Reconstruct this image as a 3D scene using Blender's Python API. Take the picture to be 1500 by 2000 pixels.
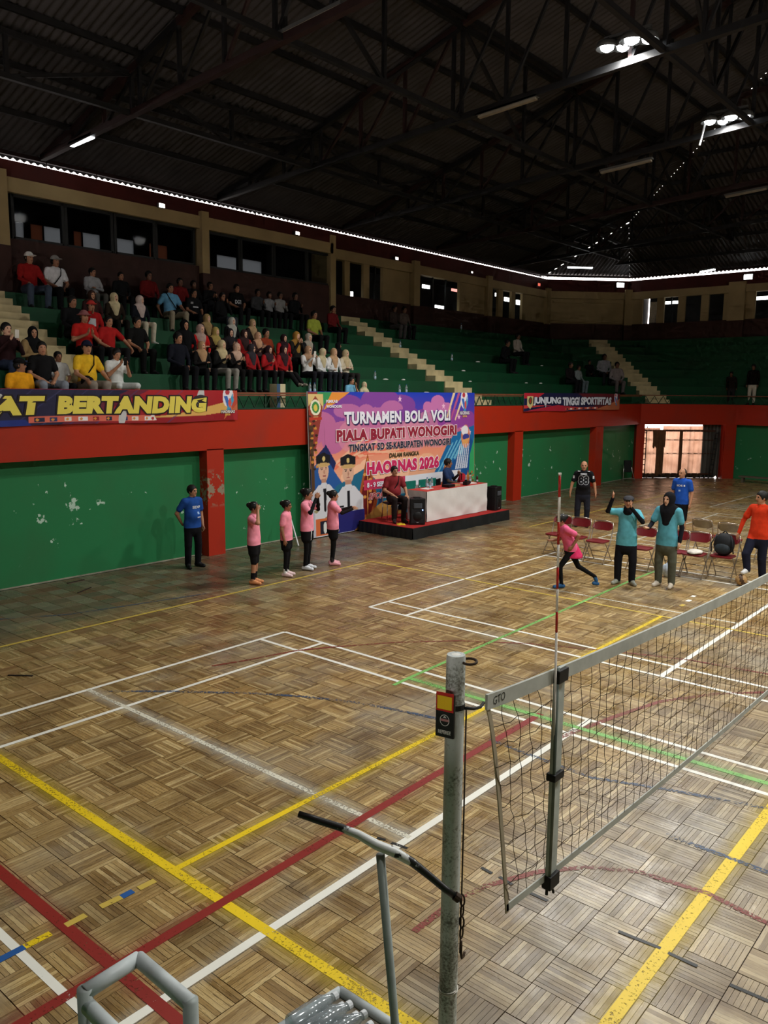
import bpy, bmesh, math, random
import numpy as np
from mathutils import Vector, Matrix, Quaternion
from mathutils.bvhtree import BVHTree

scene = bpy.context.scene
COL = scene.collection
for _o in list(bpy.data.objects):
    bpy.data.objects.remove(_o, do_unlink=True)
random.seed(7)
R = math.radians

# ------------------------------------------------------------------ camera
CAM = np.array([8.33725, -7.66457, 3.42818])
YAW, PITCH, ROLL, FPX = R(130.3029), R(-8.49991), R(-0.57519), 1587.053
_f = np.array([math.cos(YAW)*math.cos(PITCH), math.sin(YAW)*math.cos(PITCH), math.sin(PITCH)])
_r = np.array([math.sin(YAW), -math.cos(YAW), 0.0])
_d = np.cross(_f, _r)
_right = math.cos(ROLL)*_r + math.sin(ROLL)*_d
_down = -math.sin(ROLL)*_r + math.cos(ROLL)*_d
cam_data = bpy.data.cameras.new('camera')
cam_data.sensor_fit = 'VERTICAL'
cam_data.sensor_height = 36.0
cam_data.lens = 36.0*FPX/2000.0
cam_data.clip_start, cam_data.clip_end = 0.05, 300
cam = bpy.data.objects.new('camera', cam_data)
COL.objects.link(cam)
cam.matrix_world = Matrix(((_right[0], -_down[0], -_f[0], CAM[0]), (_right[1], -_down[1], -_f[1], CAM[1]),
                           (_right[2], -_down[2], -_f[2], CAM[2]), (0, 0, 0, 1)))
scene.camera = cam

# ------------------------------------------------------------------ daylight outside and exposure
world = bpy.data.worlds.new('world')
scene.world = world
world.use_nodes = True
world.node_tree.nodes['Background'].inputs[0].default_value = (1.0, 0.90, 0.86, 1)
world.node_tree.nodes['Background'].inputs[1].default_value = 7.0
vs = scene.view_settings
vs.view_transform, vs.look, vs.exposure, vs.gamma = 'Standard', 'None', 0.0, 1.0
vs.use_curve_mapping = False
scene.display_settings.display_device = 'sRGB'
cy = scene.cycles
cy.use_denoising = True
cy.max_bounces, cy.diffuse_bounces, cy.glossy_bounces, cy.transmission_bounces = 4, 3, 2, 3
cy.use_adaptive_sampling, cy.adaptive_threshold, cy.adaptive_min_samples = True, 0.03, 8
cy.transparent_max_bounces = 12
cy.use_light_tree = False
cy.sample_clamp_indirect = 2.0
cy.caustics_reflective = cy.caustics_refractive = False
LAMP_WATTS = 1780.0          # light sent down by one lamp cluster

# ------------------------------------------------------------------ survey helpers (photo bearings to real places)
def _ray(px, py):
    return _right*((px-750)/FPX) + _down*((py-1000)/FPX) + _f
def at_axis(px, py, ax, val):
    d = _ray(px, py); return CAM + d*((val-CAM[ax])/d[ax])
def at_x(px, py, X): return at_axis(px, py, 0, X)
def at_y(px, py, Y): return at_axis(px, py, 1, Y)
def at_z(px, py, Z): return at_axis(px, py, 2, Z)
def at_plane(px, py, P, n):
    d = _ray(px, py); n = np.array(n, float)
    return CAM + d*(((np.array(P)-CAM)@n)/(d@n))
def pix(P):
    v = np.asarray(P, float)-CAM
    w = v@_f
    return 750+FPX*(v@_right)/w, 1000+FPX*(v@_down)/w, w

# ------------------------------------------------------------------ colour and material helpers
def lin(c):
    c = c/255.0
    return c/12.92 if c <= 0.04045 else ((c+0.055)/1.055)**2.4
def rgb(r, g, b): return (lin(r), lin(g), lin(b))
MATS = {}
def mat(name, col, rough=0.6, var=0.12, scale=6.0, metal=0.0, bump=0.0, spec=0.3, emit=None, estr=0.0, trans=0.0):
    if name in MATS: return MATS[name]
    m = bpy.data.materials.new(name); m.use_nodes = True
    nt = m.node_tree; N = nt.nodes; L = nt.links
    b = N['Principled BSDF']
    b.inputs['Roughness'].default_value = rough
    b.inputs['Metallic'].default_value = metal
    b.inputs['Specular IOR Level'].default_value = spec
    if trans: b.inputs['Transmission Weight'].default_value = trans
    if var > 0:
        tc = N.new('ShaderNodeTexCoord')
        nz = N.new('ShaderNodeTexNoise'); nz.inputs['Scale'].default_value = scale; nz.inputs['Detail'].default_value = 4
        L.new(tc.outputs['Object'], nz.inputs['Vector'])
        rp = N.new('ShaderNodeValToRGB')
        rp.color_ramp.elements[0].position, rp.color_ramp.elements[1].position = 0.3, 0.7
        rp.color_ramp.elements[0].color = (*[max(0, c*(1-var)) for c in col], 1)
        rp.color_ramp.elements[1].color = (*[min(1, c*(1+var)) for c in col], 1)
        L.new(nz.outputs['Fac'], rp.inputs['Fac']); L.new(rp.outputs['Color'], b.inputs['Base Color'])
        if bump:
            bp = N.new('ShaderNodeBump'); bp.inputs['Strength'].default_value = bump; bp.inputs['Distance'].default_value = 0.01
            L.new(nz.outputs['Fac'], bp.inputs['Height']); L.new(bp.outputs['Normal'], b.inputs['Normal'])
    else:
        b.inputs['Base Color'].default_value = (*col, 1)
    if emit:
        b.inputs['Emission Color'].default_value = (*emit, 1); b.inputs['Emission Strength'].default_value = estr
        try: m.cycles.emission_sampling = 'NONE'
        except Exception: pass
    MATS[name] = m
    return m
def fabric(r, g, b, name=None):
    return mat(name or 'fabric_%d_%d_%d' % (r, g, b), rgb(r, g, b), 0.9, 0.14, 14, bump=0.25, spec=0.15)
def vcol_mat(name, rough=0.6, spec=0.3):
    if name in MATS: return MATS[name]
    m = bpy.data.materials.new(name); m.use_nodes = True
    N = m.node_tree.nodes; L = m.node_tree.links; b = N['Principled BSDF']
    a = N.new('ShaderNodeAttribute'); a.attribute_name = 'print'
    L.new(a.outputs['Color'], b.inputs['Base Color'])
    b.inputs['Roughness'].default_value = rough; b.inputs['Specular IOR Level'].default_value = spec
    MATS[name] = m
    return m
def peel_mat(name, col, chips, amount, cscale=5.0, rough=0.55, zlo=-9, zhi=99, dirt=(0.05, 0.05, 0.04), dirt_amt=0.25):
    """painted plaster with chipped patches of another colour between heights zlo and zhi"""
    if name in MATS: return MATS[name]
    m = bpy.data.materials.new(name); m.use_nodes = True
    nt = m.node_tree; N = nt.nodes; L = nt.links; b = N['Principled BSDF']
    b.inputs['Roughness'].default_value = rough; b.inputs['Specular IOR Level'].default_value = 0.25
    g = N.new('ShaderNodeNewGeometry')
    n1 = N.new('ShaderNodeTexNoise'); n1.inputs['Scale'].default_value = cscale; n1.inputs['Detail'].default_value = 6; n1.inputs['Roughness'].default_value = 0.65
    L.new(g.outputs['Position'], n1.inputs['Vector'])
    r1 = N.new('ShaderNodeValToRGB'); r1.color_ramp.elements[0].position = amount; r1.color_ramp.elements[1].position = amount+0.012
    L.new(n1.outputs['Fac'], r1.inputs['Fac'])
    sx = N.new('ShaderNodeSeparateXYZ'); L.new(g.outputs['Position'], sx.inputs[0])
    lo = N.new('ShaderNodeMapRange'); lo.inputs['From Min'].default_value = zlo; lo.inputs['From Max'].default_value = zlo+0.15
    hi = N.new('ShaderNodeMapRange'); hi.inputs['From Min'].default_value = zhi; hi.inputs['From Max'].default_value = zhi+0.2
    hi.inputs['To Min'].default_value = 1; hi.inputs['To Max'].default_value = 0
    L.new(sx.outputs['Z'], lo.inputs['Value']); L.new(sx.outputs['Z'], hi.inputs['Value'])
    m1 = N.new('ShaderNodeMath'); m1.operation = 'MULTIPLY'; L.new(lo.outputs[0], m1.inputs[0]); L.new(hi.outputs[0], m1.inputs[1])
    m2 = N.new('ShaderNodeMath'); m2.operation = 'MULTIPLY'; L.new(m1.outputs[0], m2.inputs[0]); L.new(r1.outputs['Color'], m2.inputs[1])
    n2 = N.new('ShaderNodeTexNoise'); n2.inputs['Scale'].default_value = 0.9; n2.inputs['Detail'].default_value = 5
    L.new(g.outputs['Position'], n2.inputs['Vector'])
    r2 = N.new('ShaderNodeValToRGB'); r2.color_ramp.elements[0].position = 0.48; r2.color_ramp.elements[1].position = 0.75
    r2.color_ramp.elements[1].color = (dirt_amt,)*3+(1,)
    L.new(n2.outputs['Fac'], r2.inputs['Fac'])
    mx0 = N.new('ShaderNodeMix'); mx0.data_type = 'RGBA'
    mx0.inputs['A'].default_value = (*col, 1); mx0.inputs['B'].default_value = (*dirt, 1)
    L.new(r2.outputs['Color'], mx0.inputs['Factor'])
    mx = N.new('ShaderNodeMix'); mx.data_type = 'RGBA'
    L.new(m2.outputs[0], mx.inputs['Factor']); L.new(mx0.outputs['Result'], mx.inputs['A']); mx.inputs['B'].default_value = (*chips, 1)
    L.new(mx.outputs['Result'], b.inputs['Base Color'])
    bp = N.new('ShaderNodeBump'); bp.inputs['Strength'].default_value = 0.3; bp.inputs['Distance'].default_value = 0.004; bp.invert = True
    L.new(m2.outputs[0], bp.inputs['Height']); L.new(bp.outputs['Normal'], b.inputs['Normal'])
    MATS[name] = m
    return m

# ------------------------------------------------------------------ mesh helpers
def tag(o, label=None, cat=None, group=None, kind=None):
    if label: o['label'] = label
    if cat: o['category'] = cat
    if group: o['group'] = group
    if kind: o['kind'] = kind
    return o
def empty(name, loc=(0, 0, 0), rz=0.0):
    o = bpy.data.objects.new(name, None); COL.objects.link(o)
    o.location = loc; o.rotation_euler = (0, 0, rz); o.empty_display_size = 0.1
    return o
def thing(name, label, cat, loc=(0, 0, 0), rz=0.0, group=None):
    return tag(empty(name, loc, rz), label, cat, group)
class MB:
    """collects vertices and faces of one mesh"""
    def __init__(self): self.v = []; self.f = []
    def add(self, vs_, fs):
        k = len(self.v); self.v += [tuple(p) for p in vs_]; self.f += [tuple(i+k for i in f) for f in fs]; return self
    def box(self, lo, hi):
        x0, y0, z0 = lo; x1, y1, z1 = hi
        return self.add([(x0, y0, z0), (x1, y0, z0), (x1, y1, z0), (x0, y1, z0), (x0, y0, z1), (x1, y0, z1), (x1, y1, z1), (x0, y1, z1)],
                        [(0, 3, 2, 1), (4, 5, 6, 7), (0, 1, 5, 4), (1, 2, 6, 5), (2, 3, 7, 6), (3, 0, 4, 7)])
    def bar(self, a, b, w, h=None, up=(0, 0, 1)):
        a, b = Vector(a), Vector(b); h = h or w
        d = (b-a).normalized(); u = Vector(up)
        if abs(d.dot(u)) > 0.98: u = Vector((1, 0, 0))
        s = d.cross(u).normalized()*w/2; t = s.cross(d).normalized()*h/2
        P = [a-s-t, a+s-t, a+s+t, a-s+t, b-s-t, b+s-t, b+s+t, b-s+t]
        return self.add(P, [(0, 1, 2, 3), (7, 6, 5, 4), (0, 4, 5, 1), (1, 5, 6, 2), (2, 6, 7, 3), (3, 7, 4, 0)])
    def tube(self, pts, r, n=10, caps=True):
        pts = [Vector(p) for p in pts]; rs = r if hasattr(r, '__len__') else [r]*len(pts)
        k0 = len(self.v); ref = None
        for i, p in enumerate(pts):
            d = (pts[min(i+1, len(pts)-1)]-pts[max(i-1, 0)]).normalized()
            if ref is None: ref = d.orthogonal().normalized()
            ref = (ref-d*ref.dot(d)).normalized(); b2 = d.cross(ref)
            for j in range(n):
                a = 2*math.pi*j/n
                self.v.append(tuple(p+(ref*math.cos(a)+b2*math.sin(a))*rs[i]))
        for i in range(len(pts)-1):
            for j in range(n):
                a = k0+i*n+j; b = k0+i*n+(j+1) % n
                self.f.append((a, b, b+n, a+n))
        if caps:
            self.f.append(tuple(k0+j for j in reversed(range(n))))
            self.f.append(tuple(k0+(len(pts)-1)*n+j for j in range(n)))
        return self
    def lathe(self, prof, c=(0, 0, 0), n=14, axis=None):
        """profile of (radius, height) turned about the vertical"""
        k0 = len(self.v); c = Vector(c)
        q = Vector((0, 0, 1)).rotation_difference(Vector(axis)) if axis else None
        for r, h in prof:
            for j in range(n):
                a = 2*math.pi*j/n; p = Vector((r*math.cos(a), r*math.sin(a), h))
                if q: p = q @ p
                self.v.append(tuple(p+c))
        for i in range(len(prof)-1):
            for j in range(n):
                a = k0+i*n+j; b = k0+i*n+(j+1) % n
                self.f.append((a, b, b+n, a+n))
        self.f.append(tuple(k0+j for j in reversed(range(n))))
        self.f.append(tuple(k0+(len(prof)-1)*n+j for j in range(n)))
        return self
    def prism(self, poly, z0, z1):
        n = len(poly)
        return self.add([(x, y, z0) for x, y in poly]+[(x, y, z1) for x, y in poly],
                        [tuple(reversed(range(n))), tuple(range(n, 2*n))]+[(i, (i+1) % n, (i+1) % n+n, i+n) for i in range(n)])
    def build(self, name, m, parent=None, smooth=False, bevel=0.0):
        me = bpy.data.meshes.new(name); me.from_pydata(self.v, [], self.f); me.update()
        if bevel:
            bm = bmesh.new(); bm.from_mesh(me)
            bmesh.ops.bevel(bm, geom=bm.edges[:], offset=bevel, segments=2, affect='EDGES', profile=0.6)
            bm.to_mesh(me); bm.free()
        if smooth: me.polygons.foreach_set('use_smooth', [True]*len(me.polygons))
        for mm in (m if isinstance(m, (list, tuple)) else [m]): me.materials.append(mm)
        o = bpy.data.objects.new(name, me); COL.objects.link(o)
        if parent: o.parent = parent
        return o
def copy_tree(o, parent=None):
    c = o.copy(); COL.objects.link(c)
    if parent is not None: c.parent = parent
    for ch in list(o.children): copy_tree(ch, c)
    return c
def smooth_by_angle(o, ang=35):
    me = o.data
    me.polygons.foreach_set('use_smooth', [True]*len(me.polygons))
    try: me.set_sharp_from_angle(angle=R(ang))
    except Exception: pass
    return o
def text_mesh(s, size=1.0, bold=0.0, shear=0.0, spacing=1.0):
    """flat lettering as (vertices, faces, width); lies in XY, baseline y=0"""
    cu = bpy.data.curves.new('lettering', 'FONT')
    cu.body = s; cu.size = size; cu.offset = bold; cu.shear = shear; cu.space_character = spacing
    cu.resolution_u = 3; cu.fill_mode = 'FRONT'
    ob = bpy.data.objects.new('lettering', cu); COL.objects.link(ob)
    dg = bpy.context.evaluated_depsgraph_get()
    me = bpy.data.meshes.new_from_object(ob.evaluated_get(dg))
    V = np.array([v.co[:2] for v in me.vertices]) if len(me.vertices) else np.zeros((0, 2))
    F = [tuple(p.vertices) for p in me.polygons]
    bpy.data.objects.remove(ob, do_unlink=True); bpy.data.curves.remove(cu); bpy.data.meshes.remove(me)
    return V, F
def fit_text(s, x0, x1, y0, y1, bold=0.0, shear=0.0, spacing=1.0, grow=0.0):
    """lettering scaled to fill the rectangle x0..x1, y0..y1; grow widens the strokes outward"""
    V, F = text_mesh(s, 1.0, bold, shear, spacing)
    lo, hi = V.min(0), V.max(0)
    sc = np.array([(x1-x0), (y1-y0)])/(hi-lo)
    if grow:
        V, F = text_mesh(s, 1.0, bold+grow, shear, spacing)
    V = (V-lo)*sc+np.array([x0, y0])
    return V, F

# ================================================================== FLOOR
TILE, TX0, TY0 = 0.295, 0.038, 0.036
def parquet_material():
    m = bpy.data.materials.new('worn_parquet'); m.use_nodes = True
    nt = m.node_tree; N = nt.nodes; L = nt.links; b = N['Principled BSDF']
    def math_(op, a, c=None, v=None):
        n = N.new('ShaderNodeMath'); n.operation = op
        for i, q in enumerate((a, c)):
            if q is None: continue
            if isinstance(q, (int, float)): n.inputs[i].default_value = q
            else: L.new(q, n.inputs[i])
        return n.outputs[0]
    def ramp(fac, stops):
        r = N.new('ShaderNodeValToRGB'); e = r.color_ramp.elements
        while len(e) < len(stops): e.new(0.5)
        for i, (p, c) in enumerate(stops):
            e[i].position = p; e[i].color = (*c, 1) if len(c) == 3 else c
        L.new(fac, r.inputs['Fac']); return r.outputs['Color']
    def mix(f, a, c, mode='MIX'):
        n = N.new('ShaderNodeMix'); n.data_type = 'RGBA'; n.blend_type = mode
        for key, q in (('Factor', f), ('A', a), ('B', c)):
            if isinstance(q, (int, float)): n.inputs[key].default_value = q
            elif isinstance(q, tuple): n.inputs[key].default_value = (*q, 1)
            else: L.new(q, n.inputs[key])
        return n.outputs['Result']
    def noise(vec, scale, detail=3, rough=0.5):
        n = N.new('ShaderNodeTexNoise'); n.inputs['Scale'].default_value = scale; n.inputs['Detail'].default_value = detail
        n.inputs['Roughness'].default_value = rough; L.new(vec, n.inputs['Vector']); return n.outputs['Fac']
    g = N.new('ShaderNodeNewGeometry'); pos = g.outputs['Position']
    s = N.new('ShaderNodeSeparateXYZ'); L.new(pos, s.inputs[0])
    u = math_('DIVIDE', math_('SUBTRACT', s.outputs['X'], TX0), TILE)
    v = math_('DIVIDE', math_('SUBTRACT', s.outputs['Y'], TY0), TILE)
    cu, cv = math_('FLOOR', u), math_('FLOOR', v)
    fu, fv = math_('SUBTRACT', u, cu), math_('SUBTRACT', v, cv)
    par = math_('FLOORED_MODULO', math_('ADD', cu, cv), 2.0)           # 0 or 1: which way the strips run
    inv = math_('SUBTRACT', 1.0, par)
    across = math_('ADD', math_('MULTIPLY', fu, par), math_('MULTIPLY', fv, inv))
    along = math_('ADD', math_('MULTIPLY', fv, par), math_('MULTIPLY', fu, inv))
    sc = math_('MULTIPLY', across, 9.0); si = math_('FLOOR', sc); sf = math_('SUBTRACT', sc, si)
    cell = N.new('ShaderNodeCombineXYZ'); L.new(cu, cell.inputs[0]); L.new(cv, cell.inputs[1])
    wt = N.new('ShaderNodeTexWhiteNoise'); wt.noise_dimensions = '3D'; L.new(cell.outputs[0], wt.inputs['Vector'])
    cell2 = N.new('ShaderNodeCombineXYZ'); L.new(cu, cell2.inputs[0]); L.new(cv, cell2.inputs[1])
    L.new(math_('ADD', si, 3.3), cell2.inputs[2])
    ws = N.new('ShaderNodeTexWhiteNoise'); ws.noise_dimensions = '3D'; L.new(cell2.outputs[0], ws.inputs['Vector'])
    # grain drawn out along each strip
    gv = N.new('ShaderNodeCombineXYZ'); L.new(math_('MULTIPLY', along, 2.2), gv.inputs[0]); L.new(math_('MULTIPLY', across, 34.0), gv.inputs[1])
    L.new(math_('ADD', math_('MULTIPLY', wt.outputs['Value'], 57.0), math_('MULTIPLY', si, 1.7)), gv.inputs[2])
    grain = noise(gv.outputs[0], 1.6, 4, 0.65)
    base = ramp(ws.outputs['Value'], [(0.0, rgb(124, 98, 58)), (0.3, rgb(150, 122, 76)), (0.75, rgb(168, 141, 92)), (1.0, rgb(196, 172, 122))])
    tilec = ramp(wt.outputs['Value'], [(0.0, (0.78, 0.77, 0.76)), (0.5, (0.98, 0.97, 0.96)), (1.0, (1.15, 1.14, 1.12))])
    c = mix(1.0, base, tilec, 'MULTIPLY')
    gr = ramp(grain, [(0.30, (0.58, 0.54, 0.5)), (0.5, (1.0, 1.0, 1.0)), (0.75, (1.25, 1.24, 1.2))])
    c = mix(0.85, c, gr, 'MULTIPLY')
    # short dark cracks and pale splinters along the grain
    kv = N.new('ShaderNodeCombineXYZ'); L.new(math_('MULTIPLY', along, 3.4), kv.inputs[0]); L.new(math_('MULTIPLY', across, 62.0), kv.inputs[1])
    L.new(math_('ADD', math_('MULTIPLY', wt.outputs['Value'], 91.0), 7.0), kv.inputs[2])
    crack = noise(kv.outputs[0], 1.0, 2, 0.5)
    c = mix(ramp(crack, [(0.33, (0.75, 0.75, 0.75)), (0.37, (0, 0, 0))]), c, rgb(62, 44, 26), 'MIX')
    c = mix(ramp(crack, [(0.64, (0, 0, 0)), (0.69, (0.55, 0.55, 0.55))]), c, rgb(206, 186, 142), 'MIX')
    # worn grey, dark and reddish stained areas with their own shapes
    big = noise(pos, 0.42, 4, 0.6)
    c = mix(ramp(big, [(0.52, (0, 0, 0)), (0.68, (0.55, 0.55, 0.55))]), c, rgb(150, 146, 134), 'MIX')
    wx = N.new('ShaderNodeMapRange'); wx.inputs['From Min'].default_value = 4.6; wx.inputs['From Max'].default_value = 6.6
    L.new(math_('ADD', s.outputs['X'], math_('MULTIPLY', math_('SUBTRACT', noise(pos, 0.9, 5, 0.65), 0.5), 5.0)), wx.inputs['Value'])
    c = mix(math_('MULTIPLY', wx.outputs[0], 0.5), c, mix(ws.outputs['Value'], rgb(122, 114, 98), rgb(178, 170, 152)), 'MIX')
    mid = noise(pos, 1.3, 5, 0.6)
    c = mix(ramp(mid, [(0.34, (0.5, 0.5, 0.5)), (0.50, (0, 0, 0))]), c, rgb(84, 60, 36), 'MIX')
    # the strip of old greenish grey floor along the grandstand wall and its reddish margin
    wob = math_('ADD', s.outputs['X'], math_('MULTIPLY', math_('SUBTRACT', noise(pos, 0.8, 5, 0.6), 0.5), 2.4))
    old = N.new('ShaderNodeMapRange'); old.inputs['From Min'].default_value = -2.1; old.inputs['From Max'].default_value = -3.0
    L.new(wob, old.inputs['Value'])
    c = mix(math_('MULTIPLY', old.outputs[0], 0.84), c, mix(wt.outputs['Value'], rgb(64, 68, 58), rgb(108, 106, 90)), 'MIX')
    redm = N.new('ShaderNodeMapRange'); redm.inputs['From Min'].default_value = 0.8; redm.inputs['From Max'].default_value = -1.6
    L.new(wob, redm.inputs['Value'])
    rn = ramp(noise(cell.outputs[0], 0.9, 2), [(0.42, (0, 0, 0)), (0.62, (0.6, 0.6, 0.6))])
    c = mix(math_('MULTIPLY', redm.outputs[0], rn), c, rgb(104, 62, 38), 'MIX')
    # joints between strips and tiles
    e1 = math_('LESS_THAN', math_('ABSOLUTE', math_('SUBTRACT', sf, 0.5)), 0.44)
    edge = math_('MULTIPLY', math_('LESS_THAN', math_('ABSOLUTE', math_('SUBTRACT', fu, 0.5)), 0.492), math_('LESS_THAN', math_('ABSOLUTE', math_('SUBTRACT', fv, 0.5)), 0.492))
    gapn = ramp(noise(gv.outputs[0], 0.9, 2), [(0.40, (0.5, 0.5, 0.5)), (0.55, (1, 1, 1))])
    strip = math_('MAXIMUM', e1, gapn)
    c = mix(math_('MULTIPLY', strip, edge), rgb(70, 51, 33), c, 'MIX')
    L.new(c, b.inputs['Base Color'])
    rg = N.new('ShaderNodeMapRange'); rg.inputs['To Min'].default_value = 0.15; rg.inputs['To Max'].default_value = 0.52
    L.new(noise(pos, 2.4, 5, 0.7), rg.inputs['Value']); rg.inputs['From Min'].default_value = 0.3; rg.inputs['From Max'].default_value = 0.7
    L.new(rg.outputs[0], b.inputs['Roughness'])
    b.inputs['Specular IOR Level'].default_value = 0.5
    bp = N.new('ShaderNodeBump'); bp.inputs['Strength'].default_value = 0.25; bp.inputs['Distance'].default_value = 0.003
    L.new(grain, bp.inputs['Height']); L.new(bp.outputs['Normal'], b.inputs['Normal'])
    return m
M_FLOOR = parquet_material()
HX0, HX1, HY0, HY1 = -5.6, 19.0, -8.4, 27.4
floor = MB().box((HX0, HY0, -0.12), (HX1, HY1, -0.012)).build('floor', M_FLOOR)
tag(floor, 'worn basketweave parquet hall floor crossed by coloured court lines', kind='structure')

def inside_lower(x, y):        # inside the lower walls
    return x > -5.3 and x < HX1 and y < 26.8 and (x-y) > -29.3
tiles = []
for i in range(int((HX0-TX0)/TILE), int((HX1-TX0)/TILE)+1):
    for j in range(int((HY0-TY0)/TILE), int((HY1-TY0)/TILE)+1):
        x, y = TX0+(i+0.5)*TILE, TY0+(j+0.5)*TILE
        if not inside_lower(x, y): continue
        px, py, w = pix((x, y, 0))
        if w < 0.8 or px < -260 or px > 1760 or py > 2320: continue
        tiles.append((w, i, j, px, py))
tiles.sort()
near = [t for t in tiles if 0 <= t[3] <= 1500 and t[4] <= 2000][:300]
near_set = {(t[1], t[2]) for t in near}
def strip_tile(along_x, seed):
    """one parquet square: nine strips with worn edges, a little uneven"""
    rnd = random.Random(seed); mb = MB(); h = TILE/2-0.0016
    w = 2*h/9
    for k in range(9):
        z = rnd.uniform(-0.0012, 0.0009); a0 = -h+k*w+0.0003; a1 = -h+(k+1)*w-0.0003; e = 0.0009
        pts = [(-h, a0, -0.012), (h, a0, -0.012), (h, a1, -0.012), (-h, a1, -0.012), (-h+e, a0+e, z), (h-e, a0+e, z), (h-e, a1-e, z), (-h+e, a1-e, z)]
        if not along_x: pts = [(-q[1], q[0], q[2]) for q in pts]
        mb.add(pts, [(4, 5, 6, 7), (0, 1, 5, 4), (1, 2, 6, 5), (2, 3, 7, 6), (3, 0, 4, 7)])
    me = bpy.data.meshes.new('parquet_tile'); me.from_pydata(mb.v, [], mb.f); me.materials.append(M_FLOOR)
    return me
TM = {(p, k): strip_tile(p == 0, 10*p+k) for p in (0, 1) for k in range(5)}
for w, i, j, px, py in near:
    o = bpy.data.objects.new('parquet_tile', TM[((i+j) % 2, (i*7+j*13) % 5)])
    COL.objects.link(o); o.parent = floor
    o.location = (TX0+(i+0.5)*TILE, TY0+(j+0.5)*TILE, 0)
mb = MB(); h = TILE/2-0.0015; rnd = random.Random(3)
for w, i, j, px, py in tiles:
    if (i, j) in near_set: continue
    x, y = TX0+(i+0.5)*TILE, TY0+(j+0.5)*TILE; z = rnd.uniform(-0.0015, 0.001); e = 0.003
    mb.add([(x-h, y-h, -0.012), (x+h, y-h, -0.012), (x+h, y+h, -0.012), (x-h, y+h, -0.012), (x-h+e, y-h+e, z), (x+h-e, y-h+e, z), (x+h-e, y+h-e, z), (x-h+e, y+h-e, z)],
           [(4, 5, 6, 7), (0, 1, 5, 4), (1, 2, 6, 5), (2, 3, 7, 6), (3, 0, 4, 7)])
tag(mb.build('parquet_tiles_beyond', M_FLOOR, floor), kind='stuff')

# ---- painted lines
def paint(name, col, wear=0.42, rough=0.45):
    m = bpy.data.materials.new(name); m.use_nodes = True
    nt = m.node_tree; N = nt.nodes; L = nt.links; b = N['Principled BSDF']
    b.inputs['Roughness'].default_value = rough
    g = N.new('ShaderNodeNewGeometry')
    n = N.new('ShaderNodeTexNoise'); n.inputs['Scale'].default_value = 44; n.inputs['Detail'].default_value = 6; n.inputs['Roughness'].default_value = 0.7
    n2 = N.new('ShaderNodeTexNoise'); n2.inputs['Scale'].default_value = 1.7; n2.inputs['Detail'].default_value = 3
    L.new(g.outputs['Position'], n.inputs['Vector']); L.new(g.outputs['Position'], n2.inputs['Vector'])
    a = N.new('ShaderNodeMath'); a.operation = 'MULTIPLY_ADD'; L.new(n2.outputs['Fac'], a.inputs[0]); a.inputs[1].default_value = 0.35
    L.new(n.outputs['Fac'], a.inputs[2])
    r = N.new('ShaderNodeValToRGB'); r.color_ramp.elements[0].position = wear+0.1; r.color_ramp.elements[1].position = wear+0.16
    L.new(a.outputs[0], r.inputs['Fac'])
    r3 = N.new('ShaderNodeValToRGB'); r3.color_ramp.elements[0].color = (*[q*0.72 for q in col], 1); r3.color_ramp.elements[1].color = (*[min(1, q*1.08) for q in col], 1)
    L.new(n2.outputs['Fac'], r3.inputs['Fac']); L.new(r3.outputs['Color'], b.inputs['Base Color'])
    L.new(r.outputs['Color'], b.inputs['Alpha'])
    return m
P_WHITE = paint('white_line_paint', rgb(246, 244, 232), 0.30)
P_WORN = paint('worn_white_line_paint', rgb(225, 220, 200), 0.50)
P_YEL = paint('yellow_line_paint', rgb(240, 205, 30), 0.455)
P_YELF = paint('faded_yellow_line_paint', rgb(206, 178, 80), 0.36)
P_RED = paint('red_line_paint', rgb(142, 40, 32), 0.40)
P_REDF = paint('faded_red_line_paint', rgb(132, 58, 46), 0.52)
P_GRN = paint('green_line_paint', rgb(130, 190, 100), 0.46)
P_BLU = paint('blue_line_paint', rgb(66, 84, 110), 0.55)
P_BLUB = paint('bright_blue_tape', rgb(40, 92, 160), 0.2)
P_BLK = paint('black_tape', rgb(22, 24, 20), 0.40)
line_z = [0.0016]
def line(pts, w, m, name='court_line', label=None):
    line_z[0] += 0.00003
    pts = [Vector((p[0], p[1], 0)) for p in pts]; mb = MB(); V = []
    for i, p in enumerate(pts):
        d = (pts[min(i+1, len(pts)-1)]-pts[max(i-1, 0)]).normalized(); s = Vector((-d.y, d.x, 0))*w/2
        V += [(p+s).to_tuple(), (p-s).to_tuple()]
    V = [(x, y, line_z[0]) for x, y, z in V]
    mb.add(V, [(2*i+1, 2*i+3, 2*i+2, 2*i) for i in range(len(pts)-1)])
    o = mb.build(name, m, floor)
    if label: o['label'] = label
    return o
BW = 0.055
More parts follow.
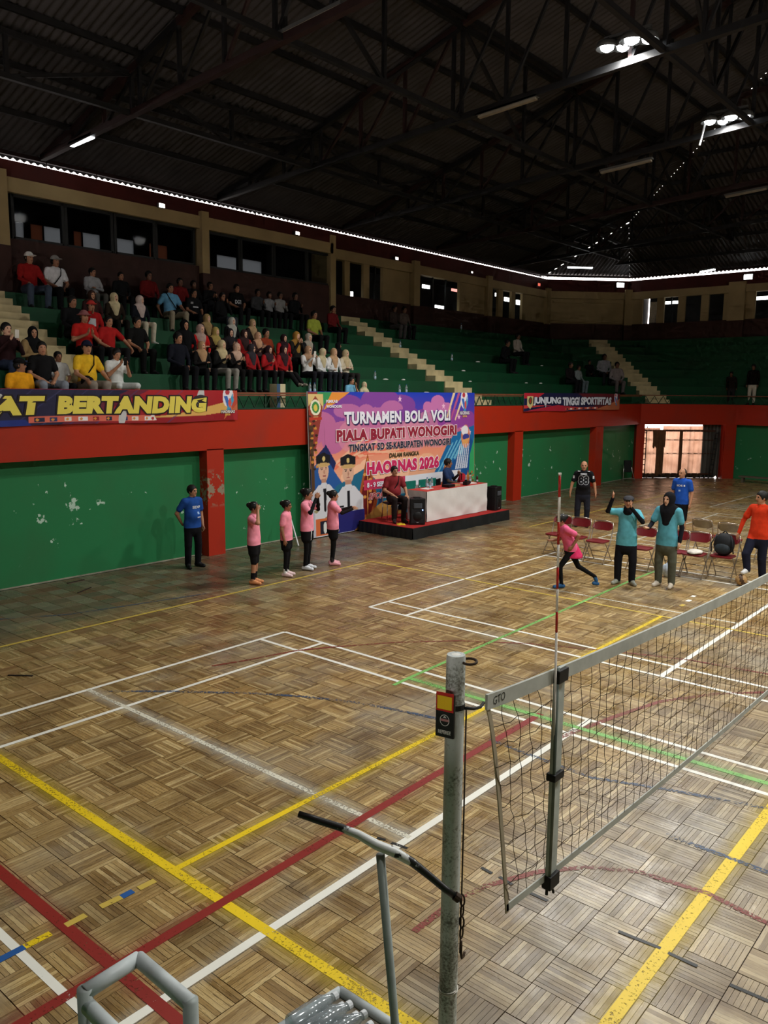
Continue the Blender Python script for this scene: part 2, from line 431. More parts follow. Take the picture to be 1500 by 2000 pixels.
def overspray(a, b_, w, col, amt):
    """thin mist of paint beside a sprayed line, fading to its edges"""
    nm = 'overspray_%d_%d_%d' % col
    if nm not in MATS:
        m = bpy.data.materials.new(nm); m.use_nodes = True; N = m.node_tree.nodes; L = m.node_tree.links; q = N['Principled BSDF']
        q.inputs['Base Color'].default_value = (*rgb(*col), 1); q.inputs['Roughness'].default_value = .6
        at_ = N.new('ShaderNodeAttribute'); at_.attribute_name = 'print'; g_ = N.new('ShaderNodeNewGeometry'); z_ = N.new('ShaderNodeTexNoise'); z_.inputs['Scale'].default_value = 9; z_.inputs['Detail'].default_value = 5
        L.new(g_.outputs['Position'], z_.inputs['Vector']); mm_ = N.new('ShaderNodeMath'); mm_.operation = 'MULTIPLY'; L.new(at_.outputs['Fac'], mm_.inputs[0]); L.new(z_.outputs['Fac'], mm_.inputs[1]); L.new(mm_.outputs[0], q.inputs['Alpha']); MATS[nm] = m
    line_z[0] += 0.00002
    a, b_ = Vector((*a, line_z[0])), Vector((*b_, line_z[0])); d = (b_-a).normalized(); sd = Vector((-d.y, d.x, 0))*w/2
    o = MB().add([a-sd, a, a+sd, b_-sd, b_, b_+sd], [(0, 3, 4, 1), (1, 4, 5, 2)]).build('paint_overspray', MATS[nm], floor)
    A_ = o.data.attributes.new('print', 'FLOAT_COLOR', 'POINT'); A_.data.foreach_set('color', [q for v_ in (0, amt, 0, 0, amt, 0) for q in (v_, v_, v_, 1)])
YC, WC = (214, 186, 40), (206, 204, 190)
overspray((-2.29, -4.511), (8, -4.511), .30, YC, .75); overspray((3.71, -4.5), (3.71, 4.4), .26, YC, .75); overspray((6.71, -4.5), (6.71, 1), .32, YC, .75)
overspray((4.72, -6.1), (4.72, 0), .22, WC, .5); overspray((0, -3.05), (4.7, -3.05), .30, WC, .7); overspray((4.24, -6.4), (4.25, -.2), .24, (150, 60, 50), .6); overspray((2, -5.335), (9, -5.335), .24, (150, 60, 50), .6); overspray((2.5, -.27), (7.4, -.24), .34, (150, 190, 120), .7)
NX, VY0, VY1, VX0 = 6.71, -4.511, 4.489, -2.29
# badminton court under the volleyball net
for y, a in ((0.0, 0), (-0.46, 0), (-5.64, 0), (-6.1, 0)): line([(0, y), (13.4, y)], BW, P_WHITE, label='white badminton side line')
for x in (0.0, 0.76, 4.72, 8.68, 12.64, 13.4): line([(x, -6.1), (x, 0)], BW+0.01*(x == 4.72), P_WHITE)
line([(0.0, -3.05), (4.72, -3.05)], BW, P_WORN, label='worn white badminton centre line')
line([(8.68, -3.05), (13.4, -3.05)], BW, P_WORN)
# second badminton court
for y in (1.83, 2.29, 7.47, 7.93): line([(0, y), (13.4, y)], BW, P_WHITE)
for x in (0.0, 0.74, 4.76, 8.7, 13.4): line([(x, 1.83), (x, 7.93)], BW+0.01*(x == 4.76), P_WHITE)
line([(0.74, 4.88), (4.76, 4.88)], BW, P_WORN)
# third badminton court, far
for y in (10.2, 10.66, 15.9, 16.35): line([(-0.1, y), (12, y)], BW, P_WORN)
for x in (-0.1, 0.66, 4.6): line([(x, 10.2), (x, 16.35)], BW, P_WORN)
for y in (17.6, 18.0): line([(0.0, y), (12, y)], BW, P_WORN)
line([(0.0, 17.6), (0.2, 24.5)], BW, P_WORN)
# volleyball court
line([(VX0, VY0), (VX0+18, VY0)], 0.075, P_YEL, label='yellow volleyball side line')
line([(VX0, VY1), (VX0+18, VY1)], 0.06, P_YELF)
line([(VX0, -8), (VX0, VY1)], 0.06, P_YELF)
line([(VX0+6, VY0), (VX0+6, VY1)], 0.055, P_YEL, label='yellow volleyball attack line')
line([(NX, VY0), (NX, VY1)], 0.085, P_YEL, label='wide yellow volleyball centre line')
line([(NX+3, VY0), (NX+3, VY1)], 0.06, P_YEL)
line([(-2.15, 10.5), (-2.13, 24)], 0.05, P_YELF)
# red, green, blue lines of other games
line([(4.30, -6.6), (4.24, -2.2), (4.25, -0.2)], 0.075, P_RED, label='red line crossing the parquet')
line([(-2, -5.335), (14, -5.335)], 0.08, P_RED)
line([(5.43, -3.9), (5.44, -3.5), (5.51, -3.18), (5.7, -2.79), (5.94, -2.5), (6.25, -2.31), (6.71, -2.24), (7.13, -2.31), (7.5, -2.5)], 0.05, P_REDF, label='faded red arc')
line([(0.4, -1.6), (0.55, -1.18), (0.74, -0.47), (1.03, 0.02), (1.48, 0.67), (2.09, 1.33), (2.88, 1.87), (3.94, 2.36), (4.82, 2.68), (5.74, 2.8)], 0.045, P_REDF)
line([(4.7, -0.6), (4.88, 0.26), (5.08, 1.02), (5.48, 1.69), (5.91, 2.14)], 0.06, P_REDF)
line([(0.2, -2.95), (0.75, -2.45), (1.5, -1.86), (2.01, -1.54), (2.58, -1.28), (3.07, -1.14), (3.53, -1.04)], 0.055, P_BLU, label='faded blue arc')
line([(6.2, -1.68), (7.2, -1.7)], 0.05, P_BLU)
line([(4.2, -1.12), (5.31, -1.2), (5.91, -0.96), (6.69, -0.72)], 0.05, P_BLU)
line([(2.52, -0.6), (2.50, -0.28), (2.34, 6.4), (2.35, 8.6)], 0.055, P_GRN, label='pale green line')
line([(2.50, -0.29), (7.4, -0.24)], 0.07, P_GRN)
line([(-4.6, -4), (-3.1, -1.6), (-2.6, 0.6)], 0.05, P_BLU)
# dashes of tape
for a, b_, m in (((3.705, -5.86), (3.705, -5.60), P_BLUB), ((3.705, -5.60), (3.705, -5.43), P_YEL), ((3.705, -5.33), (3.705, -5.19), P_YELF),
                 ((3.70, -5.08), (3.71, -4.93), P_YELF), ((3.71, -4.93), (3.71, -4.84), P_BLUB), ((3.715, -4.80), (3.72, -4.67), P_YELF)):
    line([a, b_], 0.055, m, 'floor_tape')
for a, b_ in (((4.53, -3.22), (4.60, -3.20)), ((4.66, -3.20), (4.80, -3.18)), ((5.36, -3.02), (5.46, -3.03)), ((5.52, -3.03), (5.64, -3.05)), ((5.78, -3.05), (5.92, -3.05)),
              ((6.42, -3.03), (6.69, -3.01)), ((6.74, -3.02), (6.92, -3.02)), ((7.12, -3.05), (7.33, -3.04))):
    line([a, b_], 0.028, P_BLK, 'floor_tape')
for px, py, l, c in ((1330, 1196, 0.14, P_YELF), (1342, 1187, 0.14, P_WHITE), (1352, 1178, 0.12, P_WHITE)):
    q = at_z(px, py-12, 0); line([(q[0], q[1]), (q[0], q[1]+l)], 0.07, c, 'floor_tape')

M_SLV = mat('dark_wood_sliver', rgb(40, 32, 26), .8, .2, 10)
for px, py, ln, an, lb in ((148, 1136, .35, .1, 'dark loose wood sliver on the floor near the green wall'), (165, 1153, .4, .5, 'pair of dark splinters before the green wall'), (40, 1320, .3, -.9, 'short dark splinter on the parquet at the picture edge')):
    q_ = at_z(px, py, 0); o = MB().box((-.012, -ln/2, .001), (.012, ln/2, .010)).build('wood_sliver', M_SLV); o.location = (q_[0], q_[1], 0); o.rotation_euler = (0, 0, an); tag(o, lb, 'wood sliver')
# ================================================================== LOWER WALLS
XF, XG = -5.08, -5.33                       # pillar face, recessed green wall
Z_BEAM0, Z_DECK, Z_RAIL = 2.19, 3.0, 3.36
M_GREEN = peel_mat('chipped_green_wall_paint', rgb(42, 122, 74), rgb(186, 212, 194), 0.645, 3.3, 0.5, 0.35, 1.7, (0.05, 0.12, 0.05), 0.35)
M_RED = peel_mat('red_wall_paint', rgb(176, 44, 20), rgb(190, 170, 150), 0.74, 2.6, 0.5)
M_REDP = peel_mat('peeling_red_pillar_paint', rgb(172, 46, 26), rgb(150, 134, 112), 0.52, 5.5, 0.55, 1.0, 1.62, (0.08, 0.02, 0.015), 0.3)
wall_left = MB().box((-5.75, -16, -0.1), (XG, 24.4, Z_DECK-0.05)).build('wall_left', M_GREEN)
tag(wall_left, 'long green painted wall below the grandstand with chipped patches', kind='structure')
PILLARS = [(-3.15, 0.43), (2.79, 0.43), (8.75, 0.45), (14.71, 0.50), (20.42, 0.6)]
for y, w in PILLARS:
    o = MB().box((XG-0.02, y-w/2, 0), (XF, y+w/2, Z_BEAM0+0.02)).build('pillar', M_REDP if abs(y-2.79) < 0.1 else M_RED, wall_left)
MB().box((XG-0.05, -16, Z_BEAM0), (XF, 24.05, Z_DECK)).build('beam', M_RED, wall_left)
MB().box((XG, -16, 0), (XG+0.015, 24.05, 0.025)).build('baseboard_strip', mat('pale_skirting', rgb(150, 146, 128), 0.8, 0.3, 5), wall_left)
# chamfer wall with the curtained gateway, between (-5.18,24.0) and (-2.3,26.9), then the end wall
CA, CB = np.array([-5.13, 24.05]), np.array([-2.30, 26.88])
CT = (CB-CA)/np.linalg.norm(CB-CA); CN = np.array([CT[1], -CT[0]])            # along, inward normal
CL = float(np.linalg.norm(CB-CA))
def cham(s, d, z): p = CA+CT*s+CN*d; return (p[0], p[1], z)
def cham_box(s0, s1, d0, d1, z0, z1, name, m, parent=None):
    mb = MB(); P = [cham(s0, d0, z0), cham(s1, d0, z0), cham(s1, d1, z0), cham(s0, d1, z0)]
    mb.prism([(p[0], p[1]) for p in P], z0, z1)
    return mb.build(name, m, parent)
wall_back = cham_box(-0.15, CL+0.2, -0.5, 0.0, Z_BEAM0, Z_DECK, 'wall_back', M_RED)
tag(wall_back, 'red beam and posts around the curtained gateway in the corner', kind='structure')
cham_box(-0.12, 0.22, -0.35, 0.06, 0, Z_BEAM0+0.01, 'pillar', M_RED, wall_back)
cham_box(CL-0.42, CL+0.05, -0.35, 0.06, 0, Z_BEAM0+0.01, 'pillar', M_RED, wall_back)
wall_end = MB().box((-2.5, 27.12, -0.1), (20.5, 27.5, Z_DECK-0.05)).build('wall_end', M_GREEN)
tag(wall_end, 'dark green end wall beside the gateway', kind='structure')
MB().box((-2.42, 26.88, Z_BEAM0), (20.5, 27.3, Z_DECK)).build('beam', M_RED, wall_end)
# the sides of the hall outside the picture
wall_right = MB().box((18.9, -9, -0.1), (19.3, 27.4, Z_DECK)).build('wall_right', M_GREEN); tag(wall_right, kind='structure')
wall_front = MB().box((-5.6, -8.6, -0.1), (19.2, -8.3, 2.2)).build('wall_front', M_GREEN); tag(wall_front, kind='structure')
seat_back = MB().box((-11, -9.5, 2.0), (24.4, -8.3, 2.2)).build('floor_gallery', mat('gallery_concrete', rgb(90, 92, 86), 0.9)); tag(seat_back, kind='structure')

# ================================================================== GRANDSTAND
Z0T, DZT, X0T, DXT = 3.714, 0.355, -6.27, 0.715
LOW = [np.array([XF, -16.0]), np.array([-5.13, 24.05]), np.array([-2.30, 26.88]), np.array([20.5, 26.88])]
UPP = [np.array([-11.0, -16.0]), np.array([-11.0, 26.64]), np.array([-8.26, 29.38]), np.array([20.5, 29.38])]
def tier_line(f): return [a*(1-f)+b*f for a, b in zip(LOW, UPP)]
def tier_x(n): return X0T-DXT*n
def tier_z(n): return Z0T+DZT*n
def tier_f(n): return (XF-tier_x(n))/5.92
M_TIER = peel_mat('green_grandstand_paint', rgb(22, 76, 46), rgb(90, 120, 100), 0.80, 3.0, 0.6, dirt=(0.02, 0.03, 0.02), dirt_amt=0.5)
stand = tag(empty('grandstand'), 'stepped green concrete grandstand around the hall', kind='structure')
M_DECK = mat('gallery_walkway_concrete', rgb(70, 90, 76), 0.85)
A, B = tier_line(0.0), tier_line(tier_f(-1))
MB().add([(*p, Z_DECK) for p in A]+[(*p, Z_DECK) for p in B], [(i, i+1, i+5, i+4) for i in range(3)]).build('walkway', M_DECK, stand)
for n in range(-1, 7):
    A, B = tier_line(tier_f(n)), tier_line(min(1.02, tier_f(n+1)) if n < 6 else 1.02)
    z1 = tier_z(n); z0 = z1-DZT
    mb = MB().add([(*p, z0-0.05) for p in A]+[(*p, z1) for p in A]+[(*p, z1) for p in B],
                  [(i+1, i, i+4, i+5) for i in range(3)]+[(i+5, i+4, i+8, i+9) for i in range(3)])
    mb.build('tier', M_TIER, stand)
# stairs: two cream steps to a tier
M_CREAM = mat('cream_stair_paint', rgb(196, 180, 138), 0.8, 0.18, 3)
def stair(center_of, half, axis, ns):
    for n in ns:
        c = center_of(n); t = np.array(axis); nrm = np.array([t[1], -t[0]])      # nrm points to the court
        z0 = tier_z(n)-DZT
        for d0, d1, z1, sh in ((0.0, 0.36, z0+DZT*0.5, 0.0), (-0.30, 0.012, z0+DZT+0.004, -0.0)):
            P = [c+t*(-half+sh)+nrm*d0, c+t*(half+sh)+nrm*d0, c+t*(half+sh)+nrm*d1, c+t*(-half+sh)+nrm*d1]
            MB().prism([tuple(p) for p in P], z0, z1).build('stair_step', M_CREAM, stand)
stair(lambda n: np.array([tier_x(n), 12.78]), 0.46, (0, 1), range(-1, 7))
stair(lambda n: np.array([tier_x(n), 0.40]), 0.47, (0, 1), range(-1, 6))
sb, st = np.array([-5.50, 25.58]), np.array([-9.05, 28.05])
def chamfer_center(n):
    f = tier_f(n); a = tier_line(f); p, q = a[1], a[2]
    guess = sb+(st-sb)*((n+1)/7.0); t = (q-p)/np.linalg.norm(q-p)
    return p+t*float((guess-p)@t)
stair(chamfer_center, 0.44, tuple(CT), range(-1, 7))
# railing along the edge of the walkway
M_RAIL = mat('brown_painted_rail', rgb(120, 70, 48), 0.5, 0.2, 8)
M_LAT = mat('dark_green_lattice_paint', rgb(26, 58, 40), 0.6, 0.2, 8)
rail = thing('grandstand_railing', 'low brown rail with dark lattice along the grandstand edge', 'railing', (XF-0.05, 0, Z_DECK))
MB().bar((0, -12, 0.345), (0, 24.1, 0.345), 0.05, 0.04).build('top_rail', M_RAIL, rail)
MB().bar((0, -12, 0.30), (0, 24.1, 0.30), 0.03, 0.025).build('middle_rail', M_RAIL, rail)
MB().bar((0, -12, 0.02), (0, 24.1, 0.02), 0.03, 0.03).build('bottom_rail', M_LAT, rail)
def lattice(a, b, z0, z1, par, step=0.30):
    a, b = Vector(a), Vector(b); n = max(1, int((b-a).length/step)); d = (b-a)/n
    for k in range(n):
        p = a+d*k
        MB().bar((p.x, p.y, z0), (p.x+d.x/2, p.y+d.y/2, z1), 0.022, 0.015).build('lattice_bar', M_LAT, par)
        MB().bar((p.x+d.x/2, p.y+d.y/2, z1), (p.x+d.x, p.y+d.y, z0), 0.022, 0.015).build('lattice_bar', M_LAT, par)
lattice((0, 3.3, 0), (0, 5.4, 0), 0.03, 0.29, rail); lattice((0, 12.0, 0), (0, 14.9, 0), 0.03, 0.29, rail)
for y in (-1.6, 0.4, 2.4, 4.2, 6.2, 8.2, 10.2, 12.2, 13.3, 15.3, 17.3, 19.3, 21.9, 23.9):
    MB().bar((0, y, 0), (0, y, 0.34), 0.035).build('post', M_LAT, rail)
rail2 = thing('corner_railing', 'dark lattice railing on the gallery above the curtained gateway', 'railing', (0, 0, Z_DECK))
for z, w in ((0.345, 0.05), (0.02, 0.03)):
    mb = MB(); mb.bar(cham(0, -0.05, z), cham(CL, -0.05, z), w, 0.03); mb.build('top_rail' if z > 0.1 else 'bottom_rail', M_RAIL if z > 0.1 else M_LAT, rail2)
lattice(cham(0.05, -0.05, 0), cham(CL, -0.05, 0), 0.03, 0.32, rail2, 0.34)
MB().bar((-2.3, 26.93, 0.345), (6, 26.93, 0.345), 0.04).build('top_rail', M_RAIL, rail2)
lattice((-2.3, 26.93, 0), (2.0, 26.93, 0), 0.03, 0.32, rail2, 0.34)
# low green parapet slab behind the corner railing
# ================================================================== UPPER WALLS
XR, XL, YSTEP = -11.0, -10.4, 11.72
M_CRM = mat('dusty_cream_wall_paint', rgb(150, 130, 92), 0.85, 0.15, 1.2)
M_DADO = mat('dark_maroon_dado_paint', rgb(58, 34, 28), 0.7, 0.25, 2.0)
M_DRED = mat('dark_red_wall_paint', rgb(66, 17, 12), 0.7, 0.25, 1.5)
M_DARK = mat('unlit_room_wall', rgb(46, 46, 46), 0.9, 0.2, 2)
M_FRAME = mat('dark_window_frame', rgb(26, 28, 28), 0.5, 0.1, 5)
Z_SILL, Z_HEAD, Z_BT, Z_TOP = 6.60, 7.73, 8.05, 8.575
class Seg:
    """a straight run of upper wall from A to B; s runs along, d outwards to the court"""
    def __init__(self, A, B):
        self.A, self.B = np.array(A, float), np.array(B, float); self.L = float(np.linalg.norm(self.B-self.A))
        self.t = (self.B-self.A)/self.L; self.n = np.array([self.t[1], -self.t[0]])
    def box(self, s0, s1, d0, d1, z0, z1, name, m, parent=None):
        P = [self.A+self.t*s+self.n*d for s, d in ((s0, d0), (s1, d0), (s1, d1), (s0, d1))]
        return MB().prism([tuple(p) for p in P], z0, z1).build(name, m, parent)
    def s_of(self, px, py):
        P = at_plane(px, py, (*self.A, 0), (*self.n, 0)); return float((P[:2]-self.A)@self.t)
segL = Seg((XL, -14.0), (XL, YSTEP)); segR = Seg((XR, YSTEP), (XR, 26.64)); segC = Seg((XR, 26.64), (-8.26, 29.38)); segE = Seg((-8.26, 29.38), (24.4, 29.38))
uw = {}
for sg, nm, zb in ((segL, 'wall_upper_left', 5.40), (segR, 'wall_upper_side', 5.75), (segC, 'wall_upper_corner', 5.75), (segE, 'wall_upper_end', 5.75)):
    w = sg.box(0, sg.L, -0.2, 0.0, zb-0.4, Z_SILL if sg is not segL else 6.74, nm, M_DADO); tag(w, 'dark dado of the upper wall behind the grandstand', kind='structure'); uw[sg] = w
    sg.box(0, sg.L, -0.2, 0.07, Z_HEAD, Z_BT, 'lintel', M_CRM, w)
    sg.box(0, sg.L, -0.2, 0.02, Z_BT, 8.42 if sg is segL else Z_TOP, 'upper_band', M_DRED, w)
# return face where the wall steps back
MB().box((XR-0.2, YSTEP-0.12, 5.4), (XL+0.07, YSTEP+0.12, 8.3)).build('column', M_CRM, uw[segL])
def col(sg, s, w=0.34, d=0.16, z0=Z_SILL-0.05):
    sg.box(s-w/2, s+w/2, -0.2, d, z0, Z_BT+0.12, 'column', M_CRM, uw[sg])
    sg.box(s-w/2, s+w/2, -0.2, d+0.005, 5.5, z0, 'column_foot', M_DADO, uw[sg])
col(segL, segL.s_of(395, 480), 0.24); col(segL, segL.s_of(-10, 440), 0.5)
for px in (808, 952): col(segR, segR.s_of(px, 560))
col(segR, segR.L-0.05); col(segC, segC.L, 0.42); col(segE, segE.s_of(1441, 575), 0.7)
# openings with dark rooms behind
def panels(sg, spans, z0=Z_SILL, z1=Z_HEAD):
    for a, b in spans: sg.box(a, b, -0.14, -0.02, z0, z1, 'wall_panel', M_CRM, uw[sg])
def S(sg, px, py=590): return sg.s_of(px, py)
panels(segR, [(S(segR, 748), S(segR, 800)), (S(segR, 674), S(segR, 684)), (S(segR, 711), S(segR, 722)), (S(segR, 898), S(segR, 948)), (S(segR, 1021), segR.L), (S(segR, 974), S(segR, 983)), (S(segR, 1000), S(segR, 1007)), (S(segR, 812), S(segR, 821))])
panels(segC, [(0, segC.L)])
segC.box(0.3, segC.L-0.3, -0.03, 0.015, 7.55, 7.62, 'moulding', M_CRM, uw[segC]); segC.box(0.3, segC.L-0.3, -0.03, 0.015, 6.68, 6.74, 'moulding', M_CRM, uw[segC])
panels(segE, [(0.1, S(segE, 1255)), (S(segE, 1283), S(segE, 1297)), (S(segE, 1324), S(segE, 1338)), (S(segE, 1369), S(segE, 1384)), (S(segE, 1413), S(segE, 1475)), (S(segE, 1505), 9), (11, 16), (18, 32)])
for sg in (segR, segE):
    # head strips above the openings stay cream, rooms behind are dark
    P = [sg.A+sg.t*s+sg.n*d for s, d in ((0, -2.6), (sg.L+2, -2.6), (sg.L+2, -2.5), (0, -2.5))]
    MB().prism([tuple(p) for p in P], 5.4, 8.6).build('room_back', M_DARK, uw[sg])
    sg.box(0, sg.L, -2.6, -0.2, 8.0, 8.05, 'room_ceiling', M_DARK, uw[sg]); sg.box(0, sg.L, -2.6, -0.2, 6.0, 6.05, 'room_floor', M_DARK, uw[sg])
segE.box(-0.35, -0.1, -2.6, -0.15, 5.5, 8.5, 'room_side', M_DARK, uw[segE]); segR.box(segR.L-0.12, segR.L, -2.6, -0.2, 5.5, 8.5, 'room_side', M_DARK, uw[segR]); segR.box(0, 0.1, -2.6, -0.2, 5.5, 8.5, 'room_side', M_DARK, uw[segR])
for sg, px0, px1 in ((segR, 821, 898), (segR, 722, 748), (segE, 1297, 1324)):
    a, b = S(sg, px0), S(sg, px1)
    for k in range(1, 2 if b-a < 1.2 else 3):
        s = a+(b-a)*k/(2 if b-a < 1.2 else 3); sg.box(s-0.025, s+0.025, -0.12, -0.06, Z_SILL, Z_HEAD, 'mullion', M_FRAME, uw[sg])
# left section: glazed gallery room
wl = uw[segL]
M_GLASS = bpy.data.materials.new('dusty_window_glass'); M_GLASS.use_nodes = True
_n = M_GLASS.node_tree.nodes; _l = M_GLASS.node_tree.links
_g = _n.new('ShaderNodeBsdfGlossy'); _g.inputs['Roughness'].default_value = 0.03; _g.inputs['Color'].default_value = (0.8, 0.8, 0.8, 1)
_t = _n.new('ShaderNodeBsdfTransparent'); _t.inputs['Color'].default_value = (0.72, 0.75, 0.76, 1)
_m = _n.new('ShaderNodeMixShader'); _m.inputs[0].default_value = 0.06
_nz = _n.new('ShaderNodeTexNoise'); _nz.inputs['Scale'].default_value = 3
_mr = _n.new('ShaderNodeMapRange'); _mr.inputs['To Min'].default_value = 0.0006; _mr.inputs['To Max'].default_value = 0.0016
_l.new(_nz.outputs['Fac'], _mr.inputs['Value']); _l.new(_mr.outputs[0], _m.inputs[0])
_l.new(_t.outputs[0], _m.inputs[1]); _l.new(_g.outputs[0], _m.inputs[2]); _l.new(_m.outputs[0], _n['Material Output'].inputs[0])
wins = [(28, 127), (132, 222), (228, 304), (308, 382), (410, 470), (474, 535), (539, 600), (603, 652)]
for k, (a, b) in enumerate(wins):
    s0, s1 = S(segL, a, 440+0.13*a), S(segL, b, 440+0.13*b)
    w_ = segL.box(s0, s1, -0.11, -0.10, 6.76, Z_HEAD, 'window_%d' % (k+1), M_GLASS); tag(w_, 'dark glazed gallery window above the grandstand', kind='structure')
    for q0, q1, z0, z1 in ((s0-0.03, s0+0.04, 6.74, Z_HEAD), (s1-0.04, s1+0.03, 6.74, Z_HEAD), (s0, s1, 6.74, 6.80), (s0, s1, 7.66, Z_HEAD)):
        segL.box(q0, q1, -0.16, -0.05, z0, z1, 'window_frame', M_FRAME, w_)
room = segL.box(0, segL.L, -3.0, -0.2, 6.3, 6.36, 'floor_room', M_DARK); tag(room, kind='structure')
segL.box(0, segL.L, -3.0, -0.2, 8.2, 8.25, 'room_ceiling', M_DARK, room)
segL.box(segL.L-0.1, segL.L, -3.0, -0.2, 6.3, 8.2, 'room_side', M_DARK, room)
# back wall of that room with daylit windows: solid spans around panes
M_PANE = bpy.data.materials.new('frosted_daylit_pane'); M_PANE.use_nodes = True
_n = M_PANE.node_tree.nodes; _l = M_PANE.node_tree.links
_t = _n.new('ShaderNodeBsdfTranslucent'); _t.inputs['Color'].default_value = (0.135, 0.14, 0.145, 1)
_l.new(_t.outputs[0], _n['Material Output'].inputs[0])
M_PANEB = M_PANE.copy(); M_PANEB.name = 'brown_curtained_pane'
M_PANEB.node_tree.nodes['Translucent BSDF'].inputs['Color'].default_value = (0.08, 0.045, 0.032, 1)
Xbk = XL-3.0
ys = []
for a, b, c, m_ in ((30, 47, 440, 0), (60, 84, 450, 1), (86, 124, 450, 0), (144, 160, 460, 1), (162, 196, 465, 0), (226, 262, 475, 0), (292, 306, 490, 1), (308, 328, 492, 1), (424, 468, 520, 0), (474, 512, 530, 0)):
    ys.append((at_x(a, c, Xbk)[1], at_x(b, c, Xbk)[1], m_))
bw = segL
y_prev = -14.0
ZB0, ZB1 = 6.95, 7.72
for y0, y1, m_ in ys:
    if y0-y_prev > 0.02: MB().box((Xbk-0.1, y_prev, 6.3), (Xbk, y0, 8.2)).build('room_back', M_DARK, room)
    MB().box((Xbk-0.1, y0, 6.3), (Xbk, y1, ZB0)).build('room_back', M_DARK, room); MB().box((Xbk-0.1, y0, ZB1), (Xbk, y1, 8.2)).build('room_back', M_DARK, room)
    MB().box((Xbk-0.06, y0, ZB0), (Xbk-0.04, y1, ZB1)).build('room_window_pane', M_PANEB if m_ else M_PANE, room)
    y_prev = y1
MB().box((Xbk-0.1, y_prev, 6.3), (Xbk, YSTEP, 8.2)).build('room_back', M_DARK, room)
# unseen upper walls on the other sides
for nm, lo, hi in (('wall_upper_right', (24.3, -14, 2.5), (24.6, 30, 8.57)), ('wall_upper_front', (-11, -14.2, 2.5), (24.6, -13.9, 8.57))):
    tag(MB().box(lo, hi).build(nm, M_DADO), kind='structure')

# ================================================================== ROOF
PIT = 0.30; ZE = 8.775
PL = [((1, 0), 11.25), ((0.70710678, -0.70710678), (37.64)/math.sqrt(2)+0.28), ((0, -1), 29.66), ((-1, 0), 24.65), ((0, 1), 14.2)]
def d_all(x, y): return [n[0]*x+n[1]*y+c for n, c in PL]
def roof_z(x, y): return ZE+PIT*min(d_all(x, y))
M_ROOF = mat('corrugated_roof_sheet', rgb(50, 47, 46), 0.7, 0.25, 1.5, metal=0.0)
def roof_slope(k, p0, p1, wave=0.17, amp=0.024, over=0.16):
    n = np.array(PL[k][0]); p0, p1 = np.array(p0, float), np.array(p1, float); Ln = np.linalg.norm(p1-p0); t = (p1-p0)/Ln
    N_ = int(Ln/wave)*6; mb = MB(); V = []
    for i in range(N_+1):
        s = Ln*i/N_; b = p0+t*s; dd = d_all(*b); bnd = 60.0
        for j, (m_, c_) in enumerate(PL):
            if j == k: continue
            gr = float(np.dot(m_, n))
            if 1-gr > 1e-6: bnd = min(bnd, (dd[j]-dd[k])/(1-gr))
        e = max(0.0, bnd); off = amp*math.sin(2*math.pi*s/wave)
        a = b-n*over; q = b+n*e
        z0 = ZE+PIT*(d_all(*b)[k]-over)+off; z1 = ZE+PIT*(d_all(*b)[k]+e)+off
        V += [(a[0], a[1], z0), (q[0], q[1], z1)]
    mb.add(V, [(2*i, 2*i+2, 2*i+3, 2*i+1) for i in range(N_)])
    return mb
ceil = roof_slope(0, (-11.25, -14.2), (-11.25, 26.7)).build('ceiling', M_ROOF, smooth=True)
tag(ceil, 'dark corrugated sheet roof on steel trusses', kind='structure')
roof_slope(1, (-11.30, 26.62), (-8.2, 29.72)).build('roof_slope', M_ROOF, ceil, smooth=True)
roof_slope(2, (-8.3, 29.66), (24.65, 29.66)).build('roof_slope', M_ROOF, ceil, smooth=True)
roof_slope(3, (24.65, -14.2), (24.65, 29.66), wave=1.2, amp=0.0).build('roof_slope', M_ROOF, ceil, smooth=True)
roof_slope(4, (-11.25, -14.2), (24.65, -14.2), wave=1.2, amp=0.0).build('roof_slope', M_ROOF, ceil, smooth=True)
# eave beam over the daylight slit, thin uprights in the slit
M_STEEL = mat('dark_red_oxide_steel', rgb(34, 17, 15), 0.6, 0.3, 4, metal=0.0)
M_STEELK = mat('dark_painted_steel', rgb(16, 16, 17), 0.6, 0.3, 4, metal=0.0)
for a, b in (((-11.05, -14), (-11.05, 26.7)), ((-11.05, 26.7), (-8.3, 29.46)), ((-8.3, 29.46), (24.4, 29.46))):
    MB().bar((*a, 8.748), (*b, 8.748), 0.08, 0.09).build('eave_beam', M_STEEL, ceil)
y = -13.0
while y < 26.5:
    MB().bar((-11.02, y, 8.56), (-11.02, y, 8.72), 0.02).build('slit_upright', M_STEEL, ceil); y += 1.3
for k in range(4): MB().bar((-11+2.74*k/3.5, 26.64+2.74*k/3.5, 8.56), (-11+2.74*k/3.5, 26.64+2.74*k/3.5, 8.72), 0.02).build('slit_upright', M_STEEL, ceil)
x = -8.0
while x < 8:
    MB().bar((x, 29.4, 8.56), (x, 29.4, 8.72), 0.02).build('slit_upright', M_STEEL, ceil); x += 1.3
# side gable closure under unseen slopes
tag(MB().box((24.3, -14, 8.5), (24.7, 29.6, 9.2)).build('trim_1', M_DADO), kind='structure')
tag(MB().box((-11, -14.3, 8.5), (24.7, -13.9, 9.2)).build('trim_2', M_DADO), kind='structure')
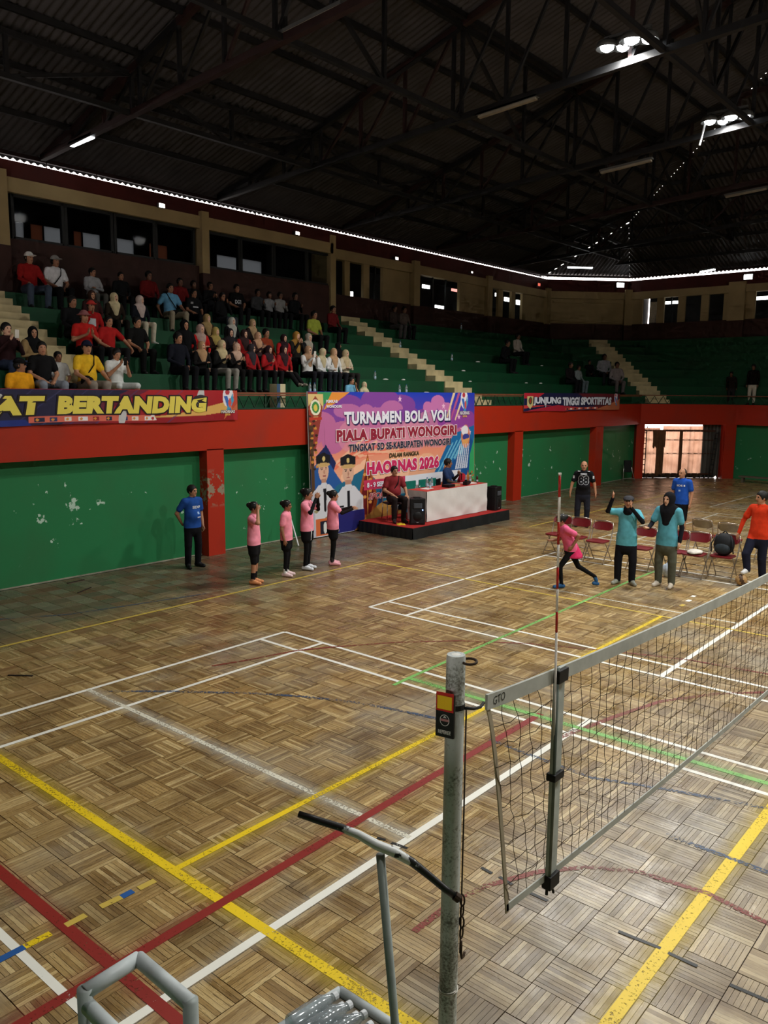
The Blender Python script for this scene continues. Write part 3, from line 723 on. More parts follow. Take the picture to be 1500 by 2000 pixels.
# purlins under the left and end slopes
for k in range(1, 13):
    d = 0.25+k*1.42; xx = -11.25+d
    y1 = min(29.66-d, 26.64+ (xx+11.25)*0.0+3) if d > 3 else 26.6
    y1 = min(y1, 29.66-d)
    MB().bar((xx, -14.0+d if -14+d < -6 else -12, ZE+PIT*d-0.09), (xx, y1, ZE+PIT*d-0.09), 0.07, 0.12).build('purlin', M_STEELK, ceil)
    if d < 17: MB().bar((max(-9.0, -11.25+d)+0.2, 29.66-d, ZE+PIT*d-0.09), (min(24.6-d, 20), 29.66-d, ZE+PIT*d-0.09), 0.07, 0.12).build('purlin', M_STEELK, ceil)

# ---- trusses: rising bottom chord, roof-line top chord, posts and diagonals
TRUSS_Y = [-7.9, -2.7, 2.48, 7.68, 12.88, 18.08, 23.28]
def chord_z(x): return 8.80+0.062*(x+10.9)
def member(a, b, w, m, par, name): MB().bar(a, b, w, w).build(name, m, par)
def truss(y, label):
    t = thing('roof_truss', label, 'truss', (-10.9, y, 8.8), group='steel trusses under the roof')
    top = lambda x: min(roof_z(x, y), 99)-0.16
    X1 = 24.3; xm = 6.7
    cz = lambda x: chord_z(x) if x < xm else chord_z(2*xm-x)
    O = np.array([-10.9, y, 8.8])
    def mm(a, b, w, name): member(tuple(np.array(a)-O), tuple(np.array(b)-O), w, M_STEEL if random.random() < 0.4 else M_STEELK, t, name)
    mm((-10.95, y, 8.78), (xm, y, cz(xm)), 0.13, 'bottom_chord'); mm((xm, y, cz(xm)), (X1, y, 8.8), 0.13, 'bottom_chord')
    kx = []
    for p in PL: pass
    xs = np.linspace(-10.95, X1, 27)
    for i in range(26): mm((xs[i], y, max(top(xs[i]), cz(xs[i])+0.05)), (xs[i+1], y, max(top(xs[i+1]), cz(xs[i+1])+0.05)), 0.13, 'top_chord')
    for i in range(1, 26):
        x = xs[i]
        if top(x)-cz(x) < 0.12: continue
        mm((x, y, cz(x)), (x, y, top(x)), 0.07, 'web_post')
        j = i+1 if i < 13 else i-1
        mm((x, y, cz(x)), (xs[j], y, top(xs[j])), 0.06, 'web_diagonal') if i % 1 == 0 else None
    return t
ORD = ['behind the viewer', 'second', 'carrying the lit tube above the yellow shirts', 'carrying the nearer bright lamp cluster', 'carrying the farther bright lamp cluster', 'just beyond the farther lamp cluster', 'closest to the far corner']
for k, y in enumerate(TRUSS_Y):
    if k == 0: continue
    truss(y, 'dark steel roof truss running across the hall, ' + (ORD[k] if k > 1 else 'the one closest to the camera'))
# lengthwise trusses tying them together
LT = [(-7.2, 'above the grandstand'), (-2.6, 'over the near court edge'), (1.9, 'above the net side of the court'), (6.7, 'under the ridge')]
for x, nm in LT:
    t = thing('tie_truss', 'dark steel tie truss running lengthwise under the roof, ' + nm, 'truss', (x, -6, chord_z(x)), group='lengthwise tie trusses under the roof')
    O = np.array([x, -6, chord_z(x)])
    ys_ = np.arange(-7.9, 26.0, 2.6); zt = lambda y: roof_z(x, y)-0.2
    for i in range(len(ys_)-1):
        a, b = ys_[i], ys_[i+1]; zc = chord_z(x)
        if zt(b)-zc < 0.25: break
        MB().bar(tuple(np.array((x, a, zc))-O), tuple(np.array((x, b, zc))-O), 0.10).build('bottom_chord', M_STEELK, t)
        MB().bar(tuple(np.array((x, a, zt(a)))-O), tuple(np.array((x, b, zt(b)))-O), 0.10).build('top_chord', M_STEELK, t)
        p, q = ((x, a, zc), (x, b, zt(b))) if i % 2 else ((x, a, zt(a)), (x, b, zc))
        MB().bar(tuple(np.array(p)-O), tuple(np.array(q)-O), 0.07).build('web_diagonal', M_STEELK, t)
        MB().bar(tuple(np.array((x, b, zc))-O), tuple(np.array((x, b, zt(b)))-O), 0.075).build('web_post', M_STEELK, t)

# ---- lamps
M_LED = mat('lit_led_bulb', (1, 1, 1), 0.5, 0, emit=(0.93, 0.97, 1.0), estr=9)
M_TUBE = mat('lit_fluorescent_tube', (1, 1, 1), 0.5, 0, emit=(0.90, 0.96, 1.0), estr=12)
M_SPOTW = mat('lit_wall_floodlight', (1, 1, 1), 0.5, 0, emit=(1.0, 0.85, 0.75), estr=5)
M_OFF = mat('unlit_lamp_cover', rgb(120, 112, 96), 0.5, 0.15, 6)
M_HOUS = mat('grey_lamp_housing', rgb(70, 70, 68), 0.5, 0.1, 6)
def bulb_cluster(P, label, power=1.0):
    t = thing('lamp_cluster', label, 'lamp', tuple(P), group='bright lamp clusters under the trusses')
    MB().bar((-0.45, 0, 0.16), (0.45, 0, 0.16), 0.08, 0.05).build('lamp_bar', M_HOUS, t)
    for dx, dy, r in ((-0.36, -0.07, 0.14), (-0.12, 0.09, 0.13), (0.13, -0.09, 0.15), (0.38, 0.06, 0.13)):
        MB().lathe([(0.03, 0.14), (0.035, 0.09)], (dx, dy, 0), 10).build('socket', M_HOUS, t)
        MB().lathe([(0.03, 0.13), (r*1.3, 0.06), (r*1.5, -0.055), (r*1.47, -0.055), (r*1.25, 0.055), (0.03, 0.12)], (dx, dy, 0), 12).build('added_hood', M_HOUS, t, smooth=True)  # unseen hood added over each bulb to cut light going up and sideways
        MB().lathe([(0.035, 0.09), (r*0.8, 0.05), (r, 0.0), (r*0.85, -0.06), (r*0.4, -0.10), (0.01, -0.11)], (dx, dy, 0), 8).build('bulb', M_LED, t, smooth=True)
    ld = bpy.data.lights.new('cluster_light', 'SPOT'); ld.energy = LAMP_WATTS*power; ld.color = (1.0, 0.985, 0.94)
    ld.spot_size, ld.spot_blend, ld.shadow_soft_size = R(172), 0.75, 0.22
    lo = bpy.data.objects.new('cluster_light', ld); COL.objects.link(lo); lo.parent = t; lo.location = (0, 0, -0.16)
def tube_lamp(P, ang, ln, label, lit, tilt=0.0, hang=False):
    t = thing('tube_lamp', label, 'lamp', tuple(P), ang, 'tube lamps under the trusses')
    MB().bar((-ln/2, 0, 0.03), (ln/2, 0, 0.03+tilt), 0.13, 0.05).build('housing', M_HOUS, t)
    if hang: MB().bar((0, 0, 0.05), (0, 0, roof_z(P[0], P[1])-P[2]), 0.02).build('hanger', M_STEELK, t)
    MB().bar((-ln/2+0.03, 0, -0.015), (ln/2-0.03, 0, -0.015+tilt), 0.10, 0.05).build('tube', M_TUBE if lit else M_OFF, t)
pa = at_y(1225, 82, 7.42); bulb_cluster(pa, 'dazzling white lamp cluster nearest the top edge of the roof view')
pb = at_y(1420, 230, 12.60); bulb_cluster(pb, 'dazzling white lamp cluster farther along the roof, with a hanging cable')
# lamps of the same kind along the trusses outside the view
for P, w_, nm in (((9.6, 2.48, 9.75), 1.35, 'above the net behind the near truss'), ((9.6, 7.68, 9.75), 1.0, 'over the far side of the net'), ((9.0, -2.7, 9.75), 0.6, 'just ahead of the viewer'), ((9.6, 12.88, 9.75), .7, 'over the far court'), ((2.2, -2.75, 9.45), 0.3, 'over the near end of the parquet')):
    bulb_cluster(P, 'white lamp cluster outside the view, ' + nm, w_)
tube_lamp(at_y(160, 276, 2.48), 0, 0.95, 'lit white tube lamp above the glazed gallery windows', True, 0.03)
tube_lamp(at_y(605, 47, 2.48), 0, 1.5, 'unlit beige tube lamp at the top edge under the nearest truss', False, 0.09)
tube_lamp(at_y(990, 214, 7.68), 0, 1.45, 'unlit beige tube lamp in line with the nearer lamp cluster', False, 0.09)
tube_lamp(at_y(1222, 328, 12.88), 0, 1.4, 'thin unlit tube lamp in line with the farther lamp cluster', False, 0.09)
tube_lamp(at_y(1457, 378, 18.08), 0, 1.2, 'short unlit tube lamp below the farther lamp cluster', False, 0.07)
tube_lamp(at_y(1133, 522, 24.0), 0.8, 1.1, 'lit white tube lamp in the far corner under the eaves', True, hang=True)
tube_lamp(at_y(1382, 528, 26.0), -0.5, 0.8, 'lit white tube lamp slanting above the end wall', True, hang=True)
cab = MB().tube([(pb[0]-0.5, pb[1], pb[2]-0.05), (pb[0]-0.55, pb[1]+0.02, pb[2]-0.25), (pb[0]-0.6, pb[1], pb[2]-0.5)], 0.025, 8).build('hanging_cable', mat('pale_cable', rgb(150, 150, 150), 0.5, 0.05))
tag(cab, 'short pale cable hanging from the farther lamp cluster', 'cable')
def flood(P, col_m, label, r=0.09, nrm=(1, 0)):
    t = thing('wall_floodlight', label, 'lamp', tuple(P), math.atan2(nrm[1], nrm[0]), 'small floodlights on the upper wall')
    MB().box((-0.12, -0.02, -0.02), (0, 0.02, 0.02)).build('bracket', M_HOUS, t)
    MB().box((-0.02, -r, -r*0.6), (0.05, r, r*0.6)).build('housing', M_HOUS, t, bevel=0.008)
    MB().box((0.05, -r*0.85, -r*0.5), (0.056, r*0.85, r*0.5)).build('lens', col_m, t)
M_SPOTC = mat('lit_cool_floodlight', (1, 1, 1), 0.5, 0, emit=(0.95, 1, 1), estr=9)
M_SPOTR = mat('lit_red_floodlight', (1, 0.2, 0.1), 0.5, 0, emit=(1, 0.18, 0.12), estr=0.8)
for px, py, m_, lb, r in ((314, 402, M_SPOTW, 'warm white floodlight over the last gallery window pane', 0.10), (579, 456, M_SPOTW, 'warm white floodlight over the dark gallery windows', 0.09)):
    flood(at_x(px, py, XL+0.13), m_, lb, r)
for px, py, m_, lb, r in ((773, 505, M_SPOTW, 'warm floodlight above the first recessed wall bay', 0.09), (920, 532, M_SPOTW, 'dim floodlight above the second recessed wall bay', 0.06), (1051, 556, M_SPOTR, 'red glowing floodlight by the corner column', 0.12)):
    flood(at_x(px, py, XR+0.14), m_, lb, r)
flood(at_plane(1211, 557, (-8.26, 29.38, 0), (*segC.n, 0)), M_SPOTC, 'cool white floodlight above the blank corner wall', 0.2, tuple(segC.n))
flood(at_y(1462, 541, 29.2), M_SPOTC, 'cool white floodlight above the end wall column', 0.2, (0, -1))
M_ROOML = mat('lit_room_tube', (1, 1, 1), 0.5, 0, emit=(0.95, 1.0, 0.98), estr=5)
M_ROOMR = mat('lit_room_tube_red', (1, 1, 1), 0.5, 0, emit=(1.0, 0.35, 0.3), estr=1.6)
def room_lamp(P, sg, ln, m_, label, h=0.09):
    ang = math.atan2(sg.t[1], sg.t[0])
    t = thing('room_lamp', label, 'lamp', tuple(P), ang, 'lamps glimpsed inside the upper rooms')
    MB().box((-ln/2, -0.03, h/2), (ln/2, 0.03, h/2+0.03)).build('housing', M_HOUS, t); MB().box((-ln/2, -0.02, -h/2), (ln/2, 0.02, h/2)).build('tube', m_, t)
for px, py, ln, m_, lb, h in ((858, 602, 0.55, M_ROOML, 'bright white lamp low in the wide dark window', 0.2), (832, 560, 0.45, M_ROOML, 'white lamp high in the wide dark window', 0.13), (889, 567, 0.5, M_ROOMR, 'reddish lamp high in the wide dark window', 0.1),
                              (971, 576, 0.3, M_ROOML, 'first greenish white lamp in the three narrow windows', 0.14), (991, 585, 0.5, M_ROOML, 'second greenish white lamp in the three narrow windows', 0.16), (1014, 591, 0.5, M_ROOML, 'third greenish white lamp in the three narrow windows', 0.2), (687, 577, 0.1, M_ROOML, 'small white glint in the first recessed window', 0.25)):
    P = at_x(px, py, XR-0.5); room_lamp(P, segR, ln, m_, lb, h)
for px, py, ln, lb, h in ((1311, 591, 0.75, 'white tube lamp in the end wall window', 0.12), (1276, 622, 0.2, 'round white light in the narrow end wall window', 0.2), (1490, 582, 0.6, 'white tube lamp beyond the end wall column', 0.14)):
    room_lamp(at_y(px, py, 29.9), segE, ln, M_ROOML, lb, h)
cur = MB().box((-0.16, -0.02, -0.6), (0.16, 0.02, 0.35)).build('window_blind', mat('pale_slatted_blind', rgb(190, 180, 160), 0.7, 0.2, 20))
cur.location = at_y(1276, 605, 29.75); tag(cur, 'pale blind hanging in the narrow end wall window', 'blind')

# ================================================================== BANNERS (printed cloth)
class Canvas:
    """a small colour raster in real banner coordinates: u along, v up, painted with flat shapes"""
    def __init__(self, W, H, step):
        self.W, self.H = W, H; self.nx, self.ny = int(W/step)+1, int(H/step)+1
        self.U, self.V = np.meshgrid(np.linspace(0, W, self.nx), np.linspace(0, H, self.ny), indexing='ij')
        self.C = np.zeros((self.nx, self.ny, 3))
    def put(self, mask, col, a=1.0):
        m = (np.asarray(mask, float)*a)[..., None]; self.C = self.C*(1-m)+np.array(col)*m
    def poly(self, pts, col, a=1.0):
        x, y = self.U, self.V; ins = np.zeros(x.shape, bool); n = len(pts)
        for i in range(n):
            (x1, y1), (x2, y2) = pts[i], pts[(i+1) % n]
            if y1 == y2: continue
            c = ((y1 > y) != (y2 > y)) & (x < (x2-x1)*(y-y1)/(y2-y1)+x1); ins ^= c
        self.put(ins, col, a); return ins
    def ell(self, cx, cy, rx, ry, col, a=1.0, rot=0.0):
        dx, dy = self.U-cx, self.V-cy; c, s = math.cos(rot), math.sin(rot)
        self.put(((dx*c+dy*s)/rx)**2+((-dx*s+dy*c)/ry)**2 < 1, col, a)
    def rect(self, x0, y0, x1, y1, col, a=1.0): self.put((self.U > x0) & (self.U < x1) & (self.V > y0) & (self.V < y1), col, a)
    def cloud(self, cx, cy, r, col, n=7, seed=0, a=1.0, flat=0.55):
        rn = random.Random(seed)
        for k in range(n): self.ell(cx+(k-(n-1)/2)*r*0.55, cy+rn.uniform(-.15, .35)*r, r*rn.uniform(.45, .8), r*flat*rn.uniform(.5, .9), col, a)
    def grad(self, stops):
        v = self.V/self.H
        self.C = np.stack([np.interp(v, [s[0] for s in stops], [s[1][i] for s in stops]) for i in range(3)], -1)
    def mesh(self, name, place, m, parent=None):
        """place(u, v) -> point; the print is carried by the colour attribute"""
        V = [place(u, v) for u, v in zip(self.U.ravel(), self.V.ravel())]
        nx, ny = self.nx, self.ny; I = np.arange(nx*ny).reshape(nx, ny)
        F = np.stack([I[:-1, :-1], I[1:, :-1], I[1:, 1:], I[:-1, 1:]], -1).reshape(-1, 4)
        me = bpy.data.meshes.new(name); me.from_pydata(V, [], F.tolist()); me.update()
        at = me.attributes.new('print', 'FLOAT_COLOR', 'POINT')
        at.data.foreach_set('color', np.concatenate([self.C.reshape(-1, 3), np.ones((nx*ny, 1))], 1).astype(np.float32).ravel())
        me.polygons.foreach_set('use_smooth', [True]*len(me.polygons))
        me.materials.append(m)
        o = bpy.data.objects.new(name, me); COL.objects.link(o)
        if parent: o.parent = parent
        return o
def lettering(s, x0, x1, y0, y1, place, off, col, parent, outline=None, ocol=None, shadow=None, bold=0.03, shear=0.0, spacing=1.0, label=None):
    def put(V, F, dx, dy, lift, c, nm):
        mb = MB(); mb.add([place(x+dx, y+dy, lift) for x, y in V], F)
        o = mb.build(nm, mat('print_%d_%d_%d' % c, rgb(*c), 0.55, 0, spec=0.3), parent); return o
    V, F = fit_text(s, x0, x1, y0, y1, bold, shear, spacing)
    if shadow: put(V, F, shadow[0], shadow[1], off, shadow[2], 'lettering_shadow')
    if outline:
        V2, F2 = fit_text(s, x0, x1, y0, y1, bold, shear, spacing, grow=outline); put(V2, F2, 0, 0, off+0.002, ocol, 'lettering_outline')
    o = put(V, F, 0, 0, off+0.004, col, 'lettering')
    if label: o['label'] = label
M_VINYL = vcol_mat('printed_vinyl', 0.42, 0.4)
M_BACKV = mat('white_vinyl_back', rgb(200, 200, 200), 0.6, 0.05)
# ---- the large backdrop banner behind the stage, leaning from the floor to the rail
bw_, bh_ = 6.70, 3.37
BX0, BX1, BY0, BY1 = -4.93, -5.0, 5.36, 12.06
def bplace(u, v, lift=0.0):
    f = v/bh_
    sag = 0.012*math.sin(u*2.1+v)+0.006*math.sin(u*5.3)
    return (BX0+(BX1-BX0)*f+lift+sag, BY0+u+ (0.06*(1-f) if u < 0.5 else 0.0), 0.02+v)
def bp(px, py):
    P = at_x(px, py, -4.97); return (P[1]-BY0, P[2]-0.02)
cv = Canvas(bw_, bh_, 0.0155)
BLUE, PURP, PINK, ORNG, TEAL, NAVY = rgb(40, 70, 190), rgb(132, 70, 160), rgb(226, 130, 150), rgb(244, 160, 110), rgb(40, 130, 165), rgb(30, 40, 92)
cv.grad([(0, rgb(60, 150, 150)), (0.18, rgb(70, 150, 170)), (0.36, rgb(240, 176, 140)), (0.55, rgb(240, 150, 120)), (0.7, rgb(196, 100, 150)), (0.82, rgb(92, 66, 176)), (1.0, rgb(30, 64, 190))])
cv.cloud(1.9, 2.95, 0.75, PURP, 8, 1); cv.cloud(2.3, 2.72, 0.6, rgb(190, 110, 170), 7, 2); cv.cloud(4.3, 2.75, 0.55, PURP, 7, 3); cv.cloud(4.9, 3.0, 0.4, rgb(204, 120, 180), 5, 4)
cv.cloud(1.2, 2.35, 0.7, rgb(196, 110, 160), 7, 5); cv.cloud(5.6, 2.5, 0.6, rgb(150, 70, 160), 6, 6); cv.cloud(3.4, 2.3, 0.9, rgb(226, 150, 170), 9, 7, 0.55)
for k in range(9): cv.poly([(0.6+k*.17, 1.55+k*.05), (1.9+k*.22, 2.3-k*.06), (1.95+k*.22, 2.25-k*.06), (0.7+k*.17, 1.48+k*.05)], rgb(236, 110, 84) if k % 2 else rgb(248, 196, 160), 0.8)
cv.cloud(2.4, 1.35, 0.5, rgb(252, 196, 160), 8, 8); cv.cloud(3.6, 1.5, 0.5, rgb(250, 190, 150), 7, 9, 0.8)
cv.poly([(0.2, 1.9), (0.55, 2.15), (0.9, 1.7), (0.5, 0.9), (0.1, 1.0)], NAVY); cv.poly([(0.0, 1.6), (0.5, 1.9), (1.1, 1.2), (0.4, 0.6), (0, .6)], rgb(40, 90, 160))
cv.poly([(0, 0.5), (0.9, 1.15), (1.9, 1.5), (2.6, 1.0), (3.3, 0.75), (6.7, .75), (6.7, 0), (0, 0)], rgb(36, 108, 140))
cv.poly([(4.4, .7), (5.3, 1.9), (5.7, 2.25), (6.7, 2.45), (6.7, .4), (4.4, .4)], rgb(30, 110, 170)); cv.poly([(5.0, .6), (5.8, 1.7), (6.1, 1.4), (6.5, 2.1), (6.7, 1.9), (6.7, .4)], rgb(26, 84, 150))
for k in range(5): cv.poly([(4.9+k*.25, 1.2+k*.12), (5.6+k*.2, 2.0+k*.06), (5.64+k*.2, 1.97+k*.06), (4.98+k*.25, 1.2+k*.1)], rgb(120, 196, 224), 0.8)
cv.poly([(6.35, .5), (6.45, 1.6), (6.7, 2.1), (6.7, .3)], rgb(56, 170, 104)); cv.poly([(5.5, .6), (6.1, .95), (6.7, .9), (6.7, .2), (5.3, .2)], rgb(96, 160, 90))
for k in range(4): cv.ell(6.1, 0.62+k*.12, .55, .05, rgb(200, 190, 120) if k % 2 else rgb(90, 150, 80))
for x_ in (1.0, 1.25, 1.5, 2.5, 2.8, 3.1, 5.75, 5.9, 6.05):
    cv.poly([(x_-.1, .55), (x_, 1.05+.15*math.sin(x_*9)), (x_+.1, .55)], rgb(30, 56, 96)); cv.ell(x_, .75, .09, .16, rgb(30, 56, 96))
# wayang gunungan leaves
for gx, gy, gs in ((2.02, 1.25, 1.0), (5.28, 1.15, .62), (6.35, 0.75, .7)):
    cv.poly([(gx-.38*gs, gy-.55*gs), (gx, gy+.62*gs), (gx+.38*gs, gy-.55*gs), (gx+.2*gs, gy-1.0*gs), (gx-.2*gs, gy-1.0*gs)], rgb(170, 84, 44))
    cv.poly([(gx-.26*gs, gy-.5*gs), (gx, gy+.42*gs), (gx+.26*gs, gy-.5*gs), (gx+.12*gs, gy-.9*gs), (gx-.12*gs, gy-.9*gs)], rgb(110, 32, 30))
    for k in range(6): cv.ell(gx+.1*gs*(-1)**k, gy-.6*gs+k*.14*gs, .06*gs, .04*gs, rgb(226, 160, 80))
    cv.rect(gx-.015*gs, gy-1.1*gs, gx+.015*gs, gy+.5*gs, rgb(226, 160, 80))
# batik strips at the left edge
cv.poly([(0, 3.37), (0.55, 3.37), (0.35, 2.6), (0.2, 2.1), (0, 1.9)], rgb(150, 60, 50)); cv.poly([(.3, 3.37), (.9, 3.37), (0.3, 2.9)], rgb(60, 150, 90)); cv.poly([(.8, 3.37), (1.4, 3.37), (.9, 3.1), (.5, 2.95)], rgb(236, 150, 60))
cv.rect(0, 0, .12, 2.6, rgb(84, 60, 40))
for k in range(26): cv.ell(.12+.10*math.sin(k*1.9), 1.6+k*.055, .05, .03, rgb(206, 140, 60) if k % 2 else rgb(60, 40, 30))
for k in range(12): cv.ell(6.55+.08*math.sin(k*2.3), .55+k*.05, .05, .035, rgb(186, 110, 60) if k % 2 else rgb(96, 50, 36))
# crest shield
sx0, sx1, sy0, sy1 = *[bp(601, 780)[0], bp(633, 780)[0]], bp(618, 822)[1], bp(618, 769)[1]
cx_ = (sx0+sx1)/2
cv.poly([(sx0, sy1), (sx1, sy1), (sx1, sy0+.3), (cx_, sy0), (sx0, sy0+.3)], rgb(226, 196, 130)); hs = (sy1-sy0)
cv.poly([(cx_, sy1-.05), (cx_+.24, sy1-.3), (cx_+.16, sy1-.52), (cx_-.16, sy1-.52), (cx_-.24, sy1-.3)], rgb(150, 60, 40)); cv.ell(cx_, sy1-.31, .17, .18, rgb(240, 236, 210)); cv.ell(cx_, sy1-.31, .12, .13, rgb(60, 140, 70)); cv.ell(cx_, sy1-.32, .06, .08, rgb(226, 200, 90)); cv.rect(cx_-.2, sy1-.60, cx_+.2, sy1-.54, rgb(190, 60, 40))
# games logo, comets, stars and ball at the other corner
for k in range(3): cv.poly([(5.25+k*.22, 2.62), (5.62+k*.24, 3.37), (5.74+k*.24, 3.37), (5.30+k*.22, 2.6)], rgb(240, 210, 170) if k % 2 == 0 else rgb(190, 90, 140))
lx, ly = bp(908, 795)
def games_logo(c, lx, ly, s):
    c.ell(lx, ly+.18*s, .15*s, .22*s, rgb(236, 232, 240)); c.ell(lx-.02*s, ly+.28*s, .06*s, .06*s, rgb(190, 60, 70)); c.poly([(lx-.12*s, ly+.2*s), (lx+.02*s, ly-.14*s), (lx+.1*s, ly-.14*s), (lx-.02*s, ly+.2*s)], rgb(60, 110, 190)); c.poly([(lx+.12*s, ly+.26*s), (lx-.04*s, ly-.1*s), (lx+.03*s, ly-.12*s), (lx+.16*s, ly+.1*s)], rgb(70, 160, 200)); c.ell(lx+.05*s, ly+.05*s, .04*s, .1*s, rgb(220, 90, 80))
games_logo(cv, lx, ly, 1.2)
for x_, y_ in ((6.05, 2.35), (5.9, 2.7), (6.45, 2.25), (3.3, 3.2), (5.15, 3.0)):
    cv.poly([(x_+.09*math.cos(a)*(1 if i % 2 == 0 else .42), y_+.09*math.sin(a)*(1 if i % 2 == 0 else .42)) for i, a in enumerate([math.pi/2+k*math.pi/5 for k in range(10)])], rgb(250, 200, 230))
vx, vy = bp(909, 852)
cv.ell(vx, vy, .22, .33, rgb(224, 130, 90)); cv.ell(vx-.03, vy+.16, .17, .15, rgb(240, 236, 240)); cv.ell(vx+.02, vy-.02, .17, .1, rgb(60, 70, 150)); cv.poly([(vx-.2, vy-.1), (vx+.2, vy-.05), (vx+.1, vy-.2), (vx-.1, vy-.24)], rgb(236, 170, 100))
for k in range(6): cv.poly([(vx-.5+k*.1, vy-.9), (vx-.28+k*.09, vy-.2), (vx-.25+k*.09, vy-.2), (vx-.42+k*.1, vy-.9)], rgb(230, 235, 245), .8)
# two printed officials in white dress uniform and black caps
def official(c, hx, hy, s, lean=0):
    W_, K_, SK = rgb(216, 216, 222), rgb(26, 26, 32), rgb(224, 178, 152)
    c.poly([(hx-.50*s, hy-.62*s), (hx-.2*s, hy-.34*s), (hx+.2*s, hy-.34*s), (hx+.52*s, hy-.62*s), (hx+.56*s, hy-2.2*s), (hx-.52*s, hy-2.2*s)], W_)
    c.poly([(hx-.50*s, hy-.62*s), (hx-.36*s, hy-.48*s), (hx-.30*s, hy-2.2*s), (hx-.54*s, hy-2.2*s)], rgb(190, 190, 200))
    c.ell(hx, hy-.02*s, .19*s, .27*s, SK); c.rect(hx-.1*s, hy-.4*s, hx+.1*s, hy-.2*s, rgb(190, 140, 118))
    c.poly([(hx-.14*s, hy-.34*s), (hx, hy-.5*s), (hx+.14*s, hy-.34*s), (hx+.1*s, hy-.3*s), (hx-.1*s, hy-.3*s)], W_); c.poly([(hx-.05*s, hy-.44*s), (hx+.05*s, hy-.44*s), (hx+.04*s, hy-.95*s), (hx, hy-1.0*s), (hx-.04*s, hy-.95*s)], K_)
    c.poly([(hx-.25*s, hy+.15*s), (hx-.26*s, hy+.33*s), (hx, hy+.41*s), (hx+.26*s, hy+.33*s), (hx+.25*s, hy+.15*s)], K_); c.ell(hx, hy+.12*s, .24*s, .05*s, rgb(206, 170, 110)); c.ell(hx, hy+.26*s, .05*s, .06*s, rgb(214, 190, 120))
    for q in (-1, 1): c.ell(hx+q*.08*s, hy+.02*s, .035*s, .015*s, K_); c.ell(hx+q*.08*s, hy+.055*s, .05*s, .01*s, K_); c.ell(hx+q*.3*s, hy-.95*s, .07*s, .04*s, rgb(160, 150, 110))
    c.ell(hx, hy-.05*s, .025*s, .05*s, rgb(186, 134, 112)); c.ell(hx, hy-.14*s, .06*s, .015*s, rgb(150, 70, 70)); c.rect(hx-.34*s, hy-.82*s, hx-.16*s, hy-.77*s, K_); c.ell(hx+.05*s, hy-1.2*s, .09*s, .1*s, rgb(150, 140, 110))
official(cv, *bp(630, 918), 1.0); official(cv, *bp(680, 921), 1.04)
# bottom corner: player print, white strip, date plate
cv.rect(0.12, 0.02, 0.95, 0.42, rgb(214, 110, 60)); cv.rect(.25, .05, .6, .36, rgb(30, 34, 50)); cv.ell(.42, .2, .06, .14, rgb(226, 226, 220)); cv.rect(.75, .0, 1.9, .5, rgb(40, 40, 110)); cv.poly([(1.5, 0), (2.4, .55), (3.4, .3), (3.4, 0)], rgb(170, 120, 60)); cv.ell(2.6, .45, .35, .16, rgb(186, 140, 70), 1, .3)
x0, y0 = bp(711, 949); x1 = bp(790, 949)[0]; dh = bp(711, 958)[1]; dt = bp(711, 938)[1]
cv.rect(x0, dh, x1, dt, rgb(206, 60, 96)); wx0, wy = bp(790, 938); cv.rect(wx0, .93, 6.0, 1.2, rgb(232, 232, 238))
banner = thing('backdrop_banner', 'tall purple and orange tournament backdrop banner with large lettering behind the stage', 'banner', (0, 0, 0))
cv.mesh('printed_sheet', bplace, M_VINYL, banner)
MB().add([bplace(u, v, -0.012) for u in np.linspace(0.01, bw_-.01, 60) for v in np.linspace(0.01, bh_-0.01, 12)], [(12*i+j, 12*i+j+1, 12*i+j+13, 12*i+j+12) for i in range(59) for j in range(11)]).build('sheet_back', M_BACKV, banner)
def bl(px0, py0, px1, py1, px0b=None):
    """rectangle on the banner from its picture bearings: (left, top-left y) to (right, bottom-left y)"""
    a, b, c = bp(px0, py0), bp(px0, py1), bp(px1, (py0+py1)/2); return a[0], c[0], b[1], a[1]
WHT, MAR, DKN, MAG = (236, 236, 246), (148, 34, 56), (36, 40, 62), (206, 44, 96)
def btext(s, px0, py0, px1, py1, **k):
    x0, x1, y0, y1 = bl(px0, py0, px1, py1); lettering(s, x0, x1, y0, y1, bplace, 0.012, parent=banner, **k)
btext('TURNAMEN BOLA VOLI', 673, 804, 879, 829, col=WHT, shadow=(0.035, -0.035, (40, 34, 90)), bold=0.05, spacing=1.10)
btext('PIALA BUPATI WONOGIRI', 658, 840, 891, 863, col=MAR, outline=0.05, ocol=(244, 226, 230), bold=0.055, spacing=1.08)
btext('TINGKAT SD SE-KABUPATEN WONOGIRI', 681, 868, 879, 883, col=DKN, outline=0.03, ocol=(240, 214, 214), bold=0.045, spacing=1.05)
btext('DALAM RANGKA', 759, 885, 818, 894, col=(70, 62, 40), bold=0.03)
btext('HAORNAS 2026', 716, 902, 856, 928, col=MAG, outline=0.05, ocol=(246, 232, 238), bold=0.06, spacing=1.06)
btext('8 - 9 SEPTEMBER', 716, 943, 776, 953, col=WHT, bold=0.04)
btext('SPORTI', 719, 964, 758, 976, col=(190, 30, 50), outline=0.04, ocol=(236, 226, 220), bold=0.02, shear=0.35)
btext('PEMKAB', 638, 781, 661, 787, col=WHT, bold=0.035); btext('WONOGIRI', 638, 791, 669, 797, col=WHT, bold=0.035)
btext('HAORNAS', 898, 803, 917, 810, col=(240, 230, 240), outline=0.08, ocol=(50, 40, 90), bold=0.03); btext('2026', 903, 811, 912, 815, col=(240, 190, 90), bold=0.03)
# light poles holding the banner
for u in (0.0, bw_):
    MB().tube([bplace(u, 0.0, -0.03), bplace(u, bh_, -0.03)], 0.015, 6).build('edge_pole', mat('banner_edge_batten', rgb(180, 180, 176), 0.6, 0.1), banner)

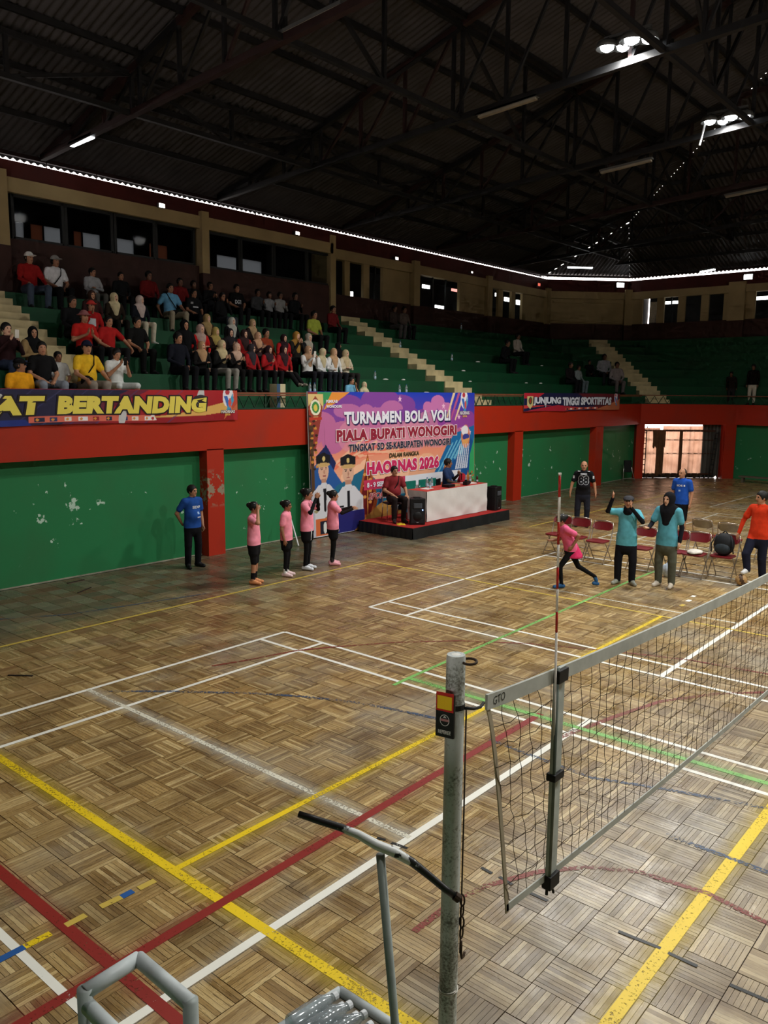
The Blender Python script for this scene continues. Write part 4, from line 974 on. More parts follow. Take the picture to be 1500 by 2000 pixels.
# ---- the two long banners hung on the rail
def hung(name, label, y0, y1, zt, zb, paint, x=XF+0.03, step=0.012):
    W, H = y1-y0, zt-zb
    t = thing(name, label, 'banner', (0, 0, 0))
    def place(u, v, lift=0.0):
        w = 0.010*math.sin(u*3.1+2*v)+0.007*math.sin(u*7.7-v*3)
        return (x+w+lift+0.012, y0+u, zb+v+0.012*math.sin(u*1.7)*(1-v/H))
    c = Canvas(W, H, step); paint(c); c.mesh('printed_sheet', place, M_VINYL, t)
    MB().add([place(u, v, -0.006) for u in np.linspace(0, W, 24) for v in (0.004, H-0.004)], [(2*i, 2*i+1, 2*i+3, 2*i+2) for i in range(23)]).build('sheet_back', M_BACKV, t)
    return t, place, W, H
def paint1(c):
    c.grad([(0, rgb(150, 24, 36)), (1, rgb(176, 32, 40))]); W, H = c.W, c.H
    c.poly([(0, 0), (0, H), (W-2.4, H), (W-3.0, .25), (W-3.4, 0)], rgb(34, 32, 66)); c.poly([(W-3.9, 0), (W-3.3, .3), (W-2.5, H), (W-2.1, H), (W-3.1, .2), (W-3.2, 0)], rgb(110, 30, 56))
    c.poly([(W-2.2, .1), (W-1.2, .2), (W-.4, .36), (W, .52), (W, .2), (W-.8, .12)], rgb(226, 176, 96)); c.poly([(W-.35, .0), (W, .35), (W, H), (W-.12, H)], rgb(214, 120, 70)); c.poly([(W-.2, H), (W-.1, 0), (W, 0), (W, H)], rgb(186, 40, 50), .7)
    for k in range(14): c.poly([(k*.5, 0), (k*.5+.9, H), (k*.5+.93, H), (k*.5+.05, 0)], rgb(66, 62, 110), .55)
    c.poly([(0, 0), (W-4.4, 0), (W-4.5, .1), (0, .12)], rgb(30, 50, 130))
    c.rect(W-4.45, .04, W-2.0, .145, rgb(222, 110, 90))
    for k in range(9):
        u = W-4.35+k*.265; cc = [rgb(30, 40, 70), rgb(40, 60, 110), rgb(236, 226, 220), rgb(236, 236, 240), rgb(150, 30, 36)][k % 5]; c.rect(u, .055, u+.13+.05*(k % 3 == 0), .13, cc); c.ell(u+.05, .09, .03, .02, rgb(226, 150, 60))
    c.poly([(W-2.14, .05), (W-2.05, .20), (W-1.96, .05)], rgb(240, 230, 226)); c.ell(W-2.05, .09, .03, .03, rgb(190, 50, 60))
    games_logo(c, W-.24, .31, .95)
hb, hp, W1, H1 = hung('rail_banner', 'long navy and red rail banner lettered MAT BERTANDING in yellow', -4.9, 3.35, 3.40, 2.785, paint1)
hb['label'] = 'long navy and red banner with large yellow lettering hung on the grandstand rail'
def ht(px, py): P = at_x(px, py, XF+0.04); return P[1]+4.9, P[2]-2.785
a, b = ht(80, 800), ht(405, 790)
def h_text(s, u0, u1, v0, v1, **k): lettering(s, u0, u1, v0, v1, hp, 0.008, parent=hb, **k)
h_text('BERTANDING', ht(109, 790)[0], ht(404, 790)[0], .175, .50, col=(232, 214, 90), outline=0.06, ocol=(36, 26, 30), bold=0.07, shear=0.12, spacing=1.06)
h_text('SELAMAT', ht(85, 790)[0]-2.72, ht(88, 790)[0], .175, .50, col=(232, 214, 90), outline=0.06, ocol=(36, 26, 30), bold=0.07, shear=0.12, spacing=1.06)
h_text('HAORNAS', W1-.42, W1-.08, .145, .205, col=(240, 232, 226), outline=0.08, ocol=(40, 40, 60), bold=0.03); h_text('2026', W1-.33, W1-.19, .095, .135, col=(236, 190, 90), bold=0.03)
def paint2(c):
    W, H = c.W, c.H; c.grad([(0, rgb(30, 34, 74)), (1, rgb(26, 30, 66))])
    c.poly([(0, H), (1.3, H), (.9, H*.75), (0, H*.7)], rgb(190, 40, 56)); c.poly([(0, 0), (2.2, .2), (4.0, .1), (2.6, 0)], rgb(186, 40, 60)); c.poly([(0, .1), (1.8, .18), (0, .2)], rgb(206, 60, 60))
    c.poly([(3.6, H), (W, H), (W, 0), (5.2, 0), (4.6, .3)], rgb(104, 34, 44)); c.poly([(5.0, 0), (6.2, .22), (W, .4), (W, 0)], rgb(190, 110, 76)); c.rect(2.7, .03, 5.2, .1, rgb(206, 90, 70))
    for k in range(8): c.rect(2.8+k*.3, .045, 2.95+k*.3, .09, rgb(236, 220, 210) if k % 2 else rgb(60, 40, 60))
    c.poly([(.18, H-.1), (.56, H-.1), (.56, .2), (.37, .07), (.18, .2)], rgb(220, 200, 140)); c.ell(.37, .34, .12, .12, rgb(60, 90, 60)); c.ell(.37, .34, .06, .08, rgb(170, 60, 40)); games_logo(c, W-.35, .28, .9)
hb2, hp2, W2, H2 = hung('rail_banner', 'smaller dark blue banner with white lettering hung on the far rail', 14.87, 21.9, 3.40, 2.81, paint2)
P = lambda px: at_x(px, 785, XF+0.04)[1]-14.87
for s, p0, p1 in (('JUNJUNG', 1041, 1095), ('TINGGI', 1098, 1131), ('SPORTIFITAS', 1134, 1193)):
    lettering(s, P(p0), P(p1), .18, .46, hp2, 0.008, (216, 220, 232), hb2, outline=0.05, ocol=(20, 22, 50), bold=0.06)

# ================================================================== GATEWAY CURTAIN
M_TARP = bpy.data.materials.new('sunlit_peach_tarpaulin'); M_TARP.use_nodes = True
_n = M_TARP.node_tree.nodes; _l = M_TARP.node_tree.links
_tr = _n.new('ShaderNodeBsdfTranslucent'); _df = _n.new('ShaderNodeBsdfDiffuse'); _mx = _n.new('ShaderNodeMixShader')
_g = _n.new('ShaderNodeNewGeometry'); _w = _n.new('ShaderNodeTexNoise'); _w.inputs['Scale'].default_value = 2.6; _w.inputs['Detail'].default_value = 4
_l.new(_g.outputs['Position'], _w.inputs['Vector'])
_r = _n.new('ShaderNodeValToRGB'); _r.color_ramp.elements[0].position = .3; _r.color_ramp.elements[1].position = .7
_r.color_ramp.elements[0].color = (0.23, 0.125, 0.08, 1); _r.color_ramp.elements[1].color = (0.38, 0.235, 0.165, 1)
_l.new(_w.outputs['Fac'], _r.inputs['Fac']); _l.new(_r.outputs['Color'], _tr.inputs['Color']); _df.inputs['Color'].default_value = (0.25, 0.16, 0.11, 1)
_mx.inputs[0].default_value = 0.8; _l.new(_df.outputs[0], _mx.inputs[1]); _l.new(_tr.outputs[0], _mx.inputs[2]); _l.new(_mx.outputs[0], _n['Material Output'].inputs[0])
def cs(px, py=880):
    P = at_plane(px, py, (*CA, 0), (*CN, 0)); return float((P[:2]-CA)@CT)
gate = thing('gateway_curtain', 'peach tarpaulin curtain lit by daylight in the corner gateway', 'curtain', (0, 0, 0))
def drape(s0, s1, z0, z1, d, m, nm, seed, par=gate):
    mb = MB(); n = 40; rn = random.Random(seed); ph = rn.random()*6
    V = []
    for i in range(n+1):
        s = s0+(s1-s0)*i/n; w = d+0.03*math.sin(i*0.9+ph)+0.02*math.sin(i*2.1+ph)
        V += [cham(s, w, z0+0.05*math.sin(i*.7+ph)), cham(s, w*0.9+0.0, (z0+z1)/2), cham(s, d+0.01*math.sin(i*.9+ph), z1)]
    mb.add(V, [(3*i+k, 3*i+3+k, 3*i+4+k, 3*i+1+k) for i in range(n) for k in (0, 1)]); return mb.build(nm, m, par, smooth=True)
drape(cs(1238), cs(1292), 0.03, 2.04, -0.22, M_TARP, 'tarpaulin', 1); drape(cs(1298), cs(1376), 0.03, 2.12, -0.25, M_TARP, 'tarpaulin', 2)
M_TARPD = mat('dark_gathered_cloth', rgb(104, 70, 44), 0.9, 0.2, 6)
drape(cs(1284), cs(1300), 0.12, 1.75, -0.17, M_TARPD, 'gathered_cloth', 3); drape(cs(1276), cs(1302), 1.25, 1.95, -0.16, M_TARPD, 'gathered_cloth', 4); drape(cs(1330), cs(1336), 0.2, 1.9, -0.2, M_TARPD, 'gathered_cloth', 5)
drape(cs(1376), cs(1416), 0.02, 2.18, -0.3, mat('grey_sheet_metal', rgb(74, 70, 64), 0.4, 0.3, 2), 'grey_sheet', 6)
for s in (1250, 1268, 1352): MB().bar(cham(cs(s), -0.3, 0.1), cham(cs(s), -0.3, 2.1), 0.03).build('frame_post', M_FRAME, gate)
cham_box(cs(1236), cs(1402), -0.42, -0.30, 0.0, 0.16, 'sill_board', M_FRAME, gate)
for z in (0.16, 1.0, 1.55, 1.93): MB().bar(cham(cs(1236), -0.27, z), cham(cs(1400), -0.27, z), 0.03 if z < 1.9 and z > .3 else 0.07).build('frame_rail', mat('rusty_frame', rgb(70, 40, 24), 0.7, 0.2), gate)
gt = thing('ladder_frame', 'dark rung ladder leaning at the grey sheet of the gateway', 'ladder', (0, 0, 0)); gt2 = thing('ladder_frame', 'dark rung ladder leaning on the peach curtain of the gateway', 'ladder', (0, 0, 0))
for t_, a, b in ((gt, 1386, 1398), (gt2, 1254, 1257)):
    for o_ in (0, 0.14):
        MB().bar(cham(cs(a)+o_, 0.02, 0.02), cham(cs(b)+o_, -0.12, 1.95), 0.03).build('rail', M_FRAME, t_)
    for k in range(9): f = (k+.5)/9; MB().bar(cham(cs(a)*(1-f)+cs(b)*f, 0.02-.14*f, .02+1.93*f), cham(cs(a)*(1-f)+cs(b)*f+.14, 0.02-.14*f, .02+1.93*f), 0.03).build('rung', M_FRAME, t_)
# trolley by the wall, bench and pole at the far side
tr = thing('folded_trolley', 'folded dark hand trolley with chrome legs against the green wall', 'trolley', tuple(at_z(1225, 940, 0)), 0.8)
M_CHR = mat('chrome_tube', rgb(190, 186, 180), 0.22, 0.05, 9, metal=0.9)
for s in (-.17, .17):
    MB().tube([(s*1.4, -.16, .02), (s, 0, .45), (s*.7, .08, .80)], .014, 8).build('leg', M_CHR, tr, smooth=True)
MB().bar((-.22, -.12, .12), (.22, -.12, .12), .02).build('cross_bar', M_CHR, tr)
MB().box((-.15, -.02, .35), (.15, .1, .82)).build('pack', mat('black_bag_cloth', rgb(20, 20, 20), 0.8), tr, bevel=.03)
pl = thing('goal_post_pole', 'thin white pole standing at the green end wall', 'pole', tuple(at_z(1490, 932, 0)))
MB().tube([(0, 0, 0.05), (0.10, .02, 2.3)], .022, 8).build('pole', mat('white_pole_paint', rgb(160, 165, 160), 0.5), pl); MB().lathe([(.2, 0), (.2, .05), (.03, .07)], n=12).build('foot', mat('concrete_foot', rgb(110, 106, 96), 0.9), pl)
bn = thing('low_bench', 'low grey bench at the foot of the end wall', 'bench', tuple(at_z(1475, 944, 0)), 0.0)
MB().box((-.6, -.15, .2), (1.4, .15, .26)).build('seat', mat('grey_bench_board', rgb(96, 90, 74), 0.8), bn)
for x in (-.5, 1.2): MB().box((x, -.12, 0), (x+.08, .12, .2)).build('leg', mat('grey_bench_board', rgb(96, 90, 74), 0.8), bn)

# ================================================================== STAGE, TABLE, SOUND
M_CARPET = mat('red_stage_carpet', rgb(158, 34, 30), 0.95, 0.2, 20, bump=0.3)
M_SKIRT = mat('black_stage_skirt', rgb(26, 27, 28), 0.55, 0.3, 3, bump=0.4)
SX0, SX1, SY0, SY1, SZ = -4.86, -3.18, 6.95, 11.15, 0.27
stage = thing('stage', 'low stage with red carpet top and black plastic skirt', 'stage', (SX0, SY0, 0))
MB().box((0, 0, SZ-.02), (SX1-SX0, SY1-SY0, SZ)).build('carpet', M_CARPET, stage)
def skirt(a, b, nm):
    mb = MB(); n = 60; V = []
    a, b = np.array(a), np.array(b); t = (b-a)/np.linalg.norm(b-a); nr = np.array([t[1], -t[0]])
    for i in range(n+1):
        p = a+(b-a)*i/n; w = 0.012*math.sin(i*1.3)+.012*math.sin(i*.47)
        q = p+nr*(0.02+w); V += [(*q, 0.0), (*(p+nr*(.015+.6*w)), SZ*.55), (*(p+nr*.004), SZ-.003)]
    mb.add(V, [(3*i+k, 3*i+3+k, 3*i+4+k, 3*i+1+k) for i in range(n) for k in (0, 1)]); mb.build(nm, M_SKIRT, stage, smooth=True)
w_, l_ = SX1-SX0, SY1-SY0
skirt((w_, 0), (w_, l_), 'skirt'); skirt((0, 0), (w_, 0), 'skirt'); skirt((w_, l_), (0, l_), 'skirt')
for x, y in ((.1, .1), (w_-.1, .1), (w_-.1, l_-.1), (.1, l_-.1)): MB().box((x-.03, y-.03, 0), (x+.03, y+.03, SZ-.02)).build('stage_leg', M_FRAME, stage)
M_CLOTH = mat('white_table_cloth', rgb(214, 210, 206), 0.85, 0.06, 3, bump=0.1)
TX_0, TX_1, TY_0, TY_1, TZ = -4.08, -3.50, 7.88, 10.52, 1.02
tb = thing('official_table', 'long officials table with white skirt and red top on the stage', 'table', (TX_0, TY_0, SZ))
hh = TZ-SZ
MB().box((0, 0, hh-.03), (TX_1-TX_0, TY_1-TY_0, hh-.004)).build('table_top', mat('plywood', rgb(150, 120, 80), 0.7), tb)
MB().box((-.01, -.01, hh-.004), (TX_1-TX_0+.01, TY_1-TY_0+.01, hh+.002)).build('red_top_cloth', mat('red_top_cloth', rgb(186, 60, 52), 0.85, .1, 5), tb)
def tskirt(a, b, fold, nm):
    a, b = np.array(a), np.array(b); t = (b-a)/np.linalg.norm(b-a); nr = np.array([t[1], -t[0]]); mb = MB(); nu, nv = 70, 10; V = []
    for i in range(nu+1):
        for j in range(nv+1):
            u, v = i/nu, j/nv; p = a+(b-a)*u
            d = .012+fold*(.012*math.sin(18*u+9*v)*(1-v)+.02*max(0, math.sin(26*u-14*v))*(1-v)**1.5*(u))
            V.append((*(p+nr*d), .012+v*(hh-.012)))
    mb.add(V, [(i*(nv+1)+j, (i+1)*(nv+1)+j, (i+1)*(nv+1)+j+1, i*(nv+1)+j+1) for i in range(nu) for j in range(nv)]); mb.build(nm, M_CLOTH, tb, smooth=True)
tw, tl = TX_1-TX_0, TY_1-TY_0
tskirt((tw, 0), (tw, tl), 1.0, 'cloth_skirt'); tskirt((0, 0), (tw, 0), .4, 'cloth_skirt'); tskirt((tw, tl), (0, tl), .4, 'cloth_skirt')
for x in (.05, tw-.05):
    for y in (.06, tl-.06): MB().bar((x, y, 0), (x, y, hh-.03), .035).build('leg', M_FRAME, tb)
M_SPK = mat('black_speaker_plastic', rgb(16, 16, 18), 0.5, 0.1, 12); M_GRL = mat('black_speaker_grille', rgb(24, 25, 28), 0.6, 0.3, 60, bump=.4)
def speaker(loc, rz, label, led):
    t = thing('loudspeaker', label, 'loudspeaker', loc, rz, 'loudspeakers on the stage')
    MB().prism([(-.16, -.13), (.13, -.19), (.16, -.17), (.16, .17), (.13, .19), (-.16, .13)], 0.0, .63).build('cabinet', M_SPK, t, bevel=.012)
    MB().box((.158, -.155, .04), (.172, .155, .38)).build('grille', M_GRL, t, bevel=.006)
    MB().lathe([(.12, 0), (.105, .012), (.02, .016)], (.165, 0, .21), 20, (1, 0, 0)).build('woofer', M_SPK, t, smooth=True)
    MB().prism([(.16, -.11), (.185, -.09), (.185, .09), (.16, .11)], .40, .52).build('horn', mat('grey_speaker_horn', rgb(70, 74, 80), 0.4, .1), t, bevel=.01)
    MB().box((-.06, -.08, .63), (.06, .08, .655)).build('handle', M_SPK, t, bevel=.008)
    MB().box((.172, -.025, .055), (.176, .025, .07)).build('badge', mat('pale_badge', rgb(160, 160, 160), .4, 0), t)
    if led: MB().lathe([(.014, 0), (.012, .008)], (.172, .12, .36), 10, (1, 0, 0)).build('indicator', mat('blue_led', (.1, .2, 1), .5, 0, emit=(.12, .25, 1), estr=14), t)
    return t
speaker((-3.52, 7.52, SZ), -.75, 'black loudspeaker with glowing blue light at the stage front corner', True)
speaker((-3.50, 10.86, SZ), .15, 'black loudspeaker with peeling sticker at the table end', False)
# green plastic chairs behind the table
M_GPL = mat('green_chair_plastic', rgb(26, 112, 96), 0.45, .1, 6)
def green_chair(y, label):
    t = thing('green_chair', label, 'chair', (-4.42, y, SZ), 0, 'green chairs behind the table')
    MB().box((-.2, -.21, .40), (.22, .21, .45)).build('seat', M_GPL, t, bevel=.02)
    MB().box((-.24, -.21, .52), (-.20, .21, .86)).build('backrest', M_GPL, t, bevel=.018)
    for s in (-.19, .19):
        MB().tube([(.18, s, .41), (.2, s, 0.02)], .012, 8).build('leg', M_CHR, t, smooth=True); MB().tube([(-.22, s, .84), (-.19, s, .42), (-.24, s, 0.02)], .012, 8).build('leg', M_CHR, t, smooth=True)
for y, lb in ((at_x(803, 944, -4.62)[1], 'green padded chair nearest the man in the maroon polo'), (at_x(829, 940, -4.62)[1], 'green padded chair in the middle behind the table'), (at_x(850, 937, -4.62)[1]-.16, 'green padded chair half hidden by the announcer')): green_chair(y, lb)
# bottles and things on the table
M_PET = bpy.data.materials.new('clear_bottle_plastic'); M_PET.use_nodes = True
_n = M_PET.node_tree.nodes; _l = M_PET.node_tree.links
_t = _n.new('ShaderNodeBsdfTransparent'); _t.inputs['Color'].default_value = (0.85, 0.90, 0.92, 1); _g = _n.new('ShaderNodeBsdfGlossy'); _g.inputs['Roughness'].default_value = .12
_d = _n.new('ShaderNodeBsdfDiffuse'); _d.inputs['Color'].default_value = (.55, .6, .62, 1); _m1 = _n.new('ShaderNodeMixShader'); _m1.inputs[0].default_value = .3; _m2 = _n.new('ShaderNodeMixShader')
_nz = _n.new('ShaderNodeTexNoise'); _nz.inputs['Scale'].default_value = 18; _mr = _n.new('ShaderNodeMapRange'); _mr.inputs['To Min'].default_value = .15; _mr.inputs['To Max'].default_value = .45
_l.new(_nz.outputs['Fac'], _mr.inputs['Value']); _l.new(_mr.outputs[0], _m1.inputs[0]); _m2.inputs[0].default_value = .14
_l.new(_t.outputs[0], _m1.inputs[1]); _l.new(_d.outputs[0], _m1.inputs[2]); _l.new(_m1.outputs[0], _m2.inputs[1]); _l.new(_g.outputs[0], _m2.inputs[2]); _l.new(_m2.outputs[0], _n['Material Output'].inputs[0])
M_CAPB = mat('blue_bottle_cap', rgb(60, 110, 170), .5, 0); M_LBL = mat('bottle_label', rgb(170, 196, 214), .6, .2, 30)
def bottle(P, label, group, h=.22, body=None, rot=None):
    t = thing('water_bottle', label, 'bottle', tuple(P), 0, group); r = .032*h/.22
    if rot: t.rotation_euler = rot
    MB().lathe([(r*.9, 0), (r, .01), (r, h*.42), (r*.88, h*.46), (r, h*.5), (r, h*.68), (r*.5, h*.86), (r*.4, h*.92)], n=10).build('body', body or M_PET, t, smooth=True)
    MB().lathe([(r*.45, h*.91), (r*.45, h)], n=8).build('cap', M_CAPB, t)
    MB().lathe([(r*1.02, h*.14), (r*1.02, h*.38)], n=10).build('sleeve', M_LBL, t)
G1 = 'bottles on the officials table'
for px, py, h, lb in ((834, 952, .25, 'clear water bottle at the near end of the officials table'), (840, 954, .2, 'shorter clear water bottle at the near end of the table'), (843, 951, .24, 'clear water bottle beside the green chair back'),
                      (923, 938, .2, 'clear water bottle by the red bundle at the far table end'), (928, 940, .2, 'clear water bottle next to the dark thermos')):
    P = at_z(px, py, TZ); bottle((min(max(P[0], TX_0+.05), TX_1-.06), min(P[1], TY_1-.12-.1*(px < 926)), TZ+.003), lb, G1, h)
P = at_z(933, 942, TZ); bottle((-3.75, 10.42, TZ+.003), 'dark brown thermos bottle at the far table corner', G1, .2, mat('brown_thermos', rgb(70, 26, 22), .35, .1))
def slab(name, label, cat, P, size, rz, m, bev=.004):
    o = MB().box((-size[0]/2, -size[1]/2, 0), (size[0]/2, size[1]/2, size[2])).build(name, m, bevel=bev); o.location = P; o.rotation_euler = (0, 0, rz); tag(o, label, cat); return o
PAP = mat('white_paper', rgb(222, 220, 214), .8, .05)
slab('paper_sheet', 'white paper lying before the green chair', 'paper', (-3.85, 8.35, TZ+.003), (.22, .36, .006), .2, PAP, .001)
slab('paper_sheet', 'white papers in front of the red bundle', 'paper', (-3.78, 10.05, TZ+.003), (.25, .4, .02), -.2, PAP, .002)
slab('cardboard_box', 'small tan cardboard tray in front of the announcer', 'box', (-3.66, 9.32, TZ+.003), (.12, .22, .05), 0, mat('tan_card', rgb(170, 130, 90), .8))
slab('black_mixer', 'black sound mixer in front of the announcer', 'mixer', (-3.68, 9.02, TZ+.003), (.22, .3, .07), .1, M_SPK, .01)
cm = thing('video_camera', 'black video camera lying on the officials table', 'camera', (-3.62, 9.72, TZ+.003), .3)
MB().box((-.06, -.11, 0), (.06, .11, .1)).build('camera_body', M_SPK, cm, bevel=.015); MB().lathe([(.045, 0), (.05, .05), (.042, .12)], (.0, .11, .05), 12, (.2, 1, 0)).build('lens', M_SPK, cm, smooth=True); MB().box((-.02, -.08, .1), (.02, .06, .14)).build('handle', M_SPK, cm, bevel=.008)
rb = thing('red_bundle', 'red cloth bundle standing behind the table end', 'bag', (-4.28, float(at_x(903, 930, -4.28)[1]), SZ))
MB().lathe([(.14, .0), (.17, .3), (.16, .62), (.13, .8), (.07, .93), (.015, .97)], n=16).build('bundle', fabric(160, 34, 44), rb, smooth=True); MB().lathe([(.075, .86), (.08, .88), (.06, .92)], n=12).build('tie', fabric(220, 150, 150), rb)
# yellow rag and flag pole
rg_ = MB(); rg_.add([(.16*math.cos(a)*(.7+.3*math.sin(3*a)), .1*math.sin(a)*(1+.25*math.cos(5*a)), .0) for a in np.linspace(0, 6.0, 16)]+[(.1*math.cos(a), .06*math.sin(a), .03+.012*math.sin(4*a)) for a in np.linspace(0, 6.0, 16)], [(i, (i+1) % 16, (i+1) % 16+16, i+16) for i in range(16)]+[tuple(range(16, 32))])
ro = rg_.build('yellow_rag', fabric(222, 190, 50), smooth=True); ro.location = (-3.72, 7.16, SZ+.002); tag(ro, 'crumpled yellow cloth lying on the red stage carpet', 'cloth')
st_ = MB().tube([at_z(583, 1066, .012), at_x(563, 996, -5.02+.12)], .017, 8).build('white_stick', mat('white_stick_paint', rgb(226, 226, 226), .5, .05)); tag(st_, 'thin white stick leaning between two girls in pink', 'stick')

# ================================================================== VOLLEYBALL NET AND POST
def net_top(y): 
    f = (y+5.12)/10.2; return 2.275-0.16*math.sin(math.pi*min(max(f, 0), 1))**0.8
def net_bot(y): return net_top(y)-1.0+0.03
PXN, PYN = NX, -5.335
M_GALV = bpy.data.materials.new('flaking_galvanised_paint'); M_GALV.use_nodes = True
_n = M_GALV.node_tree.nodes; _l = M_GALV.node_tree.links; _b = _n['Principled BSDF']
_g = _n.new('ShaderNodeNewGeometry'); _a = _n.new('ShaderNodeTexNoise'); _a.inputs['Scale'].default_value = 95; _a.inputs['Detail'].default_value = 7; _a.inputs['Roughness'].default_value = .7
_a2 = _n.new('ShaderNodeTexNoise'); _a2.inputs['Scale'].default_value = 6; _a2.inputs['Detail'].default_value = 4
_l.new(_g.outputs['Position'], _a.inputs['Vector']); _l.new(_g.outputs['Position'], _a2.inputs['Vector'])
_ad = _n.new('ShaderNodeMath'); _ad.operation = 'ADD'; _l.new(_a.outputs['Fac'], _ad.inputs[0]); _l.new(_a2.outputs['Fac'], _ad.inputs[1])
_r = _n.new('ShaderNodeValToRGB'); _e = _r.color_ramp.elements; _e[0].position = .82; _e[0].color = (*rgb(104, 102, 94), 1); _e[1].position = 1.12; _e[1].color = (*rgb(194, 200, 198), 1); _x = _e.new(.88); _x.color = (*rgb(152, 156, 150), 1)
_mr = _n.new('ShaderNodeMapRange'); _mr.inputs['From Min'].default_value = 0; _mr.inputs['From Max'].default_value = 2
_l.new(_ad.outputs[0], _r.inputs['Fac']); _r.color_ramp.elements[0].position = .78
_l.new(_r.outputs['Color'], _b.inputs['Base Color']); _b.inputs['Roughness'].default_value = .5; _b.inputs['Metallic'].default_value = .15
_bp = _n.new('ShaderNodeBump'); _bp.inputs['Strength'].default_value = .3; _bp.inputs['Distance'].default_value = .002; _l.new(_a.outputs['Fac'], _bp.inputs['Height']); _l.new(_bp.outputs['Normal'], _b.inputs['Normal'])
M_RUST = mat('rusty_iron', rgb(60, 46, 34), .7, .3, 30, metal=.3, bump=.3)
M_BLKR = mat('black_rubber_tape', rgb(20, 20, 20), .6, .1, 20)
def net_post(y, label, full):
    t = thing('net_post', label, 'post', (PXN, y, 0), 0, 'posts of the volleyball net')
    MB().lathe([(.035, 0), (.035, 2.475), (.033, 2.488), (.0305, 2.488)], n=28).build('tube', M_GALV, t, smooth=True)
    smooth_by_angle(t.children[-1])
    MB().lathe([(.031, 2.480), (.028, 2.486), (.005, 2.490)], n=24).build('cap', mat('white_cap_paint', rgb(222, 222, 214), .6, .1), t)
    MB().lathe([(.09, 0), (.09, .012), (.05, .02)], n=20).build('floor_plate', M_RUST, t)
    if full:
        MB().tube([(.012*0+.030+.028*math.cos(a)+.018, .016+.022*math.sin(a), 2.468+.004*math.sin(a)) for a in np.linspace(-2.6, 2.6, 14)], .005, 8).build('top_ring', M_RUST, t, smooth=True)
        MB().lathe([(.037, 2.285), (.037, 2.305)], n=20).build('binding', M_BLKR, t)
        MB().tube([(.036, .012, 2.29), (.05, .05, 2.28), (.045, .10, 2.27), (.02, .16, 2.262)], .006, 8).build('tie_rope', M_BLKR, t, smooth=True)
        MB().tube([(.03, .030, 2.28), (.034, .026, 1.9), (.033, .027, 1.55), (.031, .028, 1.3)], .0032, 6).build('tension_rope', mat('brown_rope', rgb(70, 58, 44), .9, .2, 40), t, smooth=True)
        ch = []
        for k in range(4):
            z = 1.52-k*.045; a = (k % 2)*1.57
            MB().tube([(.034+.010*math.cos(q)*math.cos(a), .031+.010*math.cos(q)*math.sin(a), z+.024*math.sin(q)) for q in np.linspace(0, 6.283, 13)], .0035, 6, caps=False).build('chain_link', M_RUST, t, smooth=True)
        MB().tube([(.034, .031, 1.35), (.034, .031, 1.30), (.032, .04, 1.272), (.03, .055, 1.27), (.03, .062, 1.285)], .005, 8).build('hook', M_RUST, t, smooth=True)
        MB().tube([(.0365*math.cos(q), .0365*math.sin(q), 1.145+.004*math.sin(q)+.0012*q) for q in np.linspace(0, 12.5, 40)], .0022, 6).build('string_winding', mat('white_string', rgb(210, 206, 196), .8, 0), t, smooth=True)
    return t
net_post(PYN, 'grey flaking steel net post with hook and chain in the foreground', True)
net_post(5.45, 'far steel post of the volleyball net', False)
# referee card wallet on the post, turned to the camera
cw = thing('card_wallet', 'black referee card wallet with yellow and red cards strapped to the net post', 'wallet', (PXN-.002, PYN-.055, 2.19), math.atan2(CAM[1]-PYN, CAM[0]-PXN)-.42)
MB().box((-.006, -.037, 0), (.006, .037, .165)).build('wallet_body', mat('black_leatherette', rgb(18, 18, 18), .5, .15, 40), cw, bevel=.004)
MB().box((.0062, -.034, .10), (.0078, .034, .170)).build('red_card', mat('red_card', rgb(200, 36, 24), .5, 0), cw); MB().box((.0082, -.029, .108), (.0098, .029, .158)).build('yellow_card', mat('yellow_card', rgb(248, 206, 20), .5, 0), cw)
def flat_text(s, x0, x1, y0, y1, off, parent, col, nm='lettering', bold=.02):
    V, F = fit_text(s, x0, x1, y0, y1, bold); return MB().add([(off, x, y) for x, y in V], F).build(nm, mat('print_%d_%d_%d' % col, rgb(*col), .55, 0), parent)
flat_text('REFEREE', -.025, .025, .014, .028, .0066, cw, (214, 214, 210), bold=.03)
MB().add([(.0066, r*math.cos(a), .066+r*1.15*math.sin(a)) for a in np.linspace(0, 6.283, 25)[:-1] for r in (.019, .0165)], [(2*i, (2*i+2) % 48, (2*i+3) % 48, 2*i+1) for i in range(24)]).build('emblem_ring', mat('print_214_214_210', rgb(214, 214, 210), .55, 0), cw)
MB().add([(.0066, y, z) for y, z in ((-.016, .062), (.016, .062), (.016, .071), (-.016, .071))], [(0, 1, 2, 3)]).build('emblem_bar', mat('pink_emblem_bar', rgb(190, 130, 130), .5, 0), cw)
MB().add([(.0066, y, z) for y, z in ((-.007, .075), (.008, .075), (.0, .084))], [(0, 1, 2)]).build('emblem_peak', mat('print_214_214_210', rgb(214, 214, 210), .55, 0), cw)
